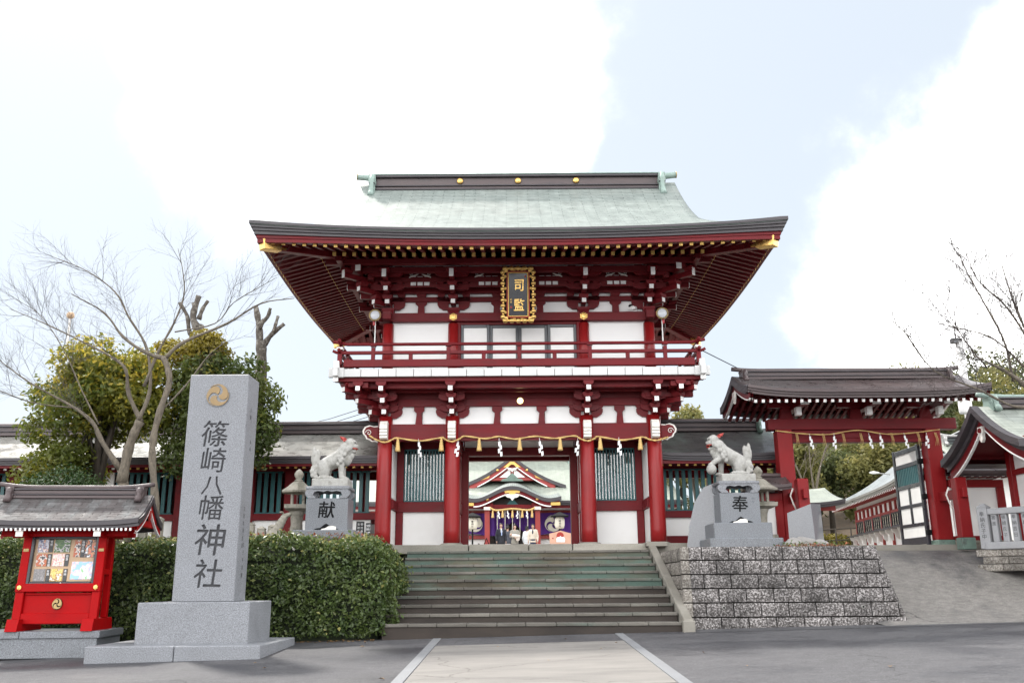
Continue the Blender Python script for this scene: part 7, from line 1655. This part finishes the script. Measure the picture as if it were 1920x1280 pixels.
leafy('yellow_leaf_tree', 'yellow-leaved crown rising between the dark evergreens and cut trunks', (-7.0, 20.4, 1.5), .10, cluster((-7.05, 20.2, 6.05), (.95, .5, .40), 13, .26, .42, 9), 5200, .11, 'leaf_yellow', 65, limbs=4, tintup=.1)
leafy('round_shrub', 'rounded glossy green shrub above the notice board roof', (-8.45, 17.4, 1.5), .06, [((-8.5, 17.4, 2.42), (.78, .6, .62)), ((-8.2, 17.3, 2.3), (.5, .45, .5)), ((-8.85, 17.4, 2.25), (.5, .45, .5))], 9000, .06, 'leaf_shrub', 67, limbs=3, shell=.78)
leafy('garden_shrub', 'loose green shrub at the far left behind the notice board', (-9.9, 17.3, 1.5), .05, cluster((-9.9, 17.3, 2.1), (.6, .4, .35), 8, .25, .4, 12), 4500, .08, 'leaf_shrub', 68, limbs=3)
# cut-back trunks
def pollard(label, y, trunk, stubs, seed):
    t = thing('pollarded_tree', label, 'tree', (trunk[0][0], y, 1.6), 'cut-back trunks behind the evergreens')
    link('trunk', tubemesh([smooth_limb(trunk, .20, .13, seed, .05, 0, y)], 'bark_mottled', 10), t)
    for i, (pts, a, b) in enumerate(stubs): link('cut_branch', tubemesh([smooth_limb(pts, a*.72, b*.8, seed+i+1, .05, 0, y)], 'bark_mottled', 8), t)
pollard('left of the two cut-back bare trunks with stubby branches', 25, [(-8.7, 1.6), (-8.75, 5), (-8.785, 7.233), (-8.946, 8.0)], [([(-8.95, 7.9), (-9.1, 8.3), (-9.03, 8.9)], .15, .10), ([(-8.95, 8.2), (-8.85, 8.5), (-8.70, 8.75)], .11, .06), ([(-8.85, 7.6), (-9.2, 7.8), (-9.30, 8.3), (-9.55, 8.7)], .11, .06), ([(-9.05, 8.5), (-9.2, 8.7)], .08, .06)], 5)
pollard('right of the two cut-back bare trunks nearest the gate eave', 25, [(-7.0, 1.6), (-7.05, 5), (-7.074, 6.91), (-7.144, 7.534)], [([(-7.14, 7.4), (-7.2, 8.0), (-7.33, 8.6)], .17, .09), ([(-7.2, 8.0), (-7.0, 8.25), (-6.9, 8.5)], .10, .06), ([(-7.1, 7.4), (-6.83, 7.75), (-6.47, 8.05)], .14, .07), ([(-6.75, 7.8), (-6.72, 8.0), (-6.66, 8.3)], .075, .06), ([(-7.2, 7.9), (-7.05, 8.15)], .09, .07)], 15)
# ------------------------------------------------------------------ wooded hill beyond the side gate
def zh(x, y):
    k = sstep((x-7)/20)*sstep((y-36)/34); return 1.75 + 7.5*k + .6*math.sin(x*.5)*math.sin(y*.4)*k - (3 if y < 35 else 0)
tag(link('hill', gridmesh([[(x, y, zh(x, y)) for x in [6+2.2*i for i in range(36)]] for y in [34+2.2*i for i in range(30)]], 'soil')), 'brown wooded hillside beyond the shrine', kind='structure')
rr = random.Random(77); k = 0
desc = ['at the foot of the hill', 'halfway up the hill', 'on the crest of the hill']
sp = [(12.2, 40, 2.7), (14.2, 43, 3.3), (16.8, 41, 3.0), (11.0, 46, 3.0), (13.4, 49, 3.6), (16.5, 48, 3.6), (19.6, 45, 3.4), (19.4, 51, 3.8), (22.6, 48, 3.6), (22.5, 55, 4.2), (26, 52, 4.0), (26.5, 59, 4.6), (17.0, 55, 3.8), (30, 56, 4.4), (13.6, 56, 3.6), (21, 60, 4.3), (31, 64, 4.8), (24, 43, 3.0), (28, 46, 3.2), (19.0, 39, 2.2), (10.2, 40.5, 1.9), (9.2, 52, 3.2), (35, 60, 4.6)]
ordn = ['first', 'second', 'third', 'fourth', 'fifth', 'sixth', 'seventh', 'eighth', 'ninth', 'tenth', 'eleventh', 'twelfth']
order = sorted(range(len(sp)), key=lambda i: sp[i][0]/sp[i][1])
rank = {j: i for i, j in enumerate(order)}
for i, (x, y, s) in enumerate(sp):
    z = zh(x, y); dk = (i % 3 == 1)
    rk = rank[i]; side = ('%s hillside tree counted from the left' % ordn[rk]) if rk < 12 else ('%s hillside tree counted from the right' % ordn[len(sp)-1-rk])
    lab = ('dark green rounded ' if dk else 'olive green bushy ') + side + ', beyond the side gate'
    q_ = x/y; lim = .19 if q_ < .42 else (.25 if q_ < .475 else .268)
    h = max(1.6, ((lim+rr.uniform(-.02, .008))*y+.83-z)/1.95); s = max(1.7, min(s, h*1.05))
    bl = cluster((x, y, z+h*1.05), (s*.55, s*.5, h*.55), 16, s*.2, s*.36, 100+i, .8)
    leafy('hillside_tree', lab, (x, y, z), .10*s/2, bl, 6500, .22, 'leaf_hill_dark' if dk else 'leaf_hill', 100+i, 'trees on the hill beyond the side gate', limbs=4, tintup=.3)
leafy('courtyard_tree', 'olive treetop showing above the right cloister roof', (7.2, 36, 1.9), .2, cluster((7.1, 36, 6.3), (1.0, .9, 1.0), 14, .4, .7, 301), 4200, .2, 'leaf_hill', 301, limbs=5, tintup=.4)
bare_tree('hillside_bare_tree', 'grey leafless tree on the hillside in the side gate opening', (12.2, 37.5, 1.9), [([(12.0, 1.5), (12.1, 3.0), (12.3, 4.2)], .14, .08, 0, 37.5)], [([(12.2, 3.6), (11.8, 5.0), (11.4, 6.2), (11.2, 7.2)], .06, .01, .3), ([(12.3, 4.2), (12.6, 5.4), (13.1, 6.6), (13.5, 7.4)], .06, .01, -.3), ([(12.25, 4.0), (12.2, 5.5), (12.3, 7.0)], .05, .01, 0)], 37.5, 'bark_grey', 91, dict(levels=3, every=.4, lmin=.6, lmax=1.5, r0=.02), 'bark_grey')
leafy('slope_grass', 'dry brown and yellow brush on the bank below the hill trees', (12.5, 37, 2.0), .03, cluster((12.0, 37.2, 2.3), (1.9, .8, .45), 14, .25, .45, 305), 3800, .14, 'leaf_yellow', 305, limbs=3)
# ------------------------------------------------------------------ visitors in the court
def hand(bm, p, d, s, k=1.):
    """palm with four fingers and a thumb, hanging along d"""
    p = Vector(p); d = Vector(d).normalized(); side = Vector((0, 1, 0)) if abs(d.y) < .8 else Vector((1, 0, 0))
    w = d.cross(side).normalized(); ell(bm, p+d*.045, (.028, .042, .05), seg=8)
    for i in range(4):
        a = p+d*.08+side*(-.03+.02*i); ln = (.06, .072, .068, .052)[i]; b = a+d*ln*.6+w*s*.006; c = b+d*ln*.35+w*s*.022; conv(bm, a, b, .0095, .009, 6); conv(bm, b, c, .009, .0075, 6)
    a = p+d*.03-side*.035; conv(bm, a, a+d*.04-side*.022, .011, .009, 6)
def person(x, y, z, h, face, label, top, bottom, pose, hair, coat_len=.55, skirt=False, shirt=None, extra=None):
    """face: heading angle, 0 looks at the camera (-Y)"""
    t = thing('person', label, 'person'); k = h/1.7
    def V(a, b, c): return (a*k, b*k, c*k)
    arms = pose
    def skin(bm):
        ell(bm, V(0, -.005, 1.585), V(.073, .088, .108)); ell(bm, V(0, -.03, 1.53), V(.052, .055, .055)); conv(bm, V(0, .015, 1.40), V(0, .01, 1.52), .05*k, .047*k)
        conv(bm, V(0, -.088, 1.60), V(0, -.105, 1.565), .010, .015, 8); ell(bm, V(0, -.086, 1.53), V(.022, .010, .007), seg=8)
        for s in (-1, 1):
            ell(bm, V(s*.075, .005, 1.58), V(.012, .022, .032), seg=8); ell(bm, V(s*.03, -.082, 1.60), V(.013, .008, .007), seg=8)
            hnd = Vector(V(*arms[s][2])); el = Vector(V(*arms[s][1])); conv(bm, el, hnd, .036*k, .027*k); hand(bm, hnd, hnd-el, s)
        conv(bm, V(-.09, 0, .95), V(-.09, 0, .1), .06*k, .045*k); conv(bm, V(.09, 0, .95), V(.09, 0, .1), .06*k, .045*k); conv(bm, V(0, 0, .95), V(0, 0, 1.4), .10*k, .08*k)
        conv(bm, V(-.15, 0, 1.36), V(.15, 0, 1.36), .05*k, .05*k)
        for s in (-1, 1): conv(bm, V(s*.15, 0, 1.36), V(*arms[s][1]), .045*k, .036*k)
    organic('body', skin, 'skin', t, .011, 1)
    def jacket(bm):
        ell(bm, V(0, 0, 1.22), V(.19, .125, .24)); conv(bm, V(-.13, .01, 1.37), V(.13, .01, 1.37), .075*k, .075*k); ell(bm, V(0, .005, 1.02), V(.165, .12, .2))
        zb = 1.0-coat_len*.5
        for i in range(5): q = i/4; ell(bm, V(0, .005, .98-(.98-zb)*q), V(.17+.03*q, .12+.03*q, .10))
        for s in (-1, 1): conv(bm, V(s*.17, .01, 1.36), V(*arms[s][1]), .068*k, .058*k); e = Vector(V(*arms[s][1])); w = Vector(V(*arms[s][2])); conv(bm, e, e.lerp(w, .88), .056*k, .044*k)
    organic('jacket', jacket, top, t, .018, 2)
    def legs(bm):
        if skirt:
            for i in range(7): q = i/6; ell(bm, V(0, 0, .95-.72*q), V(.15+.06*q, .11+.05*q, .12))
        else:
            for s in (-1, 1): conv(bm, V(s*.09, .0, .93), V(s*.095, -.005, .50), .092*k, .07*k); conv(bm, V(s*.095, -.005, .50), V(s*.10, .02, .08), .07*k, .055*k)
            ell(bm, V(0, 0, .95), V(.16, .11, .10))
    organic('skirt' if skirt else 'trousers', legs, bottom, t, .018, 2)
    def shoes(bm):
        for s in (-1, 1): ell(bm, V(s*.10, -.05, .045), V(.045, .125, .045))
    organic('shoes', shoes, 'ink_black', t, .015, 1)
    def hr(bm):
        ell(bm, V(0, .02, 1.625), V(.088, .092, .092)); ell(bm, V(0, -.055, 1.675), V(.07, .04, .032))
        for s in (-1, 1): ell(bm, V(s*.072, .01, 1.60), V(.02, .05, .06))
        if hair == 'bun': ell(bm, V(0, .05, 1.74), V(.045, .045, .045)); ell(bm, V(0, .08, 1.58), V(.06, .04, .07))
        if hair == 'long': ell(bm, V(0, .075, 1.50), V(.085, .045, .16))
        if hair == 'bob': ell(bm, V(0, .06, 1.55), V(.09, .05, .08))
    organic('hair', hr, 'hair', t, .013, 1)
    if shirt:
        def sh_(bm): ell(bm, V(0, -.085, 1.28), V(.05, .05, .13)); ell(bm, V(0, -.02, 1.42), V(.062, .062, .025))
        organic('shirt', sh_, shirt, t, .014, 1)
    if extra: extra(t, V)
    t.location = (x, y, z); t.rotation_euler = (0, 0, face)
    return t
down = {-1: ((-.17, 0, 1.36), (-.24, .02, 1.08), (-.235, -.05, .83)), 1: ((.17, 0, 1.36), (.24, .02, 1.08), (.235, -.05, .83))}
hold = {-1: ((-.17, 0, 1.36), (-.23, -.04, 1.09), (.0, -.24, 1.06)), 1: ((.17, 0, 1.36), (.23, -.04, 1.09), (.04, -.25, 1.02))}
fold = {-1: ((-.17, 0, 1.36), (-.235, -.0, 1.09), (-.12, -.22, .98)), 1: ((.17, 0, 1.36), (.24, .02, 1.08), (.235, -.05, .83))}
def tie(t, V): prism('tie', [(-.012, .0), (.012, 0), (.028, -.26), (0, -.30), (-.028, -.26)], .02, 'blue_shirt', t, V(0, -.137, 1.39))
PZ = zc(0, 45)-.02
person(-.60, 45.2, PZ, 1.68, .25, 'man in a dark suit with blue tie standing left in the gateway', 'suit', 'suit', down, 'short', .5, shirt='paper', extra=tie)
person(-.28, 46.6, PZ, 1.66, 3.0, 'attendant in grey top and white trousers seen from behind', 'grey_top', 'hakama', fold, 'bun', .3, skirt=True)
person(.07, 45.0, PZ, 1.60, .1, 'woman in a pale tweed jacket and dark skirt holding a baby', 'tweed', 'navy', hold, 'bun', .45, skirt=True)
person(.95, 45.0, PZ, 1.62, -.15, 'woman in a long cream coat over a navy dress at right', 'cream_coat', 'navy', down, 'long', 1.25, skirt=True, shirt='navy')
person(.68, 45.9, PZ, 1.58, 2.6, 'person in pale clothes half hidden behind the cream coat', 'hakama', 'hakama', fold, 'bob', .8, skirt=True)
bb = thing('person', 'baby wrapped in a cream blanket in the arms of the woman', 'person')
def bundle(bm): cap(bm, (-.10, 0, 0), (.16, 0, -.03), .09, .085, 5); ell(bm, (.12, .02, -.13), (.10, .06, .13))
organic('blanket', bundle, 'blanket', bb, .016, 2)
def bhead(bm): ell(bm, (-.21, -.01, .05), (.058, .06, .062)); ell(bm, (-.215, -.07, .045), (.01, .012, .01), seg=8); conv(bm, (-.17, 0, .03), (-.10, 0, 0), .035, .04)
organic('body', bhead, 'skin', bb, .011, 1); bb.location = (.09, 44.74, PZ+1.06)
bg_ = thing('paper_bag', 'white carrier bag on the ground by the man in the suit', 'bag', (-.82, 44.9, PZ)); R('body', -.98, -.72, 44.85, 45.0, PZ+.02, PZ+.48, 'paper', bg_); tube('handle', [(-.92, 44.92, PZ+.47), (-.88, 44.92, PZ+.58), (-.82, 44.92, PZ+.58), (-.78, 44.92, PZ+.47)], .008, 'paper', bg_, 5)
bake_organic()
